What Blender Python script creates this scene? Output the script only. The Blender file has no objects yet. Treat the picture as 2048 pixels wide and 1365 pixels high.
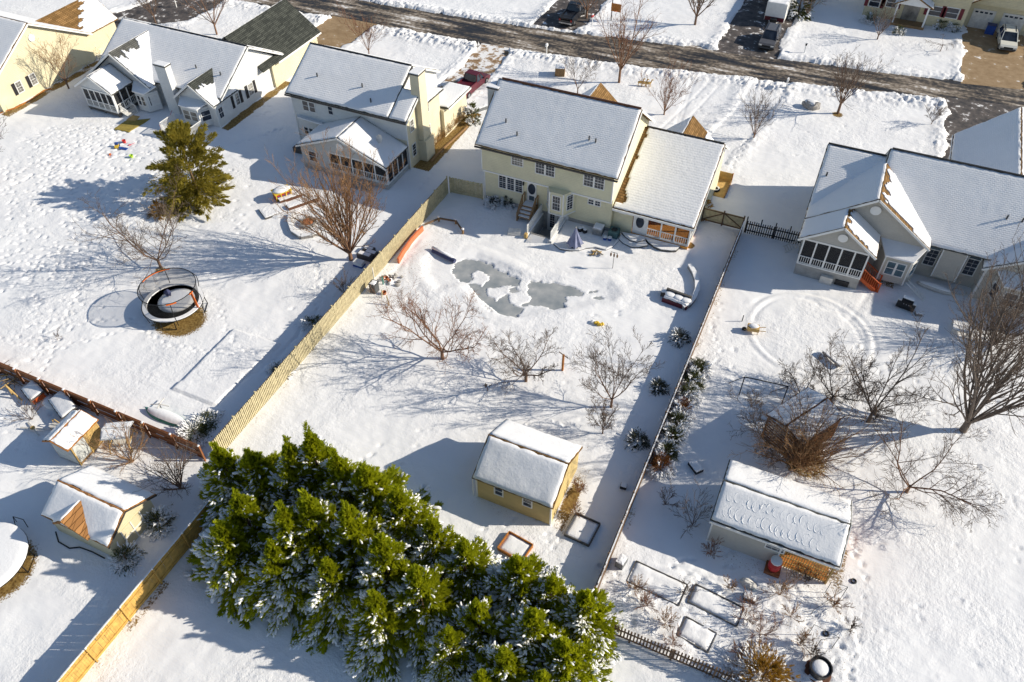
import bpy, math, random
import numpy as np
from mathutils import Vector, Matrix
random.seed(7); np.random.seed(7)
R = math.radians
C = bpy.context.scene.collection
scene = bpy.context.scene

# ---------------------------------------------------------------- camera, sky, sun, exposure
CAM_H, FPX, PITCH, ROLL, YAW = 44.0, 1575.0, R(45.8), R(-0.15), R(24.46)
cd = bpy.data.cameras.new('camera'); cam = bpy.data.objects.new('camera', cd); C.objects.link(cam)
cd.sensor_width = 36.0; cd.lens = FPX / 2048 * 36.0; cd.clip_end = 6000; cd.clip_start = 0.5
cam.location = (0, 0, CAM_H)
cam.matrix_world = Matrix.Translation((0, 0, CAM_H)) @ Matrix.Rotation(YAW, 4, 'Z') @ Matrix.Rotation(math.pi/2 - PITCH, 4, 'X') @ Matrix.Rotation(ROLL, 4, 'Z')
scene.camera = cam
SUN_AZ, SUN_EL = R(23.5), R(27.0)            # direction towards the sun: angle from +X, elevation
world = bpy.data.worlds.new('World'); scene.world = world; world.use_nodes = True
wn = world.node_tree.nodes; wl = world.node_tree.links
sky = wn.new('ShaderNodeTexSky'); sky.sky_type = 'NISHITA'; sky.sun_disc = False
sky.sun_elevation = SUN_EL; sky.sun_rotation = math.pi/2 - SUN_AZ
sky.air_density = 1.0; sky.dust_density = 0.4; sky.ozone_density = 1.6
bg = wn['Background']; bg.inputs[1].default_value = 0.10
wl.new(sky.outputs[0], bg.inputs[0])
sd = bpy.data.lights.new('sun', 'SUN'); sun = bpy.data.objects.new('sun', sd); C.objects.link(sun)
sd.energy = 5.0; sd.angle = R(0.5); sd.color = (1.0, 0.915, 0.77)
sun.rotation_euler = Vector((-math.cos(SUN_EL)*math.cos(SUN_AZ), -math.cos(SUN_EL)*math.sin(SUN_AZ), -math.sin(SUN_EL))).to_track_quat('-Z', 'Y').to_euler()
sun.location = (60, 60, 60)
scene.view_settings.view_transform = 'Standard'; scene.view_settings.look = 'None'
scene.view_settings.gamma = 1.0; scene.view_settings.exposure = 0.18
scene.render.engine = 'CYCLES'; scene.cycles.max_bounces = 6; scene.cycles.transparent_max_bounces = 12

# ---------------------------------------------------------------- pixel -> place
_cp, _sp = math.cos(PITCH), math.sin(PITCH)
_M = np.array(cam.matrix_world.to_3x3())
_r, _u, _f = _M[:, 0], _M[:, 1], -_M[:, 2]
def _ray(px, py): return _f*FPX + _r*(px-1024) - _u*(py-682.5)
def G(px, py, z=0.0):
    d = _ray(px, py); t = (z-CAM_H)/d[2]
    return Vector((d[0]*t, d[1]*t, z))
def AY(px, py, Y):
    d = _ray(px, py); t = Y/d[1]; return Vector((d[0]*t, Y, CAM_H+d[2]*t))
def AX(px, py, X):
    d = _ray(px, py); t = X/d[0]; return Vector((X, d[1]*t, CAM_H+d[2]*t))

# ---------------------------------------------------------------- materials
MATS = {}
def _new(name):
    m = bpy.data.materials.new(name); m.use_nodes = True
    nt = m.node_tree; b = nt.nodes['Principled BSDF']
    MATS[name] = m
    return m, nt, b
def N(nt, t, **kw):
    n = nt.nodes.new(t)
    for k, v in kw.items(): setattr(n, k, v)
    return n
def ramp(nt, fac, stops):
    r = N(nt, 'ShaderNodeValToRGB'); e = r.color_ramp.elements
    while len(e) < len(stops): e.new(0.5)
    for i, (p, c) in enumerate(stops): e[i].position = p; e[i].color = (*c, 1)
    nt.links.new(fac, r.inputs[0]); return r.outputs[0]
def math_(nt, op, a, b=None, c=None):
    n = N(nt, 'ShaderNodeMath', operation=op)
    for i, v in enumerate((a, b, c)):
        if v is None: continue
        if isinstance(v, (int, float)): n.inputs[i].default_value = v
        else: nt.links.new(v, n.inputs[i])
    return n.outputs[0]
def pos(nt): return N(nt, 'ShaderNodeNewGeometry').outputs['Position']
def noise(nt, scale, detail=3, vec=None, rough=.55):
    n = N(nt, 'ShaderNodeTexNoise'); n.inputs['Scale'].default_value = scale; n.inputs['Detail'].default_value = detail
    n.inputs['Roughness'].default_value = rough
    nt.links.new(vec if vec is not None else pos(nt), n.inputs['Vector']); return n.outputs['Fac']
def bump(nt, b, h, strength, dist, prev=None):
    n = N(nt, 'ShaderNodeBump'); n.inputs['Strength'].default_value = strength; n.inputs['Distance'].default_value = dist
    nt.links.new(h, n.inputs['Height'])
    if prev is not None: nt.links.new(prev, n.inputs['Normal'])
    nt.links.new(n.outputs[0], b.inputs['Normal']); return n.outputs[0]
def sc(c, k): return tuple(min(1, x*k) for x in c)
def mat(name, col, rough=.7, var=.18, scale=3.0, bs=.25, bd=.01, metal=0, spec=.4):
    m, nt, b = _new(name)
    f = noise(nt, scale, 4)
    nt.links.new(ramp(nt, f, [(.3, sc(col, 1-var)), (.7, sc(col, 1+var))]), b.inputs['Base Color'])
    b.inputs['Roughness'].default_value = rough; b.inputs['Metallic'].default_value = metal
    b.inputs['Specular IOR Level'].default_value = spec
    if bs: bump(nt, b, noise(nt, scale*8, 3), bs, bd)
    return m
def siding(name, col, lap=.17):
    m, nt, b = _new(name)
    p = pos(nt); s = N(nt, 'ShaderNodeSeparateXYZ'); nt.links.new(p, s.inputs[0])
    fr = math_(nt, 'FRACT', math_(nt, 'DIVIDE', s.outputs[2], lap))
    f = noise(nt, .6, 5); f2 = noise(nt, 5, 3)
    mix = math_(nt, 'ADD', math_(nt, 'MULTIPLY', f, .7), math_(nt, 'MULTIPLY', f2, .3))
    nt.links.new(ramp(nt, mix, [(.3, sc(col, .88)), (.7, sc(col, 1.08))]), b.inputs['Base Color'])
    b.inputs['Roughness'].default_value = .55; b.inputs['Specular IOR Level'].default_value = .3
    bump(nt, b, math_(nt, 'SUBTRACT', 1.0, fr), 1.0, .035); return m
def shingle(name, col, col2=None, bs=.8, row=.11, snow=None):
    m, nt, b = _new(name)
    s = N(nt, 'ShaderNodeSeparateXYZ'); nt.links.new(pos(nt), s.inputs[0])
    c = N(nt, 'ShaderNodeCombineXYZ')
    nt.links.new(math_(nt, 'ADD', s.outputs[0], math_(nt, 'MULTIPLY', s.outputs[1], .37)), c.inputs[0]); nt.links.new(s.outputs[2], c.inputs[1])
    br = N(nt, 'ShaderNodeTexBrick'); br.inputs['Scale'].default_value = 1.0
    br.inputs['Brick Width'].default_value = .32; br.inputs['Row Height'].default_value = row
    br.inputs['Mortar Size'].default_value = .016; br.inputs['Mortar Smooth'].default_value = .6
    br.inputs['Color1'].default_value = (*sc(col, .75), 1); br.inputs['Color2'].default_value = (*sc(col2 or col, 1.2), 1); br.inputs['Mortar'].default_value = (*sc(col, .45), 1)
    nt.links.new(c.outputs[0], br.inputs['Vector'])
    b.inputs['Roughness'].default_value = .9; b.inputs['Specular IOR Level'].default_value = .15
    nt.links.new(br.outputs['Color'], b.inputs['Base Color'])
    bump(nt, b, math_(nt, 'SUBTRACT', 1.0, br.outputs['Fac']), bs, .03); return m
def snowmat(name, col=(.88, .88, .89), roof=False, bs=.5):
    m, nt, b = _new(name)
    f = noise(nt, .35, 4)
    nt.links.new(ramp(nt, f, [(.3, sc(col, .96)), (.7, sc(col, 1.02))]), b.inputs['Base Color'])
    b.inputs['Roughness'].default_value = .62; b.inputs['Specular IOR Level'].default_value = .25
    n1 = bump(nt, b, noise(nt, 5, 5, rough=.65), bs, .05)
    if roof:
        s = N(nt, 'ShaderNodeSeparateXYZ'); nt.links.new(pos(nt), s.inputs[0])
        c = N(nt, 'ShaderNodeCombineXYZ')
        nt.links.new(math_(nt, 'ADD', s.outputs[0], math_(nt, 'MULTIPLY', s.outputs[1], .37)), c.inputs[0]); nt.links.new(s.outputs[2], c.inputs[1])
        br = N(nt, 'ShaderNodeTexBrick'); br.inputs['Scale'].default_value = 1.0; br.inputs['Brick Width'].default_value = .30
        br.inputs['Row Height'].default_value = .105; br.inputs['Mortar Size'].default_value = .026; br.inputs['Mortar Smooth'].default_value = 1.0
        nt.links.new(c.outputs[0], br.inputs['Vector'])
        patch = math_(nt, 'MULTIPLY', math_(nt, 'SUBTRACT', 1.0, br.outputs['Fac']), noise(nt, .5, 3))
        bump(nt, b, patch, .6, .03, n1)
    return m

snowmat('snow'); snowmat('roof_snow', roof=True, bs=.3)
# ground: snow, and where it has gone, winter grass
m, nt, b = _new('snow_ground')
at = N(nt, 'ShaderNodeAttribute', attribute_name='bare')
gz = noise(nt, 9, 5, rough=.7)
thr = math_(nt, 'ADD', at.outputs['Fac'], math_(nt, 'MULTIPLY', math_(nt, 'SUBTRACT', gz, .5), .9))
msk = ramp(nt, thr, [(.46, (0, 0, 0)), (.56, (1, 1, 1))])
at2 = N(nt, 'ShaderNodeAttribute', attribute_name='litter')
spk = math_(nt, 'MULTIPLY', ramp(nt, noise(nt, 13, 3, rough=.6), [(.60, (0, 0, 0)), (.66, (1, 1, 1))]), at2.outputs['Fac'])
sn = ramp(nt, noise(nt, .3, 4), [(.3, (.84, .84, .855)), (.7, (.90, .90, .905))])
gr = ramp(nt, noise(nt, 6, 5), [(.3, (.10, .055, .02)), (.5, (.24, .15, .045)), (.72, (.32, .23, .09))])
mx = N(nt, 'ShaderNodeMixRGB'); nt.links.new(math_(nt, 'MAXIMUM', msk, spk), mx.inputs[0]); nt.links.new(sn, mx.inputs[1]); nt.links.new(gr, mx.inputs[2])
nt.links.new(mx.outputs[0], b.inputs['Base Color']); b.inputs['Roughness'].default_value = .65; b.inputs['Specular IOR Level'].default_value = .22
rgh = ramp(nt, noise(nt, .16, 3), [(.38, (.15,)*3), (.62, (1,)*3)])
n1 = bump(nt, b, math_(nt, 'MULTIPLY', noise(nt, 2.6, 6, rough=.62), rgh), .8, .11)
n1 = bump(nt, b, math_(nt, 'MULTIPLY', noise(nt, 11, 3), rgh), .45, .04, n1)
mw = N(nt, 'ShaderNodeMapping'); mw.inputs['Rotation'].default_value = (0, 0, R(35)); mw.inputs['Scale'].default_value = (.25, 1.0, 1); nt.links.new(pos(nt), mw.inputs[0])
bump(nt, b, noise(nt, 1.1, 4, mw.outputs[0]), .4, .10, n1)
# asphalt with packed snow and wet streaks along the road
m, nt, b = _new('asphalt')
mp = N(nt, 'ShaderNodeMapping'); mp.inputs['Rotation'].default_value = (0, 0, R(-7)); mp.inputs['Scale'].default_value = (.12, .75, 1); nt.links.new(pos(nt), mp.inputs[0])
st = noise(nt, 1.0, 6, mp.outputs[0], .62); fine = noise(nt, 2.2, 5)
k = math_(nt, 'ADD', math_(nt, 'MULTIPLY', st, .75), math_(nt, 'MULTIPLY', fine, .25))
nt.links.new(ramp(nt, k, [(.40, (.016, .015, .016)), (.48, (.06, .05, .042)), (.53, (.20, .16, .12)), (.58, (.36, .31, .26)), (.63, (.78, .76, .74))]), b.inputs['Base Color'])
nt.links.new(ramp(nt, k, [(.42, (.45,)*3), (.5, (.8,)*3)]), b.inputs['Roughness']); bump(nt, b, fine, .4, .05)
def drive(name, c1, c2, lo=.56):
    m, nt, b = _new(name); f = noise(nt, .9, 6, rough=.6); g_ = noise(nt, 3, 4)
    nt.links.new(ramp(nt, math_(nt, 'ADD', math_(nt, 'MULTIPLY', f, .8), math_(nt, 'MULTIPLY', g_, .2)), [(.38, c1), (lo-.03, c2), (lo+.03, (.84, .83, .82))]), b.inputs['Base Color'])
    b.inputs['Roughness'].default_value = .8; bump(nt, b, g_, .4, .04)
drive('drive_tan', (.26, .17, .085), (.36, .25, .14), .64)
drive('drive_dark', (.035, .033, .035), (.12, .10, .09), .60)
drive('drive_snowy', (.22, .13, .06), (.34, .22, .12), .50)
# ice
m, nt, b = _new('ice'); f = noise(nt, .8, 5)
nt.links.new(ramp(nt, f, [(.3, (.25, .28, .30)), (.5, (.34, .36, .37)), (.62, (.42, .43, .43)), (.75, (.6, .6, .6))]), b.inputs['Base Color'])
b.inputs['Roughness'].default_value = .22; bump(nt, b, noise(nt, 7, 3), .2, .02)
# glass
def glass(name, col, rough=.06):
    m, nt, b = _new(name); f = noise(nt, .9, 3)
    nt.links.new(ramp(nt, f, [(.35, sc(col, .5)), (.65, sc(col, 1.4))]), b.inputs['Base Color'])
    b.inputs['Roughness'].default_value = rough; b.inputs['Specular IOR Level'].default_value = .5
glass('glass', (.028, .036, .052)); glass('glass_blue', (.10, .16, .20)); glass('glass_curtain', (.22, .21, .19), .15)
m, nt, b = _new('screen'); b.inputs['Base Color'].default_value = (.025, .026, .03, 1); b.inputs['Roughness'].default_value = .8
tr = N(nt, 'ShaderNodeBsdfTransparent'); mx = N(nt, 'ShaderNodeMixShader'); mx.inputs[0].default_value = .72
nt.links.new(tr.outputs[0], mx.inputs[1]); nt.links.new(b.outputs[0], mx.inputs[2]); nt.links.new(mx.outputs[0], nt.nodes['Material Output'].inputs[0])
m, nt, b = _new('net'); b.inputs['Base Color'].default_value = (.02, .02, .022, 1); b.inputs['Roughness'].default_value = .9
tr = N(nt, 'ShaderNodeBsdfTransparent'); mx = N(nt, 'ShaderNodeMixShader'); mx.inputs[0].default_value = .40
nt.links.new(tr.outputs[0], mx.inputs[1]); nt.links.new(b.outputs[0], mx.inputs[2]); nt.links.new(mx.outputs[0], nt.nodes['Material Output'].inputs[0])

siding('siding_sage', (.76, .71, .50)); siding('siding_cream', (.70, .63, .43)); siding('siding_grey', (.58, .58, .56)); siding('siding_white', (.74, .74, .72))
siding('siding_pale', (.72, .65, .47)); siding('siding_beige', (.55, .52, .46)); siding('siding_yellow', (.62, .47, .21)); siding('siding_tan', (.60, .56, .49), .14); siding('siding_straw', (.66, .58, .38))
shingle('shingle_brown', (.22, .125, .045), (.26, .15, .06)); shingle('shingle_dark', (.05, .055, .05), (.07, .075, .065)); shingle('shingle_grey', (.12, .12, .11)); shingle('shingle_rust', (.36, .17, .06), (.42, .21, .08), row=.17)
mat('white', (.78, .78, .76), .5, .05); mat('white_dirty', (.62, .60, .56), .6, .15); mat('trim_brown', (.13, .055, .03), .7)
mat('gutter', (.06, .055, .05), .6); mat('concrete', (.38, .37, .35), .9, .2, 2); mat('block', (.42, .43, .42), .9, .2, 2)
mat('fence_wood', (.54, .47, .29), .85, .2, 4); mat('fence_brown', (.27, .105, .04), .8, .25, 3); mat('fence_gold', (.55, .34, .09), .85, .25, 3)
mat('fence_dark', (.16, .10, .06), .85, .3, 3); mat('fence_black', (.025, .023, .025), .8); mat('deck_wood', (.28, .17, .08), .85, .25, 5); mat('deck_grey', (.10, .095, .09), .85, .25, 5)
mat('wood_amber', (.62, .27, .055), .7, .2, 6); mat('wood_new', (.50, .33, .12), .8, .2, 5); mat('wood_orange', (.42, .16, .03), .7, .25, 6); mat('wood_red', (.55, .10, .02), .6, .2, 4); mat('orange_clay', (.62, .17, .07), .7, .12)
mat('bark', (.17, .105, .07), .9, .3, 6, .5, .03); mat('bark_grey', (.16, .125, .10), .9, .3, 6, .5, .03); mat('bark_red', (.22, .12, .07), .9, .3, 6); mat('twig', (.145, .105, .08), .9, .3, 3, 0); mat('twig_red', (.24, .12, .07), .9, .3, 3, 0); mat('twig_tan', (.30, .17, .08), .9, .3, 3, 0)
mat('grass_dry', (.38, .23, .09), .9, .35, 2, 0); mat('leaf_dark', (.05, .055, .035), .8, .3, 4, 0); mat('leaf_rust', (.30, .12, .03), .9, .3, 3, 0)
mat('black', (.015, .015, .017), .5, .1); mat('black_metal', (.02, .02, .022), .4, .1, metal=.6); mat('steel', (.45, .46, .48), .35, .1, metal=.9); mat('grey_plastic', (.17, .18, .19), .6); mat('dark_grey', (.07, .075, .08), .6)
mat('ac_grey', (.36, .38, .39), .6); mat('ac_green', (.08, .16, .16), .5); mat('navy', (.055, .065, .14), .8, .2); mat('navy_pale', (.22, .24, .36), .8, .2); mat('blue', (.02, .07, .30), .4); mat('teal', (.05, .25, .20), .6)
mat('red', (.55, .03, .03), .45); mat('maroon', (.10, .012, .022), .35); mat('maroon_shutter', (.14, .012, .022), .5); mat('yellow', (.72, .48, .04), .5); mat('lime', (.42, .65, .04), .5); mat('orange', (.75, .16, .02), .5); mat('pink', (.7, .2, .25), .5)
mat('paint_white', (.72, .70, .62), .25, .04, bs=0); mat('paint_black', (.02, .022, .028), .2, .1, bs=0); mat('paint_grey', (.10, .10, .11), .25, .1, bs=0); mat('tyre', (.02, .02, .02), .85); mat('rim', (.4, .4, .42), .35, metal=.8); mat('lamp_red', (.4, .02, .02), .3); mat('lamp_white', (.75, .75, .72), .2)
mat('stone', (.34, .32, .30), .9, .3, 3); mat('terracotta', (.42, .15, .06), .8); mat('straw_mat', (.30, .23, .05), .9, .25, 3); mat('mat_tan', (.55, .36, .13), .9, .2, 3); mat('tarp', (.50, .52, .54), .6); mat('plexi', (.55, .57, .55), .35)

# foliage: two-sided thin fronds
def foliage(name, c1, c2):
    m, nt, b = _new(name); f = noise(nt, 1.1, 4)
    nt.links.new(ramp(nt, f, [(.3, c1), (.7, c2)]), b.inputs['Base Color']); b.inputs['Roughness'].default_value = .75; b.inputs['Specular IOR Level'].default_value = .2
    tl = N(nt, 'ShaderNodeBsdfTranslucent'); tl.inputs[0].default_value = (*sc(c2, 1.5), 1)
    mx = N(nt, 'ShaderNodeMixShader'); mx.inputs[0].default_value = .45
    nt.links.new(b.outputs[0], mx.inputs[1]); nt.links.new(tl.outputs[0], mx.inputs[2]); nt.links.new(mx.outputs[0], nt.nodes['Material Output'].inputs[0])
foliage('cypress', (.14, .175, .006), (.38, .40, .012)); foliage('pine', (.14, .13, .022), (.34, .28, .045)); foliage('shrub_green', (.045, .06, .02), (.11, .12, .04)); foliage('shrub_gold', (.16, .08, .015), (.36, .21, .03))
# ---------------------------------------------------------------- mesh helpers
def root_of(o):
    while o.parent is not None: o = o.parent
    return o
def tag(o, label, cat, group=None):
    o['label'] = label; o['category'] = cat
    if group: o['group'] = group
    return o
def thing(name, label, cat, loc=(0, 0, 0), rotz=0, group=None):
    o = bpy.data.objects.new(name, None); C.objects.link(o)
    o.location = loc; o.rotation_euler = (0, 0, rotz); o.empty_display_size = .3
    return tag(o, label, cat, group)
class MB:
    def __init__(s): s.V = []; s.F = []
    def add(s, vs, fs):
        n = len(s.V); s.V += [tuple(v) for v in vs]; s.F += [tuple(i+n for i in f) for f in fs]; return s
    def box(s, x0, x1, y0, y1, z0, z1):
        return s.add([(x0,y0,z0),(x1,y0,z0),(x1,y1,z0),(x0,y1,z0),(x0,y0,z1),(x1,y0,z1),(x1,y1,z1),(x0,y1,z1)],
                     [(0,3,2,1),(4,5,6,7),(0,1,5,4),(1,2,6,5),(2,3,7,6),(3,0,4,7)])
    def obox(s, c, size, rz=0, tilt=0):
        m = Matrix.Translation(c) @ Matrix.Rotation(rz, 4, 'Z') @ Matrix.Rotation(tilt, 4, 'Y')
        a, b_, d = size[0]/2, size[1]/2, size[2]/2
        vs = [m @ Vector((x*a, y*b_, z*d)) for z in (-1,1) for x, y in ((-1,-1),(1,-1),(1,1),(-1,1))]
        return s.add(vs, [(0,3,2,1),(4,5,6,7),(0,1,5,4),(1,2,6,5),(2,3,7,6),(3,0,4,7)])
    def beam(s, p, q, w, h):
        p, q = Vector(p), Vector(q); d = (q-p); L = d.length; d.normalize()
        side = d.cross(Vector((0,0,1)))
        side = side.normalized() if side.length > 1e-4 else Vector((1,0,0))
        up = side.cross(d).normalized()
        vs = [o + side*a*w/2 + up*b_*h/2 for o in (p, q) for a, b_ in ((-1,-1),(1,-1),(1,1),(-1,1))]
        return s.add(vs, [(0,3,2,1),(4,5,6,7),(0,1,5,4),(1,2,6,5),(2,3,7,6),(3,0,4,7)])
    def prism(s, poly, off):
        n = len(poly); off = Vector(off)
        a = [Vector(p) for p in poly]
        nrm = Vector((0,0,0))
        for i in range(n): nrm += a[i].cross(a[(i+1) % n])
        if nrm.dot(off) > 0: a.reverse()
        return s.add(a + [p+off for p in a], [tuple(range(n)), tuple(range(2*n-1, n-1, -1))] + [((i+1) % n, i, i+n, (i+1) % n+n) for i in range(n)])
    def px(s, prof, x0, x1): return s.prism([(x0, y, z) for y, z in prof], (x1-x0, 0, 0))
    def py(s, prof, y0, y1): return s.prism([(x, y0, z) for x, z in prof], (0, y1-y0, 0))
    def pz(s, poly, z0, z1): return s.prism([(x, y, z0) for x, y in poly], (0, 0, z1-z0))
    def tube(s, p, q, r0, r1=None, n=6, cap=True):
        r1 = r0 if r1 is None else r1
        p, q = Vector(p), Vector(q); d = (q-p).normalized()
        a = d.orthogonal().normalized(); b_ = d.cross(a)
        vs = []
        for o, r in ((p, r0), (q, r1)):
            for i in range(n):
                t = 2*math.pi*i/n; vs.append(o + a*math.cos(t)*r + b_*math.sin(t)*r)
        fs = [(i, (i+1) % n, (i+1) % n+n, i+n) for i in range(n)]
        if cap: fs += [tuple(range(n-1, -1, -1)), tuple(range(n, 2*n))]
        return s.add(vs, fs)
    def path(s, pts, r, n=6):
        for a, b_ in zip(pts[:-1], pts[1:]): s.tube(a, b_, r, r, n)
        return s
    def lathe(s, c, prof, n=20):
        c = Vector(c); vs = []
        for r, z in prof:
            for i in range(n):
                t = 2*math.pi*i/n; vs.append(c + Vector((r*math.cos(t), r*math.sin(t), z)))
        fs = []
        for k in range(len(prof)-1):
            for i in range(n): fs.append((k*n+i, k*n+(i+1) % n, (k+1)*n+(i+1) % n, (k+1)*n+i))
        fs += [tuple(range(n-1, -1, -1)), tuple(range((len(prof)-1)*n, len(prof)*n))]
        return s.add(vs, fs)
    def blob(s, c, r, n=8, m=5, jit=.15, rnd=random):
        c = Vector(c); rx, ry, rz = r if isinstance(r, (tuple, list)) else (r, r, r)
        vs = [c + Vector((0, 0, -rz))]
        for k in range(1, m):
            ph = math.pi*k/m
            for i in range(n):
                t = 2*math.pi*i/n; j = 1+rnd.uniform(-jit, jit)
                vs.append(c + Vector((rx*math.sin(ph)*math.cos(t)*j, ry*math.sin(ph)*math.sin(t)*j, -rz*math.cos(ph)*j)))
        vs.append(c + Vector((0, 0, rz))); fs = []
        for i in range(n): fs.append((0, 1+(i+1) % n, 1+i))
        for k in range(m-2):
            for i in range(n):
                a = 1+k*n+i; b_ = 1+k*n+(i+1) % n; fs.append((a, b_, b_+n, a+n))
        L = len(vs)-1; o = 1+(m-2)*n
        for i in range(n): fs.append((o+i, o+(i+1) % n, L))
        return s.add(vs, fs)
    def mesh(s, name, mat_, off=(0, 0, 0), smooth=False):
        me = bpy.data.meshes.new(name)
        ox, oy, oz = off
        me.from_pydata([(x-ox, y-oy, z-oz) for x, y, z in s.V], [], s.F)
        me.materials.append(MATS[mat_] if isinstance(mat_, str) else mat_)
        if smooth: me.polygons.foreach_set('use_smooth', [True]*len(me.polygons))
        return me
    def part(s, name, mat_, parent, local=False, smooth=False):
        off = (0, 0, 0) if local else tuple(root_of(parent).location)
        o = bpy.data.objects.new(name, s.mesh(name, mat_, off, smooth)); C.objects.link(o); o.parent = parent
        return o
    def top(s, name, mat_, label, cat, group=None, loc=None, smooth=False):
        if loc is None:
            xs = [v[0] for v in s.V]; ys = [v[1] for v in s.V]; zs = [v[2] for v in s.V]
            loc = ((min(xs)+max(xs))/2, (min(ys)+max(ys))/2, min(zs))
        o = bpy.data.objects.new(name, s.mesh(name, mat_, loc, smooth)); C.objects.link(o); o.location = loc
        return tag(o, label, cat, group)
    def struct(s, name, mat_, kind='structure'):
        o = bpy.data.objects.new(name, s.mesh(name, mat_)); C.objects.link(o); o['kind'] = kind; return o
def dup(src, parent, loc):
    c = src.copy(); C.objects.link(c); c.parent = parent; c.location = loc; return c

# value noise on arrays
_L = np.random.RandomState(3).rand(256, 256)
def vn(X, Y, s, seed=0):
    x = X/s + seed*17.3; y = Y/s + seed*5.9
    xi = np.floor(x).astype(int); yi = np.floor(y).astype(int); fx = x-xi; fy = y-yi
    fx = fx*fx*(3-2*fx); fy = fy*fy*(3-2*fy)
    g = lambda i, j: _L[i % 256, j % 256]
    return (g(xi, yi)*(1-fx)+g(xi+1, yi)*fx)*(1-fy) + (g(xi, yi+1)*(1-fx)+g(xi+1, yi+1)*fx)*fy
def inpoly(X, Y, poly):
    r = np.zeros(X.shape, bool); n = len(poly)
    for i in range(n):
        x0, y0 = poly[i][0], poly[i][1]; x1, y1 = poly[(i+1) % n][0], poly[(i+1) % n][1]
        if y0 == y1: continue
        r ^= ((y0 > Y) != (y1 > Y)) & (X < (x1-x0)*(Y-y0)/(y1-y0)+x0)
    return r

# snow lying on a sloping quad a,b (lower edge) c,d (upper edge: c above b, d above a)
def snow_quad(a, b_, c, d, th=.08, res=.28, keep=None, jit=.05, rnd=random, inset=.04):
    a, b_, c, d = map(Vector, (a, b_, c, d))
    nrm = (b_-a).cross(d-a).normalized()
    if nrm.z < 0: nrm = -nrm
    nu = max(2, int((b_-a).length/res)); nv = max(2, int((d-a).length/res))
    mb = MB(); idx = {}
    def vert(i, j, top):
        k = (i, j, top)
        if k not in idx:
            u, v = i/nu, j/nv
            if i in (0, nu): u += (inset+abs(rnd.gauss(0, jit)))/max(.1, (b_-a).length)*(1 if i == 0 else -1)
            if j in (0, nv): v += (inset+abs(rnd.gauss(0, jit)))/max(.1, (d-a).length)*(1 if j == 0 else -1)
            p = (a*(1-u)+b_*u)*(1-v) + (d*(1-u)+c*u)*v
            t = th*(.75+.5*_L[(i*3+int(a.x*7)) % 256, (j*5) % 256]*.6) if top else .004
            if top and (i in (0, nu) or j in (0, nv)): t *= .6
            idx[k] = len(mb.V); mb.V.append(tuple(p + nrm*t))
        return idx[k]
    cells = {(i, j) for i in range(nu) for j in range(nv) if keep is None or keep((i+.5)/nu, (j+.5)/nv)}
    flip = (b_-a).cross(d-a).z < 0
    def face(*f): mb.F.append(tuple(reversed(f)) if flip else f)
    for i, j in cells:
        face(vert(i,j,1), vert(i+1,j,1), vert(i+1,j+1,1), vert(i,j+1,1))
        for (di, dj, p, q) in ((0,-1,(i,j),(i+1,j)), (1,0,(i+1,j),(i+1,j+1)), (0,1,(i+1,j+1),(i,j+1)), (-1,0,(i,j+1),(i,j))):
            if (i+di, j+dj) not in cells: face(vert(*p,0), vert(*q,0), vert(*q,1), vert(*p,1))
    return mb
def slab(mb, a, b_, c, d, th=.12):
    a, b_, c, d = map(Vector, (a, b_, c, d)); n = (b_-a).cross(d-a).normalized()
    if n.z < 0: n = -n
    return mb.prism([a, b_, c, d], -n*th)
ROOF_SNOW = ['roof_snow', .08]
def roof_plane(parent, quad, mat_='shingle_brown', snow=True, keep=None, th=.12, snow_th=None, res=.28):
    'one roof slope as a part of its house, its snow as a sub-part'
    mb = MB(); slab(mb, *quad, th=th); o = mb.part('roof', mat_, parent)
    if snow:
        s = snow_quad(*quad, th=snow_th or ROOF_SNOW[1], res=res if keep is None else .15, keep=keep)
        if s.V:
            sn_ = s.part('snow', ROOF_SNOW[0], o, smooth=True)
            if keep is not None: sn_['kind'] = 'stuff'
    return o
def gable_x(parent, x0, x1, yf, ze, yr, zr, yb, zb=None, mat_='shingle_brown', snow=(1, 1), keepf=None, keepb=None):
    zb = ze if zb is None else zb
    f = roof_plane(parent, ((x0, yf, ze), (x1, yf, ze), (x1, yr, zr), (x0, yr, zr)), mat_, snow[0], keepf)
    b_ = roof_plane(parent, ((x1, yb, zb), (x0, yb, zb), (x0, yr, zr+.003), (x1, yr, zr+.003)), mat_, snow[1], keepb)
    return f, b_
def gable_y(parent, y0, y1, xl, ze, xr, zr, xh, zh=None, mat_='shingle_brown', snow=(1, 1), keepl=None, keepr=None):
    zh = ze if zh is None else zh
    l = roof_plane(parent, ((xl, y1, ze), (xl, y0, ze), (xr, y0, zr), (xr, y1, zr)), mat_, snow[0], keepl)
    r = roof_plane(parent, ((xh, y0, zh), (xh, y1, zh), (xr, y1, zr+.003), (xr, y0, zr+.003)), mat_, snow[1], keepr)
    return l, r
def ridge_cap(parent, p, q, mat_='trim_brown', r=.09):
    MB().tube(p, q, r, r, 6).part('ridge_cap', mat_, parent)

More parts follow.
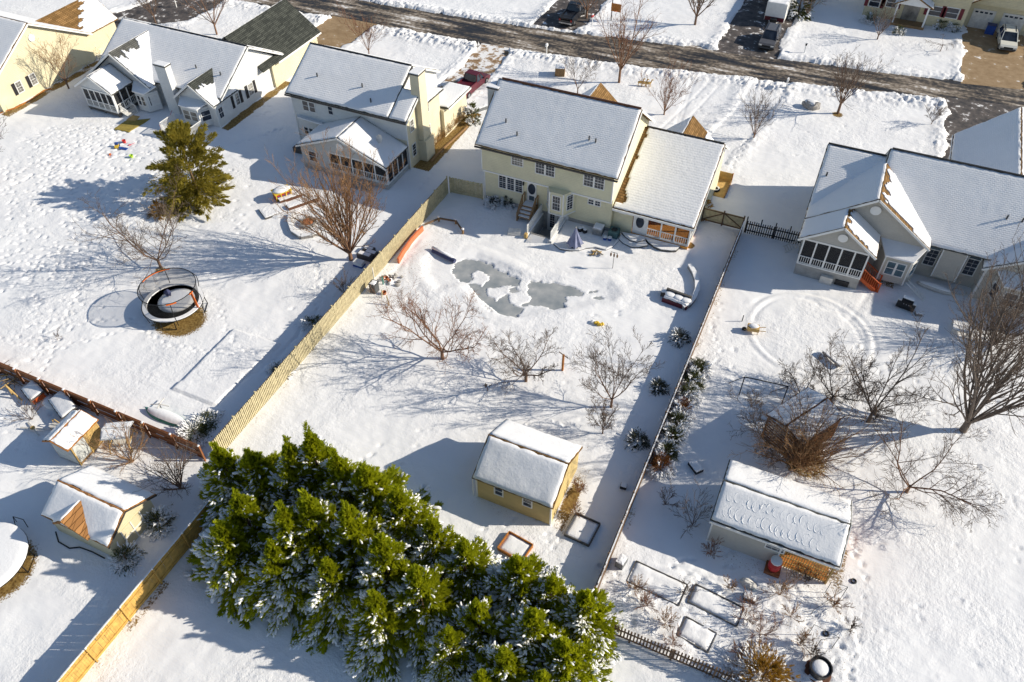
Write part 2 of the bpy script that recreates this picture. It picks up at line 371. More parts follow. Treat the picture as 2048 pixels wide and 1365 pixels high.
# windows: on a wall facing -Y (axis 'y'), +X (axis 'x') ; u0..u1 along the wall
def window(parent, axis, plane, u0, u1, z0, z1, cols=2, rows=3, units=1, pane='glass', frame='white', name='window', fw=.08, sign=None):
    sg = sign if sign is not None else (-1 if axis == 'y' else 1)
    fr = MB(); pa = []
    def bx(m, a, b_, c, d, e0, e1):
        lo, hi = sorted((plane+sg*e0, plane+sg*e1))
        m.box(a, b_, lo, hi, c, d) if axis == 'y' else m.box(lo, hi, a, b_, c, d)
    w = (u1-u0)/units
    for k in range(units):
        a, b_ = u0+k*w, u0+(k+1)*w
        bx(fr, a, a+fw, z0, z1, -.02, .06); bx(fr, b_-fw, b_, z0, z1, -.02, .06)
        bx(fr, a+fw, b_-fw, z0, z0+fw, -.02, .062); bx(fr, a+fw, b_-fw, z1-fw, z1, -.02, .062)
        if rows: bx(fr, a+fw, b_-fw, (z0+z1)/2-.025, (z0+z1)/2+.025, -.02, .045)
        for i in range(1, cols): t = a+fw+(b_-a-2*fw)*i/cols; bx(fr, t-.009, t+.009, z0+fw, z1-fw, -.02, .036)
        for i in range(1, rows*2 if rows else 0):
            if i != rows: t = z0+fw+(z1-z0-2*fw)*i/(rows*2); bx(fr, a+fw, b_-fw, t-.009, t+.009, -.02, .034)
        p = MB(); bx(p, a+fw*.5, b_-fw*.5, z0+fw*.5, z1-fw*.5, -.02, .026); pa.append(p)
    o = fr.part(name, frame, parent)
    for p in pa: p.part('pane', pane, o)
    return o
def win_px(parent, axis, plane, p0, p1, **kw):
    a = AY(*p0, plane) if axis == 'y' else AX(*p0, plane); b_ = AY(*p1, plane) if axis == 'y' else AX(*p1, plane)
    i = 0 if axis == 'y' else 1
    u0, u1 = sorted((a[i], b_[i])); z0, z1 = sorted((a.z, b_.z))
    return window(parent, axis, plane, u0, u1, z0, z1, **kw)
def corner_trim(parent, pts, z0, z1, mat_='white', w=.1):
    for x, y in pts: MB().box(x-w/2, x+w/2, y-w/2, y+w/2, z0, z1).part('corner_board', mat_, parent)
def vent_pipe(parent, p, h=.45):
    MB().tube((p[0], p[1], p[2]-.1), (p[0], p[1], p[2]+h), .07, .07, 8).part('vent_pipe', 'dark_grey', parent)
def railing(parent, p, q, h=.9, n=None, mat_='white', name='railing', post=.05):
    p, q = Vector(p), Vector(q); L = (q-p).length; n = n or max(2, int(L/.14))
    o = MB().beam(p+Vector((0,0,h)), q+Vector((0,0,h)), .07, .06).part(name, mat_, parent); MB().beam(p+Vector((0,0,.1)), q+Vector((0,0,.1)), .05, .05).part('bottom_rail', mat_, o)
    me = MB().box(-.02, .02, -.02, .02, .1, h).mesh('baluster', mat_)
    off = Vector(root_of(parent).location)
    for i in range(n+1):
        c = p.lerp(q, i/n) - off
        b_ = bpy.data.objects.new('baluster', me); C.objects.link(b_); b_.parent = o; b_.location = c
    return o
def chimney(parent, x0, x1, y0, y1, z0, z1, mat_, snow=True):
    o = MB().box(x0, x1, y0, y1, z0, z1).part('chimney', mat_, parent)
    MB().box(x0-.07, x1+.07, y0-.07, y1+.07, z1, z1+.12).part('chimney_cap', 'gutter', o)
    if snow: MB().box(x0-.03, x1+.03, y0-.03, y1+.03, z1+.12, z1+.2).part('snow', 'snow', o)
    return o
# ---------------------------------------------------------------- ground, road, drives
def gp(pts, z=0.0): return [tuple(G(x, y, z)[:2]) for x, y in pts]
road_near = [(-400, 62), (-150, 78), (-110, 81), (-81.6, 81.8), (-65, 82.6), (-43.7, 83.7), (-39.6, 83.9), (-22, 86.3), (-9.4, 88.7), (5.9, 91.8), (18.6, 93.9), (60, 101), (400, 150)]
road_far = [(-400, 69), (-150, 85), (-110, 87.5), (-81.6, 88), (-64.5, 88.6), (-42.6, 90.2), (-33, 91.4), (-21.3, 93.3), (-15.4, 94.2), (-8, 95), (2.75, 96.3), (12, 97.9), (18.6, 99.1), (60, 106), (400, 155)]
road_poly = road_near + road_far[::-1]
drives = {
 'main_drive':   ([(-12.5, 70), (-8.5, 70), (-6.5, 80), (-5.6, 89.6), (-9.6, 89), (-10.2, 80)], None),
 'house_b':      ([(-42.0, 70.2), (-38.2, 70.2), (-37.6, 79), (-38.4, 84.2), (-42.2, 84.0), (-41.9, 79)], 'drive_snowy'),
 'house_c':      ([(-63.2, 73), (-57.6, 73), (-57.0, 80), (-56.2, 83.4), (-63.4, 83.2), (-63.4, 79)], 'drive_tan'),
 'house_d':      ([(-92, 68), (-84, 69.5), (-80, 74), (-78.5, 82.2), (-86.5, 82)], 'drive_dark'),
 'house_e':      ([(11.4, 80), (17.5, 80), (18, 94.2), (10.8, 93.2)], 'drive_dark'),
 'far_west':     ([(-38.6, 91), (-32.6, 91.7), (-32.2, 106), (-38.2, 106)], 'drive_dark'),
 'far_mid':      ([(-15.6, 94), (-8.4, 95), (-8.6, 112), (-15.4, 112)], 'drive_dark'),
 'far_east':     ([(12.2, 97.7), (18.9, 99), (18.8, 114), (11.6, 114)], 'drive_tan'),
}
pool_out = gp([(844, 553), (846, 519), (864, 503), (911, 509), (955, 506), (999, 525), (1046, 550), (1124, 559), (1186, 555), (1224, 566), (1239, 588), (1224, 603), (1186, 609), (1124, 619), (1080, 625), (1039, 637), (999, 631), (955, 597), (918, 572), (874, 581)])
def z8(pts): return gp([(780+x/3.2, 500+y/3.2) for x, y in pts])
ice_polys = [z8([(405,135),(415,100),(450,75),(520,62),(600,75),(690,125),(815,190),(800,215),(640,232),(590,215),(640,170),(620,140),(545,120),(520,150),(530,180),(500,195),(450,190)]),
 z8([(510,210),(570,220),(610,240),(625,290),(680,320),(735,285),(760,330),(830,360),(800,425),(740,425),(650,390),(590,330)]),
 z8([(905,200),(980,210),(1060,215),(1150,235),(1220,260),(1200,285),(1110,300),(1110,365),(1050,375),(990,345),(920,340),(885,350),(860,345),(900,320),(915,300),(890,260)]),
 z8([(750,252),(790,235),(825,258),(780,265)]), z8([(1265,264),(1320,245),(1335,252),(1290,270)]), z8([(1305,302),(1350,290),(1362,302),(1330,310)])]
WELL = (-21.75, -19.75, 51.9, 54.9)      # sunken cellar entrance

def axis_vals(lo, hi, step, far):
    a = [lo]
    while a[-1] < hi: a.append(a[-1]+step(a[-1]))
    up = [a[-1]]; s = .6
    while up[-1] < far: up.append(up[-1]+s); s *= 1.5
    dn = [lo]; s = .6
    while dn[-1] > -far: dn.append(dn[-1]-s); s *= 1.5
    return np.array(dn[:0:-1] + a + up[1:])
xs = axis_vals(-96, 24, lambda v: .135 if v > -75 else .18, 2500)
ys = axis_vals(4, 116, lambda v: .115+.0011*max(0, v-20), 2500)
X, Y = np.meshgrid(xs, ys); Z = np.zeros_like(X); bare = np.zeros_like(X); litter = np.zeros_like(X)
inner = (X > -97) & (X < 25) & (Y > 3) & (Y < 117)
Z += .03 + .07*(vn(X, Y, 4.3)-.5) + .05*(vn(X, Y, 1.3, 1)-.5) + .028*(vn(X, Y, .5, 2)-.5)
Xj = X + .8*(vn(X, Y, 2.3, 9)-.5) + .6*(vn(X, Y, 1.1, 5)-.5) + .25*(vn(X, Y, .35, 6)-.5); Yj = Y + .8*(vn(X, Y, 2.1, 10)-.5) + .6*(vn(X, Y, 1.0, 7)-.5) + .25*(vn(X, Y, .3, 8)-.5)
# ploughed banks along the road and the drives
def seg_dist(Xa, Ya, line):
    d = np.full(Xa.shape, 1e9)
    for (x0, y0), (x1, y1) in zip(line[:-1], line[1:]):
        dx, dy = x1-x0, y1-y0; t = np.clip(((Xa-x0)*dx+(Ya-y0)*dy)/(dx*dx+dy*dy), 0, 1)
        d = np.minimum(d, np.hypot(Xa-x0-t*dx, Ya-y0-t*dy))
    return d
chunk = (np.abs(vn(X, Y, .30, 11)-.5)*1.0 + np.abs(vn(X, Y, .6, 12)-.5)*.9)*(.25+1.3*vn(X, Y, 3.7, 13))
for ln, wd, hh in ((road_near, 3.2, .55), (road_far, 2.2, .38)):
    d = seg_dist(X, Y, ln); w = np.exp(-((d-wd*.35)/(wd*.42))**2)
    Z += inner*w*hh*(.25+chunk)
onroad = inpoly(Xj, Yj, road_poly)
for nm, (pl, mt) in drives.items():
    ipj = inpoly(Xj, Yj, pl)
    d = seg_dist(X, Y, pl+pl[:1]); Z += inner*np.exp(-((d-.6)/.7)**2)*.22*(.2+chunk)*(~inpoly(X, Y, pl))
    if mt: onroad |= ipj
    else: Z -= ipj*.06
Z = np.where(onroad & inner | inpoly(X, Y, road_poly), -.16, Z)
# feet: trails and trampled places
rs = np.random.RandomState(11)
def prints(px_, py_, ang, ln=.34, wd=.15, dp=.07):
    dp = dp*1.75
    for x, y, a, k in zip(px_, py_, ang, rs.uniform(.6, 1.25, len(px_))):
        i0, i1 = np.searchsorted(xs, (x-.5, x+.5)); j0, j1 = np.searchsorted(ys, (y-.5, y+.5))
        dx = X[j0:j1, i0:i1]-x; dy = Y[j0:j1, i0:i1]-y
        u = dx*math.cos(a)+dy*math.sin(a); v = -dx*math.sin(a)+dy*math.cos(a)
        r = (u/(ln*k))**2*4+(v/(wd*k))**2*4*.55
        Z[j0:j1, i0:i1] += -dp*k*np.exp(-r*1.1) + dp*.12*k*np.exp(-((np.sqrt(r)-1.5)/.45)**2)
def trail(pxs, step=.42, dp=.07, lat=.11, jit=.05):
    pts = gp(pxs); xa, ya, aa = [], [], []; s = 0; side = 1
    for (x0, y0), (x1, y1) in zip(pts[:-1], pts[1:]):
        L = math.hypot(x1-x0, y1-y0); a = math.atan2(y1-y0, x1-x0); t = s
        while t < L:
            xa.append(x0+(x1-x0)*t/L - math.sin(a)*lat*side + rs.normal(0, jit)); ya.append(y0+(y1-y0)*t/L + math.cos(a)*lat*side + rs.normal(0, jit)); aa.append(a+rs.normal(0, .25)); side = -side; t += step*rs.uniform(.85, 1.2)
        s = t-L
    prints(xa, ya, aa, dp=dp)
def trample(pxs, dens, dp=.075, polyw=None):
    pl = polyw or gp(pxs); x0, x1 = min(p[0] for p in pl), max(p[0] for p in pl); y0, y1 = min(p[1] for p in pl), max(p[1] for p in pl)
    n = int((x1-x0)*(y1-y0)*dens); x = rs.uniform(x0, x1, n); y = rs.uniform(y0, y1, n)
    k = inpoly(x, y, pl) & (vn(x, y, 3.5, 21) > rs.uniform(0, .62, n)); prints(x[k], y[k], rs.normal(.5, .9, k.sum()), dp=dp)
trample([(0,300),(110,250),(230,250),(300,270),(330,330),(300,440),(210,520),(150,560),(60,560),(0,600)], 3.6, .085)
trample([(0,520),(200,520),(260,600),(190,640),(60,720),(0,730)], 1.0, .075)
trample([(260,370),(480,330),(540,420),(440,560),(330,540)], .9, .06)
trample([(640,540),(700,560),(640,700),(560,640)], .8, .06)
trample([(1700,1010),(2048,900),(2048,1365),(1700,1365)], .55, .05)
trample([(1200,1130),(1440,1110),(1600,1180),(1700,1190),(1720,1365),(1440,1365),(1210,1240)], 1.9, .085)
trample([(1560,780),(1800,640),(2000,780),(1960,1020),(1700,960)], .8, .06)
trample([(1370,640),(1440,600),(1520,760),(1400,800)], .7, .06)
trample([(500,880),(760,880),(880,1000),(560,900)], .7, .06)
trample([(940,1010),(1180,1010),(1160,1120),(960,1080)], 1.6, .07)
trample([(1280,610),(1330,560),(1180,680),(1120,640)], .9, .06)
trample([(1000,640),(1190,640),(1300,860),(840,900),(660,760)], .4, .045)
trample([(0,760),(120,830),(60,960),(0,960)], 1.2, .06)
trample([(1380,700),(1560,740),(1480,900),(1340,900)], .5, .05)
trample([(1120,130),(1900,210),(1880,280),(1600,330),(1460,280),(1130,190)], .22, .06)
trample([(1560,40),(1900,90),(1920,150),(1560,110)], .25, .06)
for t in ([(50,540),(105,680),(118,680)], [(0,680),(110,700),(250,660)], [(170,560),(100,700),(0,745)], [(260,640),(330,690),(480,715)], [(430,600),(470,690)], [(110,660),(200,640),(235,640)],
          [(350,420),(300,620)], [(620,500),(650,590),(615,640)], [(480,700),(560,720),(630,700)], [(120,680),(80,760)], [(2048,990),(1945,1010)], [(1830,300),(1900,330)], [(1500,270),(1440,380)], [(900,300),(840,380)], [(690,260),(640,270)],
          [(500,225),(560,205)], [(505,235),(570,215)], [(1705,1080),(1735,1180),(1715,1280),(1690,1365)], [(1640,700),(1600,740)], [(1420,640),(1440,700),(1400,800)], [(1500,1020),(1400,1230),(1390,1310)], [(700,960),(740,905)], [(560,260),(470,290)]):
    trail(t)
for a, b_ in (((1385,150),(1345,270)),((1392,150),(1352,270)),((1440,170),(1330,290)),((1425,160),(1310,270)),((1000,110),(900,200)),((1015,110),(915,205))):      # tyre tracks
    d = seg_dist(X, Y, gp([a, b_])); Z -= .05*np.exp(-(d/.16)**2)
gm = inpoly(Xj, Yj, gp([(1200,1130),(1440,1150),(1600,1180),(1700,1190),(1720,1365),(1440,1365),(1210,1240)])); Z += gm*(.16*np.abs(vn(X, Y, .55, 71)-.5)+.10*np.abs(vn(X, Y, .3, 72)-.5))
# pool: rim, basin, snow on ice
d = seg_dist(X, Y, pool_out+pool_out[:1]); inp = inpoly(X, Y, pool_out)
Z += .05*np.exp(-((d-.5)/.5)**2)*(~inp)*(.5+vn(X, Y, 1.5, 35))
bas = np.clip(d/.7, 0, 1); Z = np.where(inp, Z*.4*(1-bas)-.13*bas+.02*(vn(X, Y, .5, 31)-.5), Z)
for k in (1.2, 2.0): Z -= .015*np.exp(-((d-k)/.12)**2)*(~inp)
icem = np.zeros_like(inp)
Xi = X+.35*(vn(X, Y, .45, 33)-.5); Yi = Y+.35*(vn(X, Y, .42, 34)-.5)
for p in ice_polys:
    mx_, my_ = sum(q[0] for q in p)/len(p), sum(q[1] for q in p)/len(p); icem |= inpoly(Xi, Yi, [(mx_+(q[0]-mx_)*1.08, my_+(q[1]-my_)*1.10) for q in p])
Z = np.where(icem & (d > .15), -.3, Z)
# round bed, kerb lines and flat raised pads
def ell(cx, cy, rx, ry): return np.hypot((X-cx)/rx, (Y-cy)/ry)
cx_, cy_ = G(1618, 668)[:2]; e = ell(cx_, cy_, 4.6, 4.5)
Z += .05*np.exp(-((e-1.0)/.05)**2)*(.3+.8*vn(X, Y, 2.1, 61)) - .07*np.exp(-((e-.93)/.03)**2)*vn(X, Y, 1.7, 62)*1.5 - .07*np.exp(-((e-1.08)/.035)**2)*vn(X, Y, 1.9, 63)*1.5
pad = gp([(468,660),(347,780),(430,812),(560,690)]); Z += .16*inpoly(X, Y, pad)*inner
pad = gp([(533,433),(610,375),(640,400),(575,442)]); Z += .14*inpoly(X, Y, pad)
pad = gp([(1140,425),(1235,450),(1230,470),(1285,500),(1210,515),(1150,505),(1110,490)]); Z += .05*inpoly(X, Y, pad)
for pl in ([(845,470),(820,500),(780,560)], [(838,570),(800,620),(770,660)], [(1735,590),(1700,640)]): Z -= .05*np.exp(-(seg_dist(X, Y, gp(pl))/.25)**2)*vn(X, Y, .9, 51)*1.6
for pl in ([(600,660),(540,720),(480,770)], [(610,650),(520,740)], [(1610,600),(1680,625),(1720,660),(1735,700)]): Z -= .07*np.exp(-(seg_dist(Xj, Yj, gp(pl))/.14)**2)
# cellar well
w = WELL; Z = np.where((X > w[0]-.05) & (X < w[1]+.05) & (Y > w[2]) & (Y < w[3]+.3), -1.55, Z)
# places without snow: under trampolines, along sunny walls, under trees
def spot(c, r, v=1.0, ry=None):
    global bare
    bare = np.maximum(bare, v*np.clip(1.6-1.1*np.hypot((X-c[0])/r, (Y-c[1])/(ry or r)), 0, 1))
spot((-43.0, 30.2), 2.2, 1.0, 1.9); spot((-38.2, 8.4), 2.2, 1.0)
for x0, x1, y0, y1, v in ((-15.3,-14.6,55,56,.6), (-36.5,-35.0,57,68.5,.95), (-58.6,-57.9,55,66,1), (-82.1,-81.2,47.5,61,.75), (-8.55,-8.0,25,30,.7), (-32.0,-31.6,12,16.5,.5), (7.95,8.6,28,33,.5), (-28.5,-28.1,4,12,.5), (-31.25,-30.9,20.5,50,.4), (-4.6,-4.2,22,59,.45), (7.2,8.6,57.5,60,.5)):
    q = np.maximum(np.maximum(x0-X, X-x1), np.maximum(y0-Y, Y-y1)); bare = np.maximum(bare, v*np.clip(1-q/.5, 0, 1)*(.55+.6*vn(X, Y, .9, 41)))
for c, r, v in ((G(330,425), .7, .7), (G(250,250), .1, .1), (G(1610,925), 2.0, .6), (G(1378,492), .5, .9), (G(320,540), .6, .6), (G(1675,230), .7, .7)): spot(c, r, v)
for pl, v in (([(560,60),(625,55),(700,75),(640,95)], .0), ([(0,0),(100,0),(60,30),(0,30)], .9), ([(195,45),(330,20),(260,55),(210,60)], .8), ([(1905,255),(1960,245),(1950,262),(1908,275)], .0)): bare = np.maximum(bare, v*inpoly(Xj, Yj, gp(pl)))
for pl, v in (([(1200,1130),(1440,1180),(1700,1160),(1720,1365),(1440,1365),(1210,1240)], .8), ([(730,570),(800,500),(880,470),(830,600),(760,640)], .9), ([(1100,1000),(1180,880),(1160,1010),(1120,1060)], .7), ([(1410,1085),(1520,1120),(1660,1180),(1600,1200),(1410,1110)], .7), ([(950,990),(1100,1050),(1080,1070),(940,1010)], .5), ([(1000,100),(1900,200),(1900,230),(1000,130)], .35), ([(1570,80),(1920,150),(1920,170),(1570,120)], .35), ([(650,30),(970,95),(960,130),(650,60)], .3), ([(1240,480),(1390,500),(1330,540),(1240,520)], .4)):
    litter = np.maximum(litter, v*inpoly(Xj, Yj, gp(pl)))
bare *= inner; litter *= inner
ny, nx = X.shape
me = bpy.data.meshes.new('ground')
V = np.stack([X, Y, Z], -1).reshape(-1, 3).astype(np.float32)
ii = np.arange(ny*nx).reshape(ny, nx)
Q = np.stack([ii[:-1, :-1], ii[:-1, 1:], ii[1:, 1:], ii[1:, :-1]], -1).reshape(-1, 4).astype(np.int32)
me.vertices.add(len(V)); me.vertices.foreach_set('co', V.ravel())
me.loops.add(Q.size); me.loops.foreach_set('vertex_index', Q.ravel())
me.polygons.add(len(Q)); me.polygons.foreach_set('loop_start', np.arange(0, Q.size, 4, dtype=np.int32)); me.polygons.foreach_set('loop_total', np.full(len(Q), 4, np.int32))
me.polygons.foreach_set('use_smooth', np.ones(len(Q), bool))
for nm, arr in (('bare', bare), ('litter', litter)):
    at = me.attributes.new(nm, 'FLOAT', 'POINT'); at.data.foreach_set('value', arr.ravel().astype(np.float32))
me.update(); me.validate()
me.materials.append(MATS['snow_ground'])
ground = bpy.data.objects.new('ground', me); C.objects.link(ground); ground['kind'] = 'structure'
def ground_z(x, y):
    i = min(max(np.searchsorted(xs, x), 1), nx-1); j = min(max(np.searchsorted(ys, y), 1), ny-1)
    return float(Z[j-1:j+1, i-1:i+1].mean())
rp = MB()
def resample(line, xv): return [(x, float(np.interp(x, [p[0] for p in line], [p[1] for p in line]))) for x in xv]
xv = [-400, -250] + list(np.arange(-150, 61, 3.0)) + [200, 400]
n_, f_ = resample(road_near, xv), resample(road_far, xv)
rp.add([(x, y-.6, -.05) for x, y in n_] + [(x, y+.6, -.05) for x, y in f_], [(i, i+1, len(xv)+i+1, len(xv)+i) for i in range(len(xv)-1)])
rp.struct('road', 'asphalt')
for nm, (pl, mt) in drives.items():
    if mt:
        cxx = sum(p[0] for p in pl)/len(pl); cyy = sum(p[1] for p in pl)/len(pl)
        m_ = MB(); m_.add([(cxx+(x-cxx)*1.04, cyy+(y-cyy)*1.03, -.044) for x, y in pl], [tuple(range(len(pl)))]); m_.struct('driveway', mt)
MB().add([(x, y, -.17) for x, y in [(-29.5, 40), (-11, 40), (-11, 50), (-29.5, 50)]], [(0, 1, 2, 3)]).struct('pool_ice', 'ice')
MB().add([(WELL[0], WELL[2], -1.5), (WELL[1], WELL[2], -1.5), (WELL[1], WELL[3]+.1, -1.5), (WELL[0], WELL[3]+.1, -1.5)], [(0, 1, 2, 3)]).struct('cellar_floor', 'concrete')
# ---------------------------------------------------------------- houses
def zoom(ox, oy, s): return lambda x, y: (ox+x/s, oy+y/s)
def wseg(parent, p, q, z0, z1, cols=2, rows=3, pane='glass', name='window'):
    'window on any upright wall segment p-q (outside is to the right of p->q seen from above)'
    p, q = Vector((*p, 0)), Vector((*q, 0)); d = (q-p).normalized(); n = Vector((d.y, -d.x, 0)); L = (q-p).length; fr = MB()
    def bar(a, b_, c0, c1, e):
        vs = [p+d*u+n*t+Vector((0, 0, z)) for z in (c0, c1) for u, t in ((a, -.02), (a, e), (b_, e), (b_, -.02))]
        fr.add(vs, [(0,1,2,3),(7,6,5,4),(0,4,5,1),(1,5,6,2),(2,6,7,3),(3,7,4,0)])
    bar(0, .07, z0, z1, .06); bar(L-.07, L, z0, z1, .06); bar(.07, L-.07, z0, z0+.07, .062); bar(.07, L-.07, z1-.07, z1, .062); bar(.07, L-.07, (z0+z1)/2-.025, (z0+z1)/2+.025, .045)
    for i in range(1, cols): bar(L*i/cols-.013, L*i/cols+.013, z0+.07, z1-.07, .034)
    for i in range(1, rows*2):
        if i != rows: t = z0+(z1-z0)*i/(rows*2); bar(.07, L-.07, t-.013, t+.013, .032)
    o = fr.part(name, 'white', parent)
    fr = MB(); bar(.03, L-.03, z0+.03, z1-.03, .022); fr.part('pane', pane, o); return o
def patch_keep(seed, lo, sc_=6.0, fn=None):
    'keep snow where a lattice noise is high'
    def f(u, v):
        k = float(vn(np.array([u*sc_*3.1]), np.array([v*sc_]), 1.0, seed)[0]); return (k + (fn(u, v) if fn else 0)) > lo
    return f
def fringe(lo, seed, where=None, also=None):
    'snow gone from the ridge down to a ragged line'
    def f(u, v):
        k = lo+.30*(float(vn(np.array([u*17.]), np.array([v*2.]), 1.0, seed)[0])-.4)
        if (where is None or where(u)) and v > k: return False
        return not (also and also(u, v))
    return f
def gable_end(parent, axis, plane, th, a, b_, zb, peak, zp, mat_, name='gable_wall'):
    mb = MB()
    if axis == 'y': mb.prism([(a, plane, zb), (b_, plane, zb), (peak, plane, zp)], (0, th, 0))
    return mb.part(name, mat_, parent)
def fascia(parent, p, q, mat_='white', w=.05, h=.18): MB().beam(p, q, w, h).part('fascia', mat_, parent)
def screen_wall(parent, p, q, z0, z1, n, rail=True, scr='screen', kick=None):
    p, q = Vector((*p, 0)), Vector((*q, 0))
    for i in range(n+1):
        c = p.lerp(q, i/n); MB().box(c.x-.06, c.x+.06, c.y-.06, c.y+.06, z0, z1).part('post', 'white', parent)
    MB().beam(p+Vector((0,0,z1+.05)), q+Vector((0,0,z1+.05)), .14, .16).part('beam', 'white', parent)
    MB().beam(p+Vector((0,0,z0+.05)), q+Vector((0,0,z0+.05)), .13, .12).part('sill', 'white', parent)
    d = (q-p).normalized()
    for i in range(n):
        a, b_ = p.lerp(q, i/n)+d*.06, p.lerp(q, (i+1)/n)-d*.06
        MB().beam(a+Vector((0,0,(z0+z1)/2+.05)), b_+Vector((0,0,(z0+z1)/2+.05)), .012, z1-z0-.15).part('screen_panel', scr, parent)
        if rail: railing(parent, a+Vector((0,0,z0+.1))+d.cross(Vector((0,0,1)))*.045, b_+Vector((0,0,z0+.1))+d.cross(Vector((0,0,1)))*.045, .75, max(3, int((b_-a).length/.17)))

m, nt, b = _new('screen_light'); b.inputs['Base Color'].default_value = (.03, .03, .035, 1); b.inputs['Roughness'].default_value = .8
tr = N(nt, 'ShaderNodeBsdfTransparent'); mx = N(nt, 'ShaderNodeMixShader'); mx.inputs[0].default_value = .2
nt.links.new(tr.outputs[0], mx.inputs[1]); nt.links.new(b.outputs[0], mx.inputs[2]); nt.links.new(mx.outputs[0], nt.nodes['Material Output'].inputs[0])

def laps(parent, axis, plane, u0, u1, z0, z1, mat_, step=.19, sign=None, top=None):
    'clapboards: each course proud at its lower edge; top(z) narrows the courses under a gable'
    sg = sign if sign is not None else (-1 if axis == 'y' else 1); mb = MB(); z = z0
    while z < z1-.05:
        a, b_ = (u0, u1) if top is None else top(z+step)
        if b_-a > .1:
            e = plane+sg*.018; i = plane+sg*.003; zt = min(z+step, z1)
            q = [(a, e, z), (b_, e, z), (b_, i, zt), (a, i, zt), (a, i, z), (b_, i, z)]
            if axis == 'x': q = [(y, x, zz) for x, y, zz in q]
            mb.add(q, [(0, 1, 2, 3), (4, 5, 1, 0)])
        z += step
    o = mb.part('clapboard', mat_, parent); o['kind'] = 'stuff'; return o
# ---- A: two-storey house with the pool
A = thing('house', 'pale yellow two-storey house with snowy roof behind the frozen pool', 'house', (-21.5, 59, 0))
MB().px([(55, -1.6), (64.3, -.1), (64.3, 6.22), (59.4, 9.80), (54.55, 6.25), (54.55, 3.55), (55, 3.55)], -27.75, -15.35).part('wall', 'siding_sage', A)
MB().box(-27.8, -15.3, 54.96, 55.1, -1.6, .45).part('foundation', 'concrete', A)
gable_x(A, -28.25, -14.9, 54.2, 6.2, 59.4, 10.0, 64.6)
laps(A, 'y', 54.55, -27.72, -15.38, 3.58, 6.15, 'siding_sage'); laps(A, 'y', 55.0, -27.7, -21.5, .45, 3.4, 'siding_sage'); laps(A, 'y', 55.0, -18.75, -15.4, .45, 3.4, 'siding_sage'); laps(A, 'y', 53.8, -20.72, -19.53, 1.4, 3.55, 'siding_sage'); laps(A, 'y', 55.5, -15.3, -13.52, .1, 2.7, 'siding_sage')
fascia(A, (-28.25, 54.16, 6.03), (-14.9, 54.16, 6.03), 'gutter', .12, .14)
for s in ((54.2, 6.2), (64.6, 6.2)): fascia(A, (-14.87, s[0], s[1]-.15), (-14.87, 59.4, 9.85), 'white', .05, .2)
ridge_cap(A, (-27.9, 59.42, 10.08), (-15.0, 59.42, 10.08))
MB().box(-27.8, -15.3, 54.50, 54.62, 3.42, 3.56).part('band_board', 'white', A)
corner_trim(A, [(-27.75, 54.55), (-15.35, 54.55)], 3.5, 6.1); corner_trim(A, [(-27.72, 55.0)], 0, 3.42)
chimney(A, -28.9, -27.9, 58.4, 59.6, -.1, 9.4, 'siding_grey')
z7 = zoom(940, 270, 6.5)
win_px(A, 'y', 54.55, z7(535, 255), z7(695, 425), cols=4, rows=2, pane='glass_curtain')
win_px(A, 'y', 54.55, z7(850, 335), z7(1105, 560), cols=3, rows=2, units=2)
win_px(A, 'y', 54.55, z7(1480, 495), z7(1745, 725), cols=3, rows=2, units=2)
win_px(A, 'y', 55.0, z7(370, 510), z7(690, 765), cols=2, rows=3, units=3)
win_px(A, 'y', 55.0, z7(1535, 820), z7(1700, 940), cols=2, rows=1, units=2)
for px_ in ((1191, 287), (1178, 282), (1012, 247), (1034, 273)):
    q = None
    for y_ in np.arange(54.3, 59.3, .02):
        t = AY(*px_, y_)
        if t.z <= 6.2+(y_-54.2)*.731: q = t; break
    if q: vent_pipe(A, q)
q0, q1 = AY(*z7(750, 600), 55), AY(*z7(862, 880), 55); dx0, dx1, dz0, dz1 = q0.x, q1.x, q1.z, q0.z
d_ = MB().box(dx0, dx1, 54.93, 55.02, dz0, dz1).part('door', 'white', A)
o = MB().lathe((0, 0, 0), [(.36, -.01), (.36, .03)], 24).part('oval_pane', 'glass', d_, local=True)
o.rotation_euler = (R(90), 0, 0); o.scale = (1, 1.55, 1); o.location = Vector(((dx0+dx1)/2, 54.92, dz0+(dz1-dz0)*.66))-Vector(A.location)
MB().box(dx0+.2, dx1-.2, 54.9, 54.94, dz0+.15, dz0+.62).part('lower_pane', 'glass_blue', d_)
MB().box(dx0-.45, dx0-.33, 54.85, 55, dz1-.5, dz1-.2).part('wall_lamp', 'black_metal', A)
# bay over the cellar doors
bayp = [(-21.5, 55.02), (-20.77, 53.8), (-19.48, 53.8), (-18.75, 55.02)]
MB().pz(bayp, 1.36, 3.60).part('bay', 'siding_sage', A)
for (x, y) in bayp[1:3]: MB().box(x-.05, x+.05, y-.05, y+.05, 1.36, 3.6).part('corner_board', 'white', A)
MB().pz([(-21.55, 55.0), (-20.8, 53.74), (-19.45, 53.74), (-18.7, 55.0)], 1.26, 1.37).part('bay_sill', 'white', A)
window(A, 'y', 53.8, -20.55, -19.7, 1.75, 3.35, cols=3, rows=2)
wseg(A, (-21.32, 54.72), (-20.93, 54.07), 1.75, 3.35); wseg(A, (-19.30, 54.10), (-18.92, 54.74), 1.75, 3.35)
for a in (-21.35, -20.3):
    dd = MB().box(a, a+.98, 54.9, 54.97, -1.5, .62).part('cellar_door', 'white', A)
    window(dd, 'y', 54.9, a+.2, a+.8, -1.2, .5, cols=2, rows=3, name='door_light')
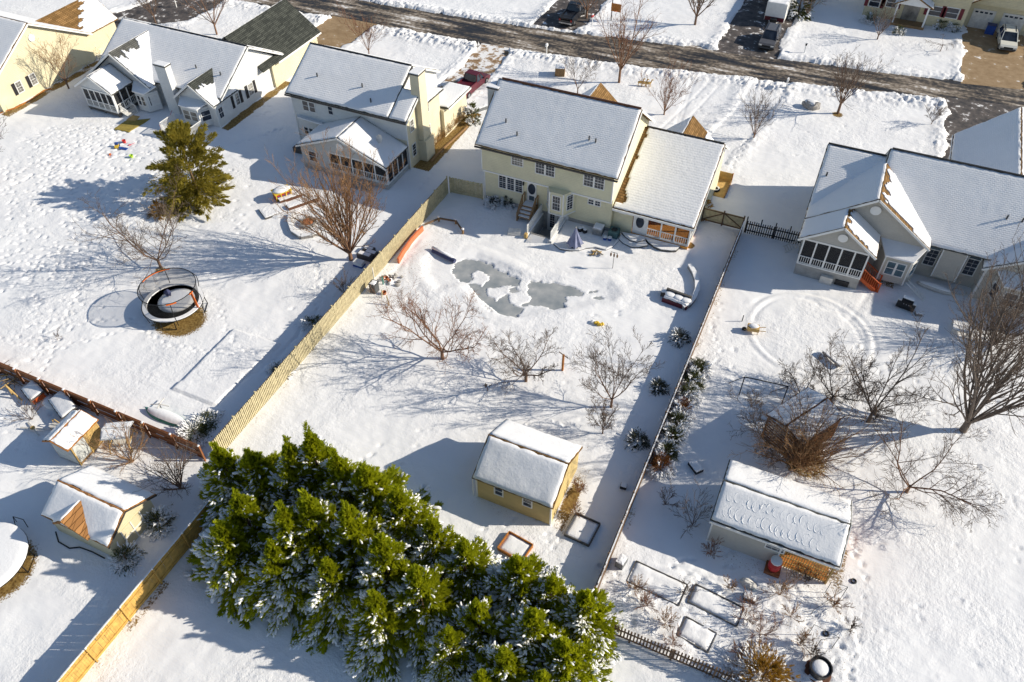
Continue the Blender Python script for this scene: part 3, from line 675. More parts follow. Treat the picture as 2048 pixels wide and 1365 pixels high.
# wing with the corner porch
MB().px([(59, -.1), (66, -.1), (66, 4.15), (63.1, 6.12), (59, 4.30)], -15.33, -8.3).part('wall', 'siding_sage', A)
MB().px([(55.5, -.1), (58.98, -.1), (58.98, 4.28), (55.5, 2.82)], -15.33, -13.5).part('wall', 'siding_sage', A)
gable_x(A, -15.3, -8.0, 54.95, 2.75, 63.1, 6.3, 66.3, 4.1, keepf=lambda u, v: not (v > .07 and u < .045+.075*math.exp(-((v-.13)/.10)**2)+.008*math.sin(v*23)))
ridge_cap(A, (-15.2, 63.1, 6.38), (-8.1, 63.1, 6.38), 'gutter', .07)
fascia(A, (-15.3, 54.9, 2.6), (-8.0, 54.9, 2.6), 'white', .1, .2); fascia(A, (-7.97, 54.95, 2.62), (-7.97, 63.1, 6.17), 'white'); fascia(A, (-7.97, 66.3, 3.97), (-7.97, 63.1, 6.17), 'white')
MB().box(-13.45, -8.32, 55.35, 58.98, -.1, .3).part('porch_floor', 'wood_amber', A)
MB().box(-13.4, -8.4, 58.9, 58.975, .3, 4.1).part('porch_back_wall', 'wood_amber', A)
MB().box(-13.49, -13.42, 55.55, 58.9, .3, 2.85).part('porch_side_wall', 'wood_orange', A)
screen_wall(A, (-12.15, 55.5), (-8.36, 55.5), .3, 2.5, 3, scr='screen_light'); screen_wall(A, (-8.36, 55.62), (-8.36, 58.9), .3, 2.6, 3, scr='screen_light')
pd = MB().box(-13.42, -12.2, 55.42, 55.5, .3, 2.5).part('porch_door', 'white', A)
o = MB().lathe((0, 0, 0), [(.36, -.01), (.36, .03)], 24).part('oval_pane', 'glass', pd, local=True); o.rotation_euler = (R(90), 0, 0); o.scale = (1, 1.7, 1); o.location = Vector((-12.81, 55.41, 1.62))-Vector(A.location)
z8_ = zoom(1220, 380, 9.75); win_px(A, 'y', 55.5, z8_(185, 365), z8_(310, 480), cols=2, rows=1)
for (ax_, zz, nr) in (((1202, 165.6), 8.2, (1178.8, 193.4)), ((1387, 231.5), 5.3, (1367.8, 266.7))):
    p = G(*ax_, zz); y0 = 60.0 if zz > 7 else 63.5
    gable_y(A, y0, p.y, p.x-2.4, zz-2.1, p.x, zz, p.x+2.4, mat_='shingle_brown', snow=(1, zz < 7), keepr=lambda u, v: u > .8 and v < .35)
    MB().py([(p.x-2.1, -.1), (p.x+2.1, -.1), (p.x+2.1, zz-2.0), (p.x, zz-.2), (p.x-2.1, zz-2.0)], max(y0, 64.4 if zz > 7 else 66.1), p.y-.3).part('wall', 'siding_sage', A)

# ---- B: grey and cream two-storey house with side chimney
B = thing('house', 'grey-fronted two-storey house with tall side chimney and screened sunroom', 'house', (-43, 60, 0))
MB().px([(56.4, -.1), (66, -.1), (66, 5.35), (61.1, 8.10), (56.4, 5.55)], -49.6, -38.5).part('wall', 'siding_white', B)
MB().px([(56.41, -.1), (63, -.1), (63, 5.28), (59, 5.45), (58.7, 6.75), (56.41, 5.5)], -38.5, -36.6).part('wall', 'siding_pale', B)
MB().box(-38.5, -36.2, 63, 68, -.1, 3.1).part('garage_wall', 'siding_pale', B)
gable_x(B, -49.95, -38.2, 55.9, 5.5, 61.1, 8.35, 66.3, mat_='shingle_grey')
roof_plane(B, ((-38.2, 55.9, 5.5), (-36.25, 55.9, 5.5), (-36.25, 58.9, 7.145), (-38.2, 58.9, 7.145)), 'shingle_grey')
roof_plane(B, ((-38.4, 59.0, 5.55), (-36.2, 59.0, 5.55), (-36.2, 63.3, 5.35), (-38.4, 63.3, 5.35)), 'shingle_grey')
roof_plane(B, ((-38.5, 63.3, 3.3), (-35.8, 63.3, 3.3), (-35.8, 68.4, 3.2), (-38.5, 68.4, 3.2)), 'shingle_grey')
fascia(B, (-49.95, 55.85, 5.35), (-36.25, 55.85, 5.35), 'gutter', .1, .14); fascia(B, (-38.17, 66.3, 5.35), (-38.17, 61.1, 8.2), 'white'); fascia(B, (-38.17, 58.9, 7.0), (-38.17, 61.1, 8.2), 'gutter'); fascia(B, (-36.22, 55.9, 5.35), (-36.22, 58.9, 7.0), 'white')
ridge_cap(B, (-49.9, 61.1, 8.42), (-38.3, 61.1, 8.42), 'gutter', .06)
fascia(B, (-35.78, 63.3, 3.15), (-35.78, 68.4, 3.05), 'white'); corner_trim(B, [(-49.6, 56.4), (-36.6, 56.4)], 0, 5.4)
laps(B, 'y', 56.4, -49.55, -36.65, 3.2, 5.4, 'siding_white'); laps(B, 'y', 52.45, -46.3, -37, 2.65, 4.4, 'siding_grey', top=lambda z: (-46.4+(z-2.6)*2.61, -36.9-(z-2.6)*2.61))
chimney(B, -36.95, -36.0, 58.42, 59.7, -.1, 9.0, 'siding_pale')
MB().box(-37.1, -35.75, 58.3, 59.9, -.1, 2.2).part('chimney_base', 'siding_pale', B)
win_px(B, 'y', 56.4, (602.6, 199.3), (633.4, 227), cols=1, rows=1, units=2); win_px(B, 'y', 56.4, (653.9, 211), (668.5, 231.5), cols=1, rows=1)
win_px(B, 'y', 56.4, (607, 252), (630, 272.6), cols=1, rows=1, units=2)
MB().prism([AY(594, 232, 56.4), AY(645, 247, 56.4), AY(645, 247, 55.8)+Vector((0, 0, -.25)), AY(594, 232, 55.8)+Vector((0, 0, -.25))], (0, 0, .12)).part('window_hood', 'snow', B)
win_px(B, 'x', -36.6, (816.5, 246), (827, 254), cols=1, rows=1) if False else window(B, 'x', -36.6, 57.0, 57.75, 3.7, 5.0, cols=1, rows=2, pane='glass_curtain')
window(B, 'x', -36.6, 57.0, 57.75, 1.0, 2.4, cols=1, rows=2); window(B, 'x', -36.6, 60.1, 60.8, 4.1, 5.1, cols=1, rows=2); window(B, 'x', -36.6, 60.1, 60.8, 1.6, 2.8, cols=1, rows=2)
for px_ in ((635, 155), (725, 176), (742, 206)):
    for y_ in np.arange(56, 61, .02):
        t = AY(*px_, y_)
        if t.z <= 5.5+(y_-55.9)*.548: vent_pipe(B, t); break
# sunroom
gable_y(B, 52.15, 56.4, -46.7, 2.62, -41.65, 4.65, -36.55, mat_='shingle_grey')
gable_end(B, 'y', 52.45, .12, -46.4, -36.9, 2.6, -41.65, 4.42, 'siding_grey')
fascia(B, (-46.7, 52.12, 2.5), (-41.65, 52.12, 4.53), 'white'); fascia(B, (-36.55, 52.12, 2.5), (-41.65, 52.12, 4.53), 'white')
o = MB().lathe((0, 0, 0), [(.42, -.02), (.42, .05)], 20).part('round_vent', 'white', B, local=True); o.rotation_euler = (R(90), 0, 0); o.location = Vector((-41.65, 52.42, 3.5))-Vector(B.location)
MB().box(-46.4, -36.75, 52.42, 56.4, .1, .6).part('sunroom_floor', 'block', B)
MB().box(-46.4, -43.2, 52.45, 52.6, .6, 2.6).part('sunroom_wall', 'siding_grey', B); window(B, 'y', 52.45, -45.6, -44.6, 1.0, 2.2, cols=1, rows=1)
MB().box(-46.4, -46.28, 52.6, 56.4, .6, 2.6).part('sunroom_wall', 'siding_grey', B)
screen_wall(B, (-43.15, 52.5), (-36.8, 52.5), .6, 2.5, 5); screen_wall(B, (-36.8, 52.62), (-36.8, 56.35), .6, 2.5, 4, rail=False)
MB().tube((-38.6, 54.8, 3.3), (-38.6, 54.8, 3.75), .03, .03, 6).part('dish_mast', 'steel', B)
o = MB().lathe((0, 0, 0), [(.02, .0), (.25, .03), (.42, .12), (.40, .13), (.24, .05), (.02, .02)], 18).part('satellite_dish', 'white_dirty', B, local=True); o.rotation_euler = (R(60), 0, R(-20)); o.location = Vector((-38.6, 54.75, 3.85))-Vector(B.location)
MB().box(-49.0, -46.6, 54.2, 56.3, -.1, .6).part('deck', 'deck_grey', B)
for i in range(3): MB().box(-41.2-.25*i, -38.6+.25*i, 52.4-.38*(i+1), 52.4-.38*i, -.1, .5-.16*i).part('step', 'stone', B)

# ---- C: white one-storey house with the dark garage roof
Ch = thing('house', 'white one-storey house with screened porch, small chimney and dark garage roof', 'house', (-67, 60, 0))
MB().px([(56.2, -.1), (66, -.1), (66, 3.0), (61.5, 5.95), (56.2, 3.0)], -75.3, -58.9).part('wall', 'siding_white', Ch)
gable_x(Ch, -75.7, -58.5, 55.8, 2.95, 61.5, 6.2, 67.0, 2.95, mat_='shingle_grey'); ridge_cap(Ch, (-71.5, 61.5, 6.27), (-58.6, 61.5, 6.27), 'gutter', .06)
fascia(Ch, (-58.47, 55.8, 2.8), (-58.47, 61.5, 6.05), 'white'); fascia(Ch, (-58.47, 67.0, 2.8), (-58.47, 61.5, 6.05), 'white'); corner_trim(Ch, [(-58.9, 55.0)], 0, 2.7)
MB().py([(-75.4, -.1), (-67.5, -.1), (-67.5, 2.75), (-71.5, 5.62), (-75.4, 2.75)], 55.3, 60.9).part('wall', 'siding_grey', Ch)
gable_y(Ch, 54.8, 61.0, -75.8, 2.75, -71.5, 5.85, -67.2, mat_='shingle_grey', keepr=fringe(.80, 3, lambda u: u < .62))
MB().py([(-63.5, -.1), (-58.86, -.1), (-58.86, 2.6), (-61.3, 4.35), (-63.5, 2.6)], 55.0, 58.2).part('wall', 'siding_white', Ch)
gable_y(Ch, 54.6, 58.6, -63.9, 2.6, -61.3, 4.6, -58.6, mat_='shingle_dark', keepr=fringe(.66, 4, None, lambda u, v: u > .86-.1*v and v > .25))
fascia(Ch, (-63.9, 54.57, 2.48), (-61.3, 54.57, 4.48), 'white'); fascia(Ch, (-58.6, 54.57, 2.48), (-61.3, 54.57, 4.48), 'white')
fascia(Ch, (-75.8, 54.77, 2.63), (-71.5, 54.77, 5.73), 'white'); fascia(Ch, (-67.2, 54.77, 2.63), (-71.5, 54.77, 5.73), 'white')
chimney(Ch, -65.95, -64.5, 55.3, 56.1, -.1, 5.4, 'siding_white')
for (a, b_, nm) in ((-69.7, -66.9, 54.2), (-63.2, -59.6, 53.9)):
    MB().pz([(a, 55.4), (a+.7, nm), (b_-.7, nm), (b_, 55.4)], .2, 2.3).part('bay', 'siding_white', Ch)
    MB().prism([(a-.15, 55.3, 2.75), (a+.6, nm-.15, 2.3), (b_-.6, nm-.15, 2.3), (b_+.15, 55.3, 2.75)], (0, 0, .12)).part('bay_roof', 'snow', Ch)
    window(Ch, 'y', nm, a+.85, b_-.85, .8, 2.0, cols=1, rows=1, units=2, pane='glass_curtain' if a > -65 else 'glass'); wseg(Ch, (b_-.6, nm+.2), (b_-.1, nm+1.15), .8, 2.0, 1, 1)
window(Ch, 'x', -58.86, 55.25, 56.0, .8, 2.1, cols=2, rows=1)
for y_ in (57.9, 60.3):
    window(Ch, 'x', -58.9, y_, y_+.9, .9, 2.3, cols=2, rows=2, pane='glass_curtain')
    for s in (y_-.42, y_+.97): MB().box(-58.88, -58.83, s, s+.36, .9, 2.3).part('shutter', 'fence_black', Ch)
# its screened porch and steps
gable_y(Ch, 52.0, 55.2, -75.0, 2.75, -72.4, 4.35, -69.8, mat_='shingle_grey')
gable_end(Ch, 'y', 52.2, .1, -74.7, -70.1, 2.75, -72.4, 4.15, 'siding_white')
fascia(Ch, (-75.0, 51.97, 2.65), (-72.4, 51.97, 4.25), 'white'); fascia(Ch, (-69.8, 51.97, 2.65), (-72.4, 51.97, 4.25), 'white')
MB().box(-74.3, -70.0, 52.12, 55.3, .25, .5).part('porch_floor', 'deck_grey', Ch)
for x in (-74.2, -72.1, -70.1): MB().box(x-.1, x+.1, 52.2, 52.4, -.1, .25).part('pier', 'deck_grey', Ch)
screen_wall(Ch, (-74.2, 52.2), (-70.1, 52.2), .5, 2.6, 5); screen_wall(Ch, (-70.1, 52.35), (-70.1, 55.2), .5, 2.6, 3)
for i in range(3): MB().box(-69.95+.3*i, -69.65+.3*i, 52.6, 53.7, -.1, .42-.14*i).part('step', 'white_dirty', Ch)
railing(Ch, (-69.9, 52.55, .35), (-69.0, 52.55, -.05), .9, 6); railing(Ch, (-69.9, 53.75, .35), (-69.0, 53.75, -.05), .9, 6)
for px_ in ((393, 138), (442, 152)):
    for y_ in np.arange(56, 61, .02):
        t = AY(*px_, y_)
        if t.z <= 2.95+(y_-55.8)*.57: vent_pipe(Ch, t); break
# garage wing, sunny slope clear
MB().py([(-66.4, -.1), (-58.6, -.1), (-58.6, 2.85), (-62.5, 5.75), (-66.4, 2.85)], 64.5, 73.2).part('garage_wall', 'siding_cream', Ch)
gable_y(Ch, 62.6, 73.6, -66.8, 2.85, -62.5, 6.0, -58.2, mat_='shingle_dark', snow=(1, 0))
fascia(Ch, (-58.17, 65.3, 2.7), (-58.17, 73.6, 2.7), 'white')
fascia(Ch, (-66.8, 73.6, 2.7), (-62.5, 73.6, 5.85), 'white')

# ---- D: pale yellow house at the left edge
D = thing('house', 'pale yellow house at the left edge with a large blank gable wall', 'house', (-90, 54, 0))
MB().px([(47.8, -.1), (61.2, -.1), (61.2, 3.35), (54.5, 7.05), (47.8, 3.35)], -104, -82.3).part('wall', 'siding_cream', D)
gable_x(D, -104, -81.9, 47.3, 3.2, 54.5, 7.3, 61.7, mat_='shingle_brown')
fascia(D, (-81.87, 47.3, 3.05), (-81.87, 54.5, 7.15), 'white'); fascia(D, (-81.87, 61.7, 3.05), (-81.87, 54.5, 7.15), 'white')
for y_ in (50.3, 52.2): window(D, 'x', -82.3, y_, y_+.8, 1.0, 2.3, cols=2, rows=2, pane='glass_curtain'); MB().box(-82.28, -82.22, y_-.4, y_-.05, 1.0, 2.3).part('shutter', 'fence_black', D)
o = MB().lathe((0, 0, 0), [(.4, -.02), (.4, .05)], 20).part('round_vent', 'white', D, local=True); o.rotation_euler = (0, R(90), 0); o.location = Vector((-82.25, 54.5, 5.6))-Vector(D.location)
MB().py([(-88.5, -.1), (-82.9, -.1), (-82.9, 2.9), (-85.7, 5.1), (-88.5, 2.9)], 60, 66.0).part('garage_wall', 'siding_cream', D)
gable_y(D, 57, 66.4, -88.9, 2.9, -85.7, 5.4, -82.5, mat_='shingle_brown', snow=(1, 1), keepr=lambda u, v: u > .35+.5*v+.05*math.sin(v*31))
fascia(D, (-88.9, 66.4, 2.8), (-85.7, 66.4, 5.3), 'white')

# ---- E: beige house at the right
E_ = thing('house', 'beige gabled house at the right edge with screened porch and red-orange steps', 'house', (9, 62, 0))
MB().px([(60.2, -.1), (70.5, -.1), (70.5, 3.6), (64.95, 8.0), (60.2, 4.2)], 5.0, 24).part('wall', 'siding_beige', E_)
MB().px([(60.3, -.1), (70.0, -.1), (70.0, 3.7), (65.0, 7.15), (60.3, 3.9)], .66, 5.0).part('wall', 'siding_beige', E_)
gable_x(E_, 5.05, 24.4, 59.3, 3.7, 64.95, 8.2, 70.8, mat_='shingle_grey'); ridge_cap(E_, (5.2, 64.95, 8.27), (24, 64.95, 8.27), 'gutter', .07)
gable_x(E_, .2, 5.04, 59.9, 3.9, 65.0, 7.4, 70.2, mat_='shingle_grey'); ridge_cap(E_, (.25, 65.0, 7.47), (5, 65.0, 7.47), 'gutter', .07)
MB().py([(.6, -.1), (9.8, -.1), (9.8, 4.0), (5.2, 7.18), (.6, 4.0)], 58.8, 64).part('wall', 'siding_beige', E_)
gable_y(E_, 58.35, 65.2, .25, 3.98, 5.2, 7.42, 10.1, mat_='shingle_brown', keepr=fringe(.93, 5, None, lambda u, v: u < .035+.05*float(vn(np.array([v*14.]), np.array([.3]), 1., 8)[0]) and v > .35))
fascia(E_, (.25, 58.32, 3.86), (5.2, 58.32, 7.3), 'white'); fascia(E_, (10.1, 58.32, 3.86), (5.2, 58.32, 7.3), 'white')
gable_end(E_, 'y', 56.0, .12, .6, 5.95, 3.85, 3.35, 5.75, 'siding_beige'); gable_y(E_, 55.65, 58.8, .26, 3.88, 3.35, 5.98, 6.35, mat_='shingle_brown', keepr=fringe(.93, 6, None, lambda u, v: u < .05+.08*float(vn(np.array([v*11.]), np.array([.7]), 1., 9)[0]) and v > .3))
fascia(E_, (.26, 55.62, 3.76), (3.35, 55.62, 5.86), 'white'); fascia(E_, (6.35, 55.62, 3.76), (3.35, 55.62, 5.86), 'white')
laps(E_, 'y', 56.0, .6, 5.95, 3.9, 5.7, 'siding_beige', .2, top=lambda z: (.6+(z-3.85)*1.447, 5.95-(z-3.85)*1.368)); laps(E_, 'y', 58.8, .6, 9.8, 4.0, 7.1, 'siding_beige', .2, top=lambda z: (.6+(z-4)*1.447, 9.8-(z-4)*1.447)); laps(E_, 'y', 59.55, 11.3, 13.0, .75, 3.9, 'siding_beige', .2)
for (x, y, z, r) in ((3.5, 55.95, 4.75, .38), (5.25, 58.75, 6.1, .42)):
    o = MB().lathe((0, 0, 0), [(r, -.02), (r, .05)], 20).part('round_vent', 'white', E_, local=True); o.rotation_euler = (R(90), 0, 0); o.location = Vector((x, y, z))-Vector(E_.location)
MB().box(.75, 5.85, 56.05, 58.8, -.1, 1.2).part('porch_base', 'concrete', E_)
screen_wall(E_, (.77, 56.03), (5.8, 56.03), 1.2, 3.72, 5); screen_wall(E_, (5.8, 56.2), (5.8, 58.7), 1.2, 3.72, 2, rail=False); screen_wall(E_, (.77, 56.2), (.77, 58.7), 1.2, 3.72, 2, rail=False)
MB().box(2.9, 3.9, 55.7, 56.04, .0, .75).part('hatch', 'white_dirty', E_); MB().box(4.1, 5.2, 55.95, 56.04, .1, .6).part('crawl_opening', 'black', E_)
stp = MB()
for i in range(6): MB().box(5.95+.26*i, 6.2+.26*i, 56.5, 57.6, .95-.19*i, 1.05-.19*i).part('step', 'wood_red', E_)
for y_ in (56.45, 57.62): railing(E_, (5.95, y_, 1.0), (7.5, y_, -.05), .95, 9, 'wood_red', 'stair_rail'); MB().beam((5.9, y_, .95), (7.5, y_, -.1), .06, .26).part('stringer', 'wood_red', E_); MB().box(7.45, 7.58, y_-.07, y_+.07, -.1, 1.0).part('post', 'wood_red', E_)
# bay
bp = [(6.6, 58.85), (7.2, 57.6), (9.2, 57.6), (9.8, 58.85)]
MB().pz(bp, .5, 3.0).part('bay', 'siding_beige', E_); MB().prism([(6.4, 58.8, 3.6), (7.1, 57.4, 3.0), (9.3, 57.4, 3.0), (10.0, 58.8, 3.6)], (0, 0, .14)).part('bay_roof', 'snow', E_)
window(E_, 'y', 57.6, 7.45, 8.95, 1.2, 2.6, cols=1, rows=1, units=2, pane='glass_blue'); wseg(E_, (9.33, 57.85), (9.7, 58.6), 1.2, 2.6, 1, 1, 'glass_blue')
for x, y in bp[1:3]: MB().box(x-.05, x+.05, y-.05, y+.05, .5, 3.0).part('corner_board', 'white', E_)
# rear wall with arched windows, chimney chase, right wing
MB().box(11.25, 13.05, 59.55, 60.2, .7, 4.0).part('chase', 'siding_beige', E_); corner_trim(E_, [(11.25, 59.55), (13.05, 59.55)], .7, 3.9)
for x in (10.25, 13.3):
    w_ = window(E_, 'y', 60.2, x, x+.95, 1.2, 2.9, cols=2, rows=2)
    a = MB(); a.add([(x+.475+.475*math.cos(t), 60.14, 2.9+.475*math.sin(t)) for t in np.linspace(0, math.pi, 13)], [tuple(range(12, -1, -1))]); a.part('arch_pane', 'glass_blue', w_)
    a = MB()
    for t0, t1 in zip(np.linspace(0, math.pi, 13)[:-1], np.linspace(0, math.pi, 13)[1:]): a.beam((x+.475+.48*math.cos(t0), 60.13, 2.9+.48*math.sin(t0)), (x+.475+.48*math.cos(t1), 60.13, 2.9+.48*math.sin(t1)), .08, .08)
    a.part('arch_frame', 'white', w_)
MB().py([(14.6, -.1), (24, -.1), (24, 3.4), (19.3, 6.4), (14.6, 3.4)], 58.9, 64).part('wall', 'siding_beige', E_)
gable_y(E_, 58.5, 64.8, 14.2, 3.35, 19.3, 6.65, 24.4, mat_='shingle_grey')
fascia(E_, (14.2, 58.47, 3.23), (19.3, 58.47, 6.53), 'white'); corner_trim(E_, [(14.6, 58.9)], 0, 3.3, w=.16)
bq = [(15.4, 58.95), (16.1, 57.7), (18.6, 57.7), (19.3, 58.95)]
MB().pz(bq, .4, 2.8).part('bay', 'siding_tan', E_); MB().prism([(15.2, 58.9, 3.3), (16.0, 57.5, 2.8), (18.7, 57.5, 2.8), (19.5, 58.9, 3.3)], (0, 0, .14)).part('bay_roof', 'snow', E_)
window(E_, 'y', 57.7, 16.3, 18.4, 1.0, 2.4, cols=1, rows=1, units=2); wseg(E_, (15.55, 58.7), (15.97, 57.95), 1.0, 2.4, 1, 1)
for px_ in ((2012, 440), (2043, 446), (1652, 354)):
    for y_ in np.arange(59.4, 66, .02):
        t = AY(*px_, y_)
        if t.z <= (3.7+(y_-59.3)*.796 if px_[0] > 1900 else 3.9+(y_-59.9)*.686): vent_pipe(E_, t); break
# garage wing towards the street
MB().py([(11.5, -.1), (19.5, -.1), (19.5, 2.9), (15.5, 6.6), (11.5, 2.9)], 70, 79.2).part('garage_wall', 'siding_beige', E_)
gable_y(E_, 67.5, 79.6, 11.1, 2.95, 15.5, 6.9, 19.9, mat_='shingle_brown'); fascia(E_, (11.07, 71, 2.8), (11.07, 79.6, 2.8), 'white')

# ---- F: cream house across the street
F_ = thing('house', 'cream house across the street with dark red shutters and a front porch', 'house', (6, 115, 0))
MB().px([(111.6, -.1), (121, -.1), (121, 5.6), (116.3, 8.6), (111.6, 5.6)], -.6, 11.3).part('wall', 'siding_straw', F_)
gable_x(F_, -1, 11.7, 111.1, 5.5, 116.3, 8.8, 121.5, mat_='shingle_brown')
MB().px([(113.7, -.1), (122, -.1), (122, 3.3), (118, 6.0), (113.7, 3.3)], 11.3, 24).part('garage_wall', 'siding_straw', F_)
gable_x(F_, 11.2, 24.4, 113.3, 3.2, 118, 6.1, 122.4, mat_='shingle_brown')
MB().py([(11.3, 3.0), (24, 3.0), (17.6, 7.0)], 113.2, 117).part('gable_wall', 'siding_straw', F_); gable_y(F_, 112.8, 118, 11.0, 2.9, 17.6, 7.2, 24.3, mat_='shingle_brown')
zf = zoom(1720, 0, 6.244)
for p0, p1 in (((140, -60), (235, 100)), ((350, -40), (440, 105)), ((885, 65), (1000, 215)), ((1095, 85), (1205, 245))):
    a, b_ = AY(*zf(*p0), 111.6), AY(*zf(*p1), 111.6)
    x0, x1 = min(a.x, b_.x), max(a.x, b_.x); x1 = max(x1, x0+.8); z0, z1 = b_.z, a.z
    window(F_, 'y', 111.6, x0, x1, z0, z1, cols=1, rows=1)
    MB().box(x0-.5, x0-.08, 111.53, 111.59, z0, z1).part('shutter', 'maroon_shutter', F_); MB().box(x1+.08, x1+.5, 111.53, 111.59, z0, z1).part('shutter', 'maroon_shutter', F_)
MB().box(3.0, 7.0, 109.9, 111.6, -.1, .35).part('porch_floor', 'deck_wood', F_)
for x in (3.2, 6.8): MB().box(x-.1, x+.1, 110.0, 110.2, .35, 2.9).part('post', 'white', F_)
gable_y(F_, 109.6, 111.7, 2.7, 2.85, 5.0, 4.0, 7.3, mat_='shingle_brown'); gable_end(F_, 'y', 109.8, .1, 2.8, 7.2, 2.8, 5.0, 3.85, 'white')
MB().box(4.0, 5.9, 111.5, 111.58, .35, 2.6).part('door', 'glass_curtain', F_)
for x in (12.0, 15.4, 18.8):
    gd = MB().box(x, x+2.6, 113.6, 113.68, -.05, 2.3).part('garage_door', 'white_dirty', F_)
    for k in range(4): MB().box(x+.25+.55*k, x+.6+.55*k, 113.57, 113.602, 1.85, 2.05).part('pane', 'glass', gd)

# ---- G: neighbours across the street, mostly outside the frame
Gh = thing('house', 'blue-grey garage wall beside the white trailer across the street', 'house', (-13, 117, 0))
MB().px([(112.4, -.1), (121, -.1), (121, 3.2), (116.7, 6), (112.4, 3.2)], -20, -6).part('wall', 'siding_white', Gh); gable_x(Gh, -20.4, -5.6, 112.0, 3.1, 116.7, 6.2, 121.4, mat_='shingle_brown')
MB().box(-15.0, -11.8, 112.33, 112.4, -.05, 2.3).part('garage_door', 'siding_grey', Gh); corner_trim(Gh, [(-15.2, 112.38)], 0, 2.9)

# ---- sheds
ROOF_SNOW[:] = ['snow', .14]
S = thing('shed', 'yellow garden shed with thick snow on its roof inside the fenced yard', 'shed', (-11.4, 27.4, 0))
MB().px([(25.1, -.1), (29.86, -.1), (29.86, 2.3), (27.48, 3.50), (25.1, 2.1)], -13.92, -8.79).part('wall', 'siding_yellow', S)
gable_x(S, -14.2, -8.62, 24.95, 2.12, 27.48, 3.66, 30.15, 2.15, mat_='shingle_brown')
laps(S, 'y', 25.1, -13.9, -8.82, .05, 2.05, 'siding_yellow', .16); laps(S, 'x', -8.79, 25.1, 29.86, .05, 3.3, 'siding_yellow', .16, top=lambda z: (25.1, 29.86) if z < 2.05 else (25.1+(z-2.05)*1.65, 29.86-(z-2.25)*1.98))
corner_trim(S, [(-13.92, 25.1), (-8.79, 25.1)], -.1, 2.05); MB().box(-14.2, -14.14, 25, 25.06, .02, 2.0).part('downspout', 'white', S)
zs = zoom(940, 830, 5.933)
win_px(S, 'y', 25.1, zs(285, 830), zs(400, 975), cols=1, rows=1); win_px(S, 'y', 25.1, zs(622, 970), zs(742, 1110), cols=1, rows=1)

T = thing('shed', 'long beige shed with swirled snow on its roof and a lattice lean-to', 'shed', (4.1, 30.5, 0))
MB().px([(28.15, -.1), (32.6, -.1), (32.6, 2.3), (30.4, 3.25), (28.15, 2.3)], .55, 4.75).part('wall', 'siding_tan', T)
MB().px([(30.2, -.1), (32.6, -.1), (32.6, 2.3), (30.4, 3.25), (30.2, 3.15)], 4.76, 7.8).part('wall', 'wood_orange', T)
gable_x(T, .35, 7.95, 28.0, 2.4, 30.4, 3.45, 32.9, 2.4, mat_='shingle_grey')
fascia(T, (.35, 27.96, 2.27), (7.95, 27.96, 2.27), 'white'); fascia(T, (7.98, 28.0, 2.27), (7.98, 30.4, 3.32), 'white'); fascia(T, (7.98, 32.9, 2.27), (7.98, 30.4, 3.32), 'white')
laps(T, 'y', 28.15, .6, 4.65, .0, 2.25, 'siding_tan', .15)
corner_trim(T, [(.55, 28.15), (4.7, 28.15)], -.1, 2.25); z5 = zoom(1400, 980, 3.16); win_px(T, 'y', 28.15, z5(420, 325), z5(530, 405), cols=3, rows=2)
me_ = MB().box(-.02, .02, -.02, .02, 0, 2.3).mesh('lattice_slat', 'wood_new')
for i in range(21):
    o = bpy.data.objects.new('lattice_slat', me_); C.objects.link(o); o.parent = T; o.location = Vector((4.85+i*.145, 28.2, -.02))-Vector(T.location)
for z_ in (.1, .6, 1.1, 1.6, 2.15): MB().box(4.8, 7.8, 28.22, 28.26, z_, z_+.06).part('lattice_rail', 'wood_new', T)
for x in (4.85, 7.75): MB().box(x-.05, x+.05, 28.14, 28.3, -.1, 2.3).part('post', 'wood_new', T)
MB().box(4.8, 7.8, 28.3, 30.2, -.05, .06).part('floor', 'wood_orange', T)
# swirls pressed into the snow of its roof, as rolls of snow
sw = MB(); rr = random.Random(5)
for row, v in ((0, .30), (1, .66)):
    for k in range(15):
        u = .10+.052*k+rr.uniform(-.006, .006); rad = rr.uniform(.24, .36); t0 = rr.uniform(1.2, 2.0); pts = []
        for t in np.linspace(t0, t0+rr.uniform(3.6, 5.0), 14):
            uu = .35+u*7.6+rad*math.cos(t)*.75; vv = min(.95, max(.04, v+rr.uniform(-.004, .004)+.03*math.sin(k*1.3)+rad*math.sin(t)/2.5)); pts.append((uu, 28.0+2.4*vv, 2.4+1.05*vv+.124))
        sw.path(pts, .026, 5)
o = sw.part('snow_swirl', 'snow', T); o['kind'] = 'stuff'

H_ = thing('shed', 'snowy shed at the lower left with a rust-brown dormer slope', 'shed', (-34.5, 13.7, 0))
MB().px([(11.95, -.1), (15.5, -.1), (15.5, 1.95), (13.7, 3.0), (11.95, 1.95)], -36.9, -32.05).part('wall', 'siding_straw', H_)
gable_x(H_, -37.15, -31.75, 11.75, 1.95, 13.7, 3.15, 15.85, 1.95, mat_='shingle_rust')
gable_y(H_, 11.6, 13.6, -36.0, 2.05, -34.8, 3.0, -33.1, 2.1, mat_='shingle_rust', snow=(1, 0)); gable_end(H_, 'y', 11.9, .1, -35.8, -33.3, 1.9, -34.8, 2.85, 'siding_straw')
fascia(H_, (-31.72, 11.75, 1.85), (-31.72, 13.7, 3.05), 'gutter', .04, .1); fascia(H_, (-31.72, 15.85, 1.85), (-31.72, 13.7, 3.05), 'gutter', .04, .1)
dr = MB().box(-32.06, -32.0, 12.9, 14.5, 0, 1.75).part('double_door', 'siding_straw', H_)
for y_ in (12.9, 13.68, 14.46): MB().box(-32.0, -31.96, y_, y_+.07, 0, 1.75).part('door_trim', 'white', dr)
MB().box(-32.0, -31.962, 12.9, 14.5, .85, .93).part('door_trim', 'white', dr)
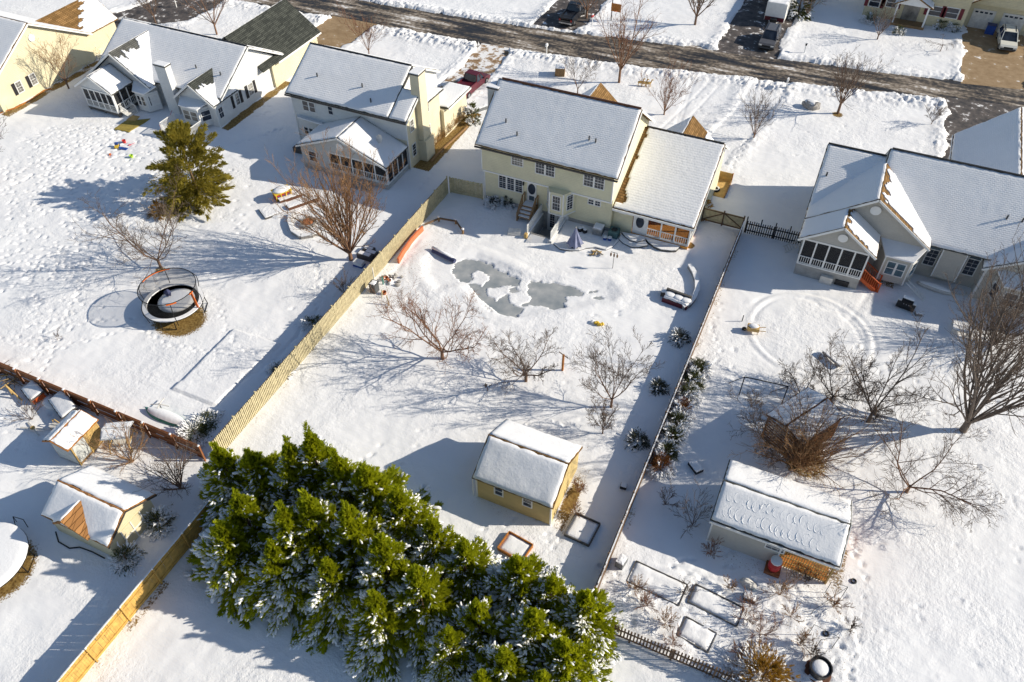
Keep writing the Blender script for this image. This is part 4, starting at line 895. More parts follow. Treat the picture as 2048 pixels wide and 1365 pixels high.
# ---------------------------------------------------------------- fences
def fence(name, label, p, q, h, step, w, mat_, bay=2.4, rails=(.35, 1.45), th=.025, post=.1, side=1, cap=False, pick='picket', jit=.03, seed=1, rail_snow=False, post_h=.1, back=False, top_snow=False):
    p, q = Vector((*p, 0)), Vector((*q, 0)); L = (q-p).length; d = (q-p)/L; a = math.atan2(d.y, d.x); rr = random.Random(seed)
    t = thing(name, label, 'fence', p)
    def put(mesh, nm, s, off, z=0, par=None, tilt=0):
        o = bpy.data.objects.new(nm, mesh); C.objects.link(o); o.parent = par or t
        o.location = d*s + Vector((-d.y, d.x, 0))*off + Vector((0, 0, z)); o.rotation_euler = (0, tilt, a); return o
    pm = [MB().box(-w/2, w/2, -th/2, th/2, -.12, hh).mesh(pick, mat_) for hh in (h-jit, h, h+jit)]
    n = int(L/step)
    for i in range(n): put(rr.choice(pm), pick, (i+.5)*L/n, 0, ground_z(*(p+d*(i+.5)*L/n)[:2])*.5, tilt=rr.gauss(0, .006))
    nb = max(1, round(L/bay)); bl = L/nb
    po = MB().box(-post/2, post/2, -post/2, post/2, -.3, h+post_h).mesh('post', mat_); ra = MB().box(0, bl, -.03, .03, -.045, .045).mesh('rail', mat_); sn = MB().box(.05, bl-.05, -.04, .04, .045, .085).mesh('snow', 'snow')
    for i in range(nb+1):
        o = put(po, 'post', i*bl, -.08*side)
        if cap: MB().blob((0, 0, h+post_h+.02), (post*.7, post*.7, .06), 8, 4).part('snow', 'snow', o, local=True)
    for i in range(nb):
        for z in rails:
            o = put(ra, 'rail', i*bl, -.05*side, z)
            if rail_snow:
                c = bpy.data.objects.new('snow', sn); C.objects.link(c); c.parent = o
    if top_snow:
        for i in range(nb):
            q_ = MB(); z_ = h+.01
            for u0_ in np.arange(.0, bl-.05, .3): q_.box(u0_, min(bl, u0_+.3), -.03-rr.uniform(0, .02), .035, z_, z_+.02+rr.uniform(0, .025))
            put(q_.mesh('snow', 'snow'), 'snow', i*bl, 0)['kind'] = 'stuff'
    if back:
        bm_ = MB().box(.06, bl-.06, -.008, .008, .05, h-.06).mesh('gap_shade_backing', 'fence_dark')  # sheet behind the pickets; its dark colour paints the shade in the gaps
        for i in range(nb): put(bm_, 'gap_shade_backing', i*bl, -.1*side)
    return t
fence('picket_fence', 'long pale wood picket fence left of the pool yard', (-31.35, 20.5), (-31.35, 54.4), 1.78, .152, .095, 'fence_wood', rails=(.3, .95, 1.5), side=-1, back=True)
fence('picket_fence', 'short grey-toned fence joining the pale picket fence to the pool house', (-31.2, 54.6), (-27.95, 54.85), 1.7, .12, .11, 'fence_wood', seed=2)
fence('picket_fence', 'weathered brown fence on the right side of the pool yard', (-4.5, 21.6), (-4.5, 59.6), 1.35, .152, .12, 'fence_dark', rails=(.3, 1.1), seed=3, side=-1, back=True, top_snow=True)
fence('picket_fence', 'black picket fence between the pool house and the beige house', (-4.3, 59.9), (.7, 60.1), 1.35, .19, .09, 'fence_black', bay=1.25, rails=(.3, 1.0), seed=4, post_h=.35, side=-1)
fence('picket_fence', 'dark picket fence at the bottom casting striped shadow on snow', (-4.2, 20.0), (5.4, 20.0), 1.25, .19, .09, 'fence_dark', rails=(.25, .95), seed=5)
fence('board_fence', 'golden board fence at the lower left with snow on its top', (-28.6, 1.5), (-28.6, 17.0), 1.65, .148, .142, 'fence_gold', rails=(.3, 1.3), seed=6, jit=.01, th=.03, cap=True, top_snow=True)
# red-brown panel fence: one panel a bay
t = thing('panel_fence', 'red-brown panel fence with snow-capped posts behind the playhouse', 'fence', (-56, 20.1, 0))
for i in range(10):
    x = -56+i*2.4
    MB().box(x+.06, x+2.34, 20.13, 20.17, .05, 1.58).part('panel', 'fence_brown', t)
    for z in (.2, .8, 1.5):
        o = MB().box(x, x+2.4, 20.07, 20.13, z-.045, z+.045).part('rail', 'fence_brown', t)
        if z < 1: MB().box(x+.2+.3*(i % 3), x+1.5+.25*(i % 4), 20.07, 20.11, z+.045, z+.07).part('snow', 'snow', o)
for i in range(11):
    x = -56+i*2.4; o = MB().box(x-.06, x+.06, 19.97, 20.07, -.2, 1.72).part('post', 'fence_brown', t); MB().blob((x, 20.02, 1.75), (.1, .1, .06), 8, 4).part('snow', 'snow', o)
# double gate beside the wing
t = thing('double_gate', 'grey-green double gate with diagonal braces beside the pool house', 'gate', (-6.3, 60.1, 0))
for a in (-8.2, -6.35):
    lf = MB().box(a, a+1.8, 60.08, 60.12, .1, 1.45).part('leaf', 'fence_wood', t)
    for z in (.2, 1.38): MB().box(a, a+1.8, 60.02, 60.08, z-.05, z+.05).part('rail', 'fence_dark', lf)
    MB().beam((a+.05, 60.05, .25) if a < -7 else (a+1.75, 60.05, .25), (a+1.75, 60.05, 1.33) if a < -7 else (a+.05, 60.05, 1.33), .05, .09).part('brace', 'fence_dark', lf)
for x in (-8.25, -6.4, -4.6): MB().box(x-.06, x+.06, 60.02, 60.16, -.2, 1.6).part('post', 'fence_dark', t)

# ---------------------------------------------------------------- small builders
def snowcap(par, x0, x1, y0, y1, z, th=.1, res=.2):
    s = snow_quad((x0, y0, z), (x1, y0, z), (x1, y1, z), (x0, y1, z), th=th, res=res, jit=.02, inset=.01); return s.part('snow', 'snow', par)
def planter(label, p, sx, sy, rz, h=.25, mat_='wood_new', th=.06, fill='snow', name='raised_bed', snow=False):
    t = thing(name, label, 'planter', (p[0], p[1], 0), rz)
    for s in (-1, 1):
        MB().box(-sx/2, sx/2, s*sy/2-th/2, s*sy/2+th/2, -.1, h).part('board', mat_, t, local=True)
        MB().box(s*sx/2-th/2, s*sx/2+th/2, -sy/2+th/2, sy/2-th/2, -.1, h-.005).part('board', mat_, t, local=True)
    m_ = snow_quad((-sx/2+.04, -sy/2+.04, h-.2), (sx/2-.04, -sy/2+.04, h-.2), (sx/2-.04, sy/2-.04, h-.2), (-sx/2+.04, sy/2-.04, h-.2), th=.12 if not snow else .27, res=.2, inset=0, jit=0)
    m_.part('fill', fill, t, local=True, smooth=True); return t
def rot_of(p, q): return math.atan2(q[1]-p[1], q[0]-p[0])
def px_box(name, label, cat, c, size, rz, mat_, snow=.08, group=None, z0=-.05):
    t = thing(name, label, cat, (c[0], c[1], 0), rz, group); a, b_, h = size
    MB().box(-a/2, a/2, -b_/2, b_/2, z0, h).part('body', mat_, t, local=True)
    if snow: snow_quad((-a/2, -b_/2, h), (a/2, -b_/2, h), (a/2, b_/2, h), (-a/2, b_/2, h), th=snow, res=.15, jit=.02, inset=.0).part('snow', 'snow', t, local=True)
    return t
def pole(name, label, cat, p, h, r=.05, mat_='deck_wood', lean=(0, 0)):
    return MB().tube((p[0], p[1], -.2), (p[0]+lean[0], p[1]+lean[1], h), r, r*.9, 8).top(name, mat_, label, cat, loc=(p[0], p[1], 0))

# ---------------------------------------------------------------- pool yard
A2 = thing('stair', 'wooden back steps with railings under the white storm door', 'steps', ((dx0+dx1)/2, 54.2, 0))
top = dz0
for i in range(4):
    z = top-.03-.19*i; MB().box(dx0-.15, dx1+.15, 54.9-.33*(i+1)-(.4 if i else .4), 54.9-.33*i-(.4 if i else 0), z-.12, z).part('tread', 'deck_wood', A2); MB().box(dx0-.12, dx1+.12, 54.92-.33*(i+1)-.4, 54.88-.33*i-(.4 if i else 0), z, z+.04).part('snow', 'snow', A2)
for x in (dx0-.2, dx1+.2):
    MB().beam((x, 54.9, top+.9), (x, 54.3, top+.9), .06, .09).beam((x, 54.3, top+.9), (x, 53.1, .95), .06, .09).part('handrail', 'deck_wood', A2)
    MB().beam((x, 54.85, top-.15), (x, 53.1, -.05), .05, .25).part('stringer', 'deck_wood', A2)
    for y, z in ((54.85, top), (54.3, top), (53.1, .0)): MB().box(x-.05, x+.05, y-.05, y+.05, -.1, z+.95).part('post', 'deck_wood', A2)
    for k in range(8): y = 54.3-.15*k; zz = top-(54.3-y)*top/1.3; MB().box(x-.02, x+.02, y-.02, y+.02, zz, zz+.9).part('baluster', 'deck_wood', A2)
W_ = thing('cellar_wall', 'sunken cellar entrance with concrete walls and white railings', 'wall', (-20.75, 53.4, 0))
for x0, x1 in ((-22.0, -21.76), (-19.74, -19.5)): MB().box(x0, x1, 51.3, 54.95, -1.6, .22).part('wall', 'block', W_); MB().box(x0-.02, x1+.02, 51.3, 54.9, .22, .28).part('snow', 'snow', W_)
MB().box(-22.0, -21.76, 51.0, 51.3, -.3, .5).part('lit_wall_end', 'wood_new', W_)  # orange block; its colour paints sunlight on the left wall's end
for x in (-21.88, -19.62): railing(W_, (x, 51.4, .25), (x, 54.8, .35), .95, 30, 'white')
for i in range(6): MB().box(-21.75, -19.75, 51.9+.27*i, 52.2+.27*i, -1.6, -.1-.23*i).part('step', 'concrete', W_)
z3 = zoom(950, 280, 3.864)
# closed parasol
p = G(*z3(770, 835)); U_ = thing('parasol', 'closed navy patio umbrella standing on the patio', 'umbrella', p)
m_ = MB(); prof = []
for k in range(9):
    t = k/8; prof.append((.06+.62*t**1.3, 2.15-1.65*t))
vs = []
for r, z in prof:
    for i in range(16): a = 2*math.pi*i/16; rr_ = r*(1+.16*(1 if i % 2 else -1)); vs.append((rr_*math.cos(a), rr_*math.sin(a), z))
m_.add(vs, [(k*16+i, k*16+(i+1) % 16, (k+1)*16+(i+1) % 16, (k+1)*16+i) for k in range(8) for i in range(16)]); m_.part('canopy', 'navy_pale', U_, local=True)
MB().tube((0, 0, -.1), (0, 0, 2.3), .03, .03, 8).part('pole', 'white_dirty', U_, local=True); MB().lathe((0, 0, 0), [(.3, 0), (.3, .08), (.08, .12)], 14).part('base', 'dark_grey', U_, local=True)
def ac_unit(label, c, s, h, mat_, snow=True, rz=0):
    t = thing('air_conditioner', label, 'air conditioner', (c[0], c[1], 0), rz)
    MB().box(-s/2, s/2, -s/2, s/2, 0, h).part('casing', mat_, t, local=True); MB().box(-s/2-.06, s/2+.06, -s/2-.06, s/2+.06, -.1, .03).part('pad', 'concrete', t, local=True)
    for k in range(6): z = .12+k*(h-.2)/6; MB().box(-s/2-.012, s/2+.012, -s/2-.012, s/2+.012, z, z+.03).part('louvre', 'dark_grey' if mat_ != 'ac_green' else 'ac_green', t, local=True)
    if snow: snow_quad((-s/2, -s/2, h), (s/2, -s/2, h), (s/2, s/2, h), (-s/2, s/2, h), th=.12, res=.12, inset=.0, jit=.01).part('snow', 'snow', t, local=True, smooth=True)
    else:
        MB().lathe((0, 0, h), [(s*.42, 0), (s*.42, .03), (s*.36, .03), (s*.36, -.0)], 20).part('fan_ring', 'ac_green', t, local=True); MB().lathe((0, 0, h), [(s*.36, .004), (s*.05, .008)], 20).part('fan_well', 'black', t, local=True)
        for k in range(4): MB().beam((0, 0, h+.015), (s*.35*math.cos(k*1.57), s*.35*math.sin(k*1.57), h+.015), .1, .012).part('blade', 'dark_grey', t, local=True)
ac_unit('grey air conditioner with a snow cap by the pool house wall', G(*z3(952, 725)), .85, .8, 'ac_grey'); ac_unit('green air conditioner with open fan top', G(*z3(1072, 745)), .85, .75, 'ac_green', False)
for k, (x, y) in enumerate(((1003, 775), (1040, 780))):
    c = G(*z3(x, y)); t = thing('bucket', ['blue bucket with white lid, left of the pair', 'blue bucket with white lid, right of the pair'][k], 'bucket', c, group='buckets by the green air conditioner')
    MB().lathe((0, 0, 0), [(.15, -.02), (.18, .36)], 14).part('body', 'blue', t, local=True); MB().lathe((0, 0, 0), [(.19, .34), (.19, .40), (.1, .43)], 14).part('lid', 'white', t, local=True)
t = thing('garden_pot', 'dark bagged pots with snow beside the parasol', 'pot', G(*z3(830, 715)))
for k in range(3): MB().blob((.25*k-.25, .2*(k % 2), .18), (.24, .24, .25), 8, 5).part('bag', 'black', t, local=True); MB().blob((.25*k-.25, .2*(k % 2), .42), (.18, .18, .05), 8, 4).part('snow', 'snow', t, local=True)
t = thing('hand_rail', 'thin metal frame leaning on the pool house wall', 'rail', G(*z3(800, 615)))
MB().path([(0, 0, 0), (0, .7, 1.0), (.55, .7, 1.0), (.55, 0, 0)], .02).part('tube_frame', 'steel', t, local=True); MB().tube((0, .35, .5), (.55, .35, .5), .018).part('rung', 'steel', t, local=True)
MB().prism([(0, 0, .02), (1.1, .25, .02), (1.0, .75, .5), (-.05, .5, .5)], (0, -.03, .04)).top('board', 'white_dirty', 'pale board lying against the cellar wall on the snow', 'board', loc=(0, 0, 0)).location = G(*z3(250, 740))
t = thing('log_pile', 'small pile of pale logs on the snow by the terrace', 'logs', G(*z3(940, 890)))
rr = random.Random(4)
for k in range(12): a = rr.uniform(0, 3.1); c = Vector((rr.uniform(-.4, .4), rr.uniform(-.3, .3), .08+.07*(k//4))); d = Vector((math.cos(a), math.sin(a), rr.uniform(-.2, .2)))*.32; MB().tube(c-d, c+d, .06, .05, 6).part('log', 'wood_new' if k % 2 else 'stone', t, local=True)
c = G(*z3(1063, 995)); t = thing('bird_feeder_pole', 'slim feeder pole with hanging vanes standing in snow by the pool', 'pole', c)
MB().tube((0, 0, -.2), (0, 0, 1.75), .025, .02, 6).part('pole', 'black_metal', t, local=True); MB().beam((-.3, 0, 1.75), (.3, 0, 1.75), .03, .03).part('arm', 'black_metal', t, local=True)
for x in (-.28, 0, .28): MB().lathe((x, 0, 1.45), [(.02, .22), (.08, .1), (.08, -.08), (.02, -.2)], 8).part('vane', 'fence_dark', t, local=True)
# terraces in front of the porch: pieces with dark edges under snow
def terrace(label, pts, z1, cat='terrace'):
    pl = [tuple(G(*z8_(x, y), z1)[:2]) for x, y in pts]; cxx = sum(p[0] for p in pl)/len(pl); cyy = sum(p[1] for p in pl)/len(pl)
    t = thing('terrace_step', label, 'step', (cxx, cyy, 0)); MB().pz(pl, -.2, z1).part('edging', 'deck_grey', t)
    MB().pz([(cxx+(x-cxx)*.975, cyy+(y-cyy)*.96) for x, y in pl], z1, z1+.05).part('snow', 'snow', t)
terrace('upper curved terrace step in front of the porch door', [(225, 830), (300, 920), (400, 990), (520, 1015), (640, 990), (695, 965), (640, 905), (390, 855)], .32)
terrace('lower curved terrace step left of the porch', [(165, 955), (250, 1040), (400, 1110), (560, 1120), (740, 1080), (690, 985), (520, 1040), (390, 1010), (290, 940), (215, 860)], .17)
terrace('curved terrace edge below the porch screens', [(700, 968), (760, 1030), (860, 1110), (1000, 1170), (1200, 1190), (1290, 1185), (1380, 1100), (900, 985), (640, 905)], .24)
def border(name, label, pts, h, w, mat_, snow=True, cat='wall', zoomf=None):
    pl = [Vector((*G(*(zoomf(x, y) if zoomf else (x, y)))[:2], 0)) for x, y in pts]; c = sum(pl, Vector())/len(pl); t = thing(name, label, cat, (c.x, c.y, 0))
    for a, b_ in zip(pl[:-1], pl[1:]):
        o = MB().beam(a+Vector((0, 0, h/2-.05)), b_+Vector((0, 0, h/2-.05)), w, h+.1).part('section', mat_, t)
        if snow: MB().beam(a+Vector((0, 0, h+.05)), b_+Vector((0, 0, h+.05)), w*1.1, .1).part('snow', 'snow', o)
    return t
border('patio_edging', 'low dark curved edging along the patio snow', [(610, 810), (660, 850), (730, 860), (800, 862), (850, 845), (930, 838), (1010, 858), (1060, 835), (1105, 785)], .14, .12, 'deck_grey', zoomf=z3)
border('retaining_wall', 'snow-topped curved garden wall beside the sofa', [(1655, 990), (1690, 1050), (1710, 1110), (1712, 1180), (1690, 1240), (1650, 1290), (1600, 1310)], .35, .35, 'stone', zoomf=z3)
t = thing('outdoor_sofa', 'brown outdoor sofa heaped with snow near the curved wall', 'sofa', G(*z3(1560, 1260)), R(-6))
MB().box(-1.15, 1.0, -.5, .5, -.05, .4).part('base', 'maroon', t, local=True); MB().box(-1.15, 1.0, .32, .5, .4, .8).part('backrest', 'deck_grey', t, local=True)
snow_quad((-1.12, -.48, .4), (.98, -.48, .4), (.98, .32, .4), (-1.12, .32, .4), th=.2, res=.15).part('snow', 'snow', t, local=True, smooth=True)
for x in (-.7, .05, .7): MB().blob((x, .05, .6), (.42, .36, .1), 12, 6, .08).part('snow_heap', 'snow', t, local=True, smooth=True)
px_box('side_table', 'small snow-covered side table by the sofa', 'table', G(*z3(1470, 1195)), (.7, .7, .45), .1, 'deck_grey', .12)
t = thing('toy', 'yellow plastic garden toy lying in the snow', 'toy', G(1197, 650))
for k in range(5): MB().blob((.14*k-.28, .1*math.sin(k*2), .12), (.16, .12, .14), 8, 5).part('lobe', 'yellow', t, local=True)
MB().blob((-.5, .05, .1), (.2, .2, .1), 8, 4).part('snow', 'snow', t, local=True)
t = thing('trellis_post', 'wooden post with cross arm between the two larger pool yard trees', 'post', G(1125, 741))
MB().box(-.07, .07, -.07, .07, -.2, 1.7).part('post', 'wood_orange', t, local=True); MB().beam((-.4, .1, 1.75), (.4, -.1, 1.6), .05, .06).part('cross_arm', 'fence_dark', t, local=True)
z4 = zoom(900, 800, 4.096)
a, b_ = G(*z4(470, 1120)), G(*z4(655, 1190)); c = G(*z4(535, 1215)); planter('new wood raised bed between the yellow shed and the evergreens', c, 1.75, 1.35, R(-8), .28, 'wood_orange')
c = G(*z4(1082, 1070)); planter('dark old raised bed with dead stems right of the yellow shed', c, 1.7, 1.75, R(-4), .25, 'deck_grey')
px_box('stepping_box', 'small black box standing on shaded snow by the right fence', 'box', G(*z4(1420, 720)), (.42, .36, .3), .1, 'black', .06)
# left side of the yard
t = border('planter_wall', 'orange clay-coloured curved planter wall along the pale fence', [(797, 527), (808, 508), (822, 488), (836, 472), (846, 462)], .55, .16, 'orange_clay', snow=False)
t = thing('log_rail', 'low log rail with snowy posts beside the pale fence', 'rail', G(900, 455))
pr = [G(850, 456), G(878, 443), G(912, 448), G(926, 468)]
for a, b_ in zip(pr[:-1], pr[1:]): MB().beam(a+Vector((0, 0, .35)), b_+Vector((0, 0, .3)), .12, .14).part('log', 'fence_dark', t)
for a in pr[1:]: MB().tube(a+Vector((0, 0, -.1)), a+Vector((0, 0, .5)), .1, .1, 8).part('post', 'deck_wood', t); MB().blob(a+Vector((0, 0, .53)), (.14, .14, .07), 8, 4).part('snow', 'snow', t)
t = thing('pool_cover_reel', 'dark blue pool cover reel half buried at the pool edge', 'reel', G(888, 514))
a, b_ = G(866, 503), G(910, 525); MB().tube(a+Vector((0, 0, .12)), b_+Vector((0, 0, .12)), .2, .2, 10).part('roll', 'navy', t); MB().tube(a+Vector((-.1, .12, .28)), b_+Vector((-.3, .2, .26)), .16, .14, 10).part('snow', 'snow', t, smooth=True)
z9 = zoom(700, 470, 8.03)
t = thing('trash_bin', 'dark grey wheeled bin with snowy lid by the pale fence', 'bin', G(*z9(400, 915)))
MB().prism([(-.28, -.3, -.02), (.28, -.3, -.02), (.28, .3, -.02), (-.28, .3, -.02)], (0, 0, .95)).part('body', 'dark_grey', t, local=True); MB().box(-.33, .33, -.36, .36, .93, 1.0).part('lid', 'dark_grey', t, local=True)
snow_quad((-.3, -.33, 1.0), (.3, -.33, 1.0), (.3, .33, 1.0), (-.3, .33, 1.0), th=.08, res=.15).part('snow', 'snow', t, local=True)
pole('pipe', 'pale capped pipe standing behind the grey bin', 'pipe', G(*z9(385, 715)), 1.3, .07, 'white_dirty'); pole('post', 'short pale post leaning near the grey bin', 'post', G(*z9(512, 1010)), .9, .05, 'fence_wood', (.1, 0)); pole('post', 'short leaning stake with long shadow near the grey bin', 'post', G(*z9(630, 1150)), .95, .05, 'fence_wood', (-.25, .2))
pole('post', 'pale post directly against the picket fence near the bin', 'post', G(*z9(258, 825)), 1.35, .07, 'fence_wood')
for k, (x, y, s) in enumerate(((585, 735, .22), (640, 760, .16), (555, 960, .2))): MB().lathe((0, 0, 0), [(s*.7, 0), (s, s*1.6), (s*.85, s*1.6), (s*.6, s*.7)], 12).top('flower_pot', 'terracotta', ['large terracotta pot in the rubble beside the bin', 'small terracotta pot right of the larger pot', 'terracotta pot behind the leaning stake'][k], 'pot', 'pots by the grey bin', loc=(0, 0, 0)).location = G(*z9(x, y))
rr = random.Random(9)
t = thing('rubble_pile', 'snow-dusted stones and roots beside the grey bin', 'rubble', G(*z9(680, 720)))
for k in range(16): MB().blob((rr.uniform(-.8, .8), rr.uniform(-.7, .7), .1), (rr.uniform(.12, .3), rr.uniform(.1, .22), rr.uniform(.1, .18)), 7, 4, .3).part('stone', 'stone' if k % 3 else 'snow', t, local=True)
pole('hose', 'teal hose hanging on a stake by the bin', 'hose', G(*z9(535, 800)), .8, .06, 'teal')

# ---------------------------------------------------------------- left neighbour's yard
def trampoline(label, c, r, z, net=None, snowy=False):
    t = thing('trampoline', label, 'trampoline', c); n = 40
    ring = lambda rad, zz, tr, nm, mt: MB().path([(rad*math.cos(2*math.pi*i/n), rad*math.sin(2*math.pi*i/n), zz) for i in range(n+1)], tr, 6).part(nm, mt, t, local=True)
    ring(r, z, .05, 'frame', 'black_metal')
    MB().lathe((0, 0, z), [(r-.3, .0), (.02, -.04)], n).part('mat', 'dark_grey', t, local=True)
    MB().lathe((0, 0, z), [(r+.02, .0), (r+.02, .1), (r-.32, .1), (r-.32, .0)], n).part('pad', 'snow', t, local=True)
    if snowy:
        m_ = MB(); vs = [(0, 0, z+.22)]
        for k, (rad, zz) in enumerate(((r*.5, .21), (r*.8, .19), (r*.97, .15), (r*1.0, .08))):
            for i in range(n): a = 2*math.pi*i/n; j = 1+.012*math.sin(i*2.7)+(.012 if i % 2 and k > 1 else 0); vs.append((rad*j*math.cos(a), rad*j*math.sin(a), z+zz))
        fs = [(0, 1+i, 1+(i+1) % n) for i in range(n)]+[(1+k*n+i, 1+(k+1)*n+i, 1+(k+1)*n+(i+1) % n, 1+k*n+(i+1) % n) for k in range(3) for i in range(n)]
        m_.add(vs, fs).part('snow', 'snow', t, local=True, smooth=True)
    else:
        MB().lathe((.1, .25, z-.02), [(r*.62, .03), (r*.45, .09), (.02, .11)], 24).part('snow', 'snow', t, local=True, smooth=True)
    for k in range(4):
        a = math.pi/2*k+.5; p0 = Vector((r*math.cos(a-.22), r*math.sin(a-.22), 0)); p1 = Vector((r*math.cos(a+.22), r*math.sin(a+.22), 0))
        MB().path([p0+Vector((0, 0, z)), p0*1.04+Vector((0, 0, .05)), p1*1.04+Vector((0, 0, .05)), p1+Vector((0, 0, z))], .035, 6).part('leg', 'black_metal', t, local=True)
    if net:
        z1, rt = net; m_ = MB(); vs = []
        for rad, zz in ((r-.32, z+.05), (rt, z1)):
            for i in range(n): a = 2*math.pi*i/n; vs.append((rad*math.cos(a), rad*math.sin(a), zz))
        m_.add(vs, [(i, (i+1) % n, n+(i+1) % n, n+i) for i in range(n)]).part('net', 'net', t, local=True)
        ring(rt, z1, .035, 'top_ring', 'black_metal')
        for k in range(6):
            a = 2*math.pi*k/6+.3; e = Vector((math.cos(a), math.sin(a), 0))
            MB().path([e*(r+.03)+Vector((0, 0, z-.5)), e*(r+.22)+Vector((0, 0, z+.5)), e*(r+.2)+Vector((0, 0, z+1.1)), e*(rt)+Vector((0, 0, z1))], .03, 6).part('pole', 'black_metal', t, local=True)
        for a0, a1 in ((2.2, 3.3), (5.4, 5.75), (.0, .18)):
            MB().path([(rt*1.01*math.cos(a), rt*1.01*math.sin(a), z1-.06) for a in np.linspace(a0, a1, 10)], .06, 6).part('orange_sleeve', 'orange', t, local=True)
        MB().beam((r*math.cos(.1), r*math.sin(.1), z+.1), (rt*math.cos(.1), rt*math.sin(.1), z1), .05, .22).part('door_flap', 'orange', t, local=True)
        MB().blob((-.7, .35, z+.45), (.3, .2, .35), 8, 5, .3).part('bunched_net', 'navy', t, local=True)
    return t
trampoline('round trampoline with dark safety net and orange trim', (-44.0, 31.0, 0), 2.35, .85, (2.55, 2.2)); trampoline('snow-covered round trampoline without net at the lower left corner', (-38.9, 8.3, 0), 2.55, .8, None, True)
z1_ = zoom(0, 0, 3.412)
toys = [((850, 975), 'red', 'red toy bucket on the trampled snow'), ((893, 990), 'pink', 'pink toy scoop on the trampled snow'), ((800, 1008), 'yellow', 'yellow toy truck on the trampled snow'), ((842, 1018), 'blue', 'blue toy sled on the trampled snow'), ((900, 1077), 'lime', 'lime green toy pail below the other toys'), ((752, 1060), 'orange', 'orange toy shovel left of the other toys')]
for k, (q, c, l) in enumerate(toys):
    p = G(*z1_(*q)); t = thing('toy', l, 'toy', p, k*1.1, 'toys scattered on the snow')
    if k in (0, 4): MB().lathe((0, 0, 0), [(.14, -.02), (.2, .3), (.17, .3), (.1, .04)], 12).part('pail', c, t, local=True)
    elif k == 2: MB().box(-.3, .3, -.17, .17, .1, .25).part('bed', c, t, local=True); MB().box(.05, .3, -.16, .16, .25, .45).part('cab', 'blue', t, local=True); [MB().tube((x, y, .1), (x, y+.06*s, .1), .1, .1, 8).part('wheel', 'black', t, local=True) for x in (-.2, .2) for y, s in ((-.2, -1), (.17, 1))]
    elif k == 3: MB().prism([(-.45, -.2, 0), (.3, -.2, 0), (.45, 0, .12), (.3, .2, 0), (-.45, .2, 0)], (0, 0, .08)).part('sled', c, t, local=True)
    else: MB().tube((0, 0, .05), (.45, 0, .08), .025, .02, 6).part('handle', c, t, local=True); MB().box(-.22, .02, -.1, .1, .02, .08).part('scoop', c, t, local=True)
pl = [tuple(G(*z1_(x, y))[:2]) for x, y in ((862, 828), (900, 792), (955, 800), (925, 832))]; MB().pz(pl, -.05, .10).top('door_mat', 'mat_tan', 'tan mat at the foot of the porch steps', 'mat')
pl = [tuple(G(*z1_(x, y))[:2]) for x, y in ((780, 885), (855, 832), (1028, 815), (880, 905))]; MB().pz(pl, -.05, .09).top('grass_mat', 'straw_mat', 'yellow-green mat on the snow near the porch steps', 'mat')
D2 = thing('deck', 'small back deck with white railing behind the evergreen tree', 'deck', (-61.6, 52.8, 0))
MB().box(-63.6, -60.0, 51.5, 53.8, .1, .3).part('floor', 'deck_grey', D2)
for x in (-63.5, -60.1):
    for y in (51.6, 53.6): MB().box(x-.06, x+.06, y-.06, y+.06, -.1, .3).part('pier', 'deck_grey', D2)
for a, b_ in (((-63.6, 51.55), (-60.0, 51.55)), ((-60.0, 51.55), (-60.0, 53.7)), ((-63.6, 51.55), (-63.6, 53.7))): railing(D2, (*a, .3), (*b_, .3), .95)
t = thing('rope_fence', 'slack pink tape on stakes beside the small chimney', 'tape', G(*z1_(1100, 860)))
a, b_, c = G(*z1_(1100, 885)), G(*z1_(1185, 790)), G(*z1_(1150, 850))
MB().path([a+Vector((0, 0, .5)), c+Vector((0, 0, .35)), b_+Vector((0, 0, .6))], .03).part('tape', 'pink', t); MB().tube(a+Vector((0, 0, -.1)), a+Vector((0, 0, .6)), .025).part('stake', 'red', t)
z6 = zoom(500, 340, 6.823)
t = thing('toy_house', 'red and yellow toy playhouse with snow on its roof', 'playhouse', G(*z6(455, 390)), R(58))
MB().box(-.75, .75, -.45, .45, -.02, .75).part('body', 'red', t, local=True)
for x in (-.72, -.25, .25, .72):
    for y in (-.46, .46): MB().box(x-.05, x+.05, y-.04, y+.04, 0, .9).part('pillar', 'yellow', t, local=True)
for x in (-.48, 0, .48): MB().box(x-.16, x+.16, -.465, -.45, .3, .65).part('opening', 'navy', t, local=True)
MB().box(-.85, .85, -.55, .55, .88, .96).part('roof', 'yellow', t, local=True); MB().blob((0, 0, 1.0), (.88, .56, .2), 14, 6, .05).part('snow', 'snow', t, local=True, smooth=True)
for k, (x, y, l, w_) in enumerate(((560, 420, 2.2, .55), (730, 490, 3.0, .6))): px_box('deck_box', ['short brown storage bench on the patio edge', 'long brown storage bench with snow, nearer the bare tree'][k], 'bench', G(*z6(x, y)), (l, w_, .5), R(58), 'trim_brown', .06, 'brown patio benches')
px_box('patio_slab', 'snow-covered raised patio corner beside the brown benches', 'slab', G(*z6(350, 560)), (2.6, 1.7, .22), R(58), 'deck_grey', .07)
border('fire_pit_wall', 'low curved stone seat wall around the fire pit', [(560, 640), (545, 740), (590, 870), (700, 940), (850, 920), (960, 870)], .32, .3, 'stone', zoomf=z6)
t = thing('fire_pit', 'round fire pit with rust-coloured bowl', 'fire pit', G(*z6(800, 740)))
MB().lathe((0, 0, 0), [(.75, -.05), (.75, .3), (.55, .3), (.5, .1)], 18).part('ring', 'stone', t, local=True); MB().lathe((0, 0, .1), [(.5, .0), (.45, .25), (.2, .3)], 14).part('bowl', 'terracotta', t, local=True)
t = thing('pallet_stack', 'dark crates and a pale cooler stacked behind the fence under the bare tree', 'crates', G(*z6(1590, 1200)))
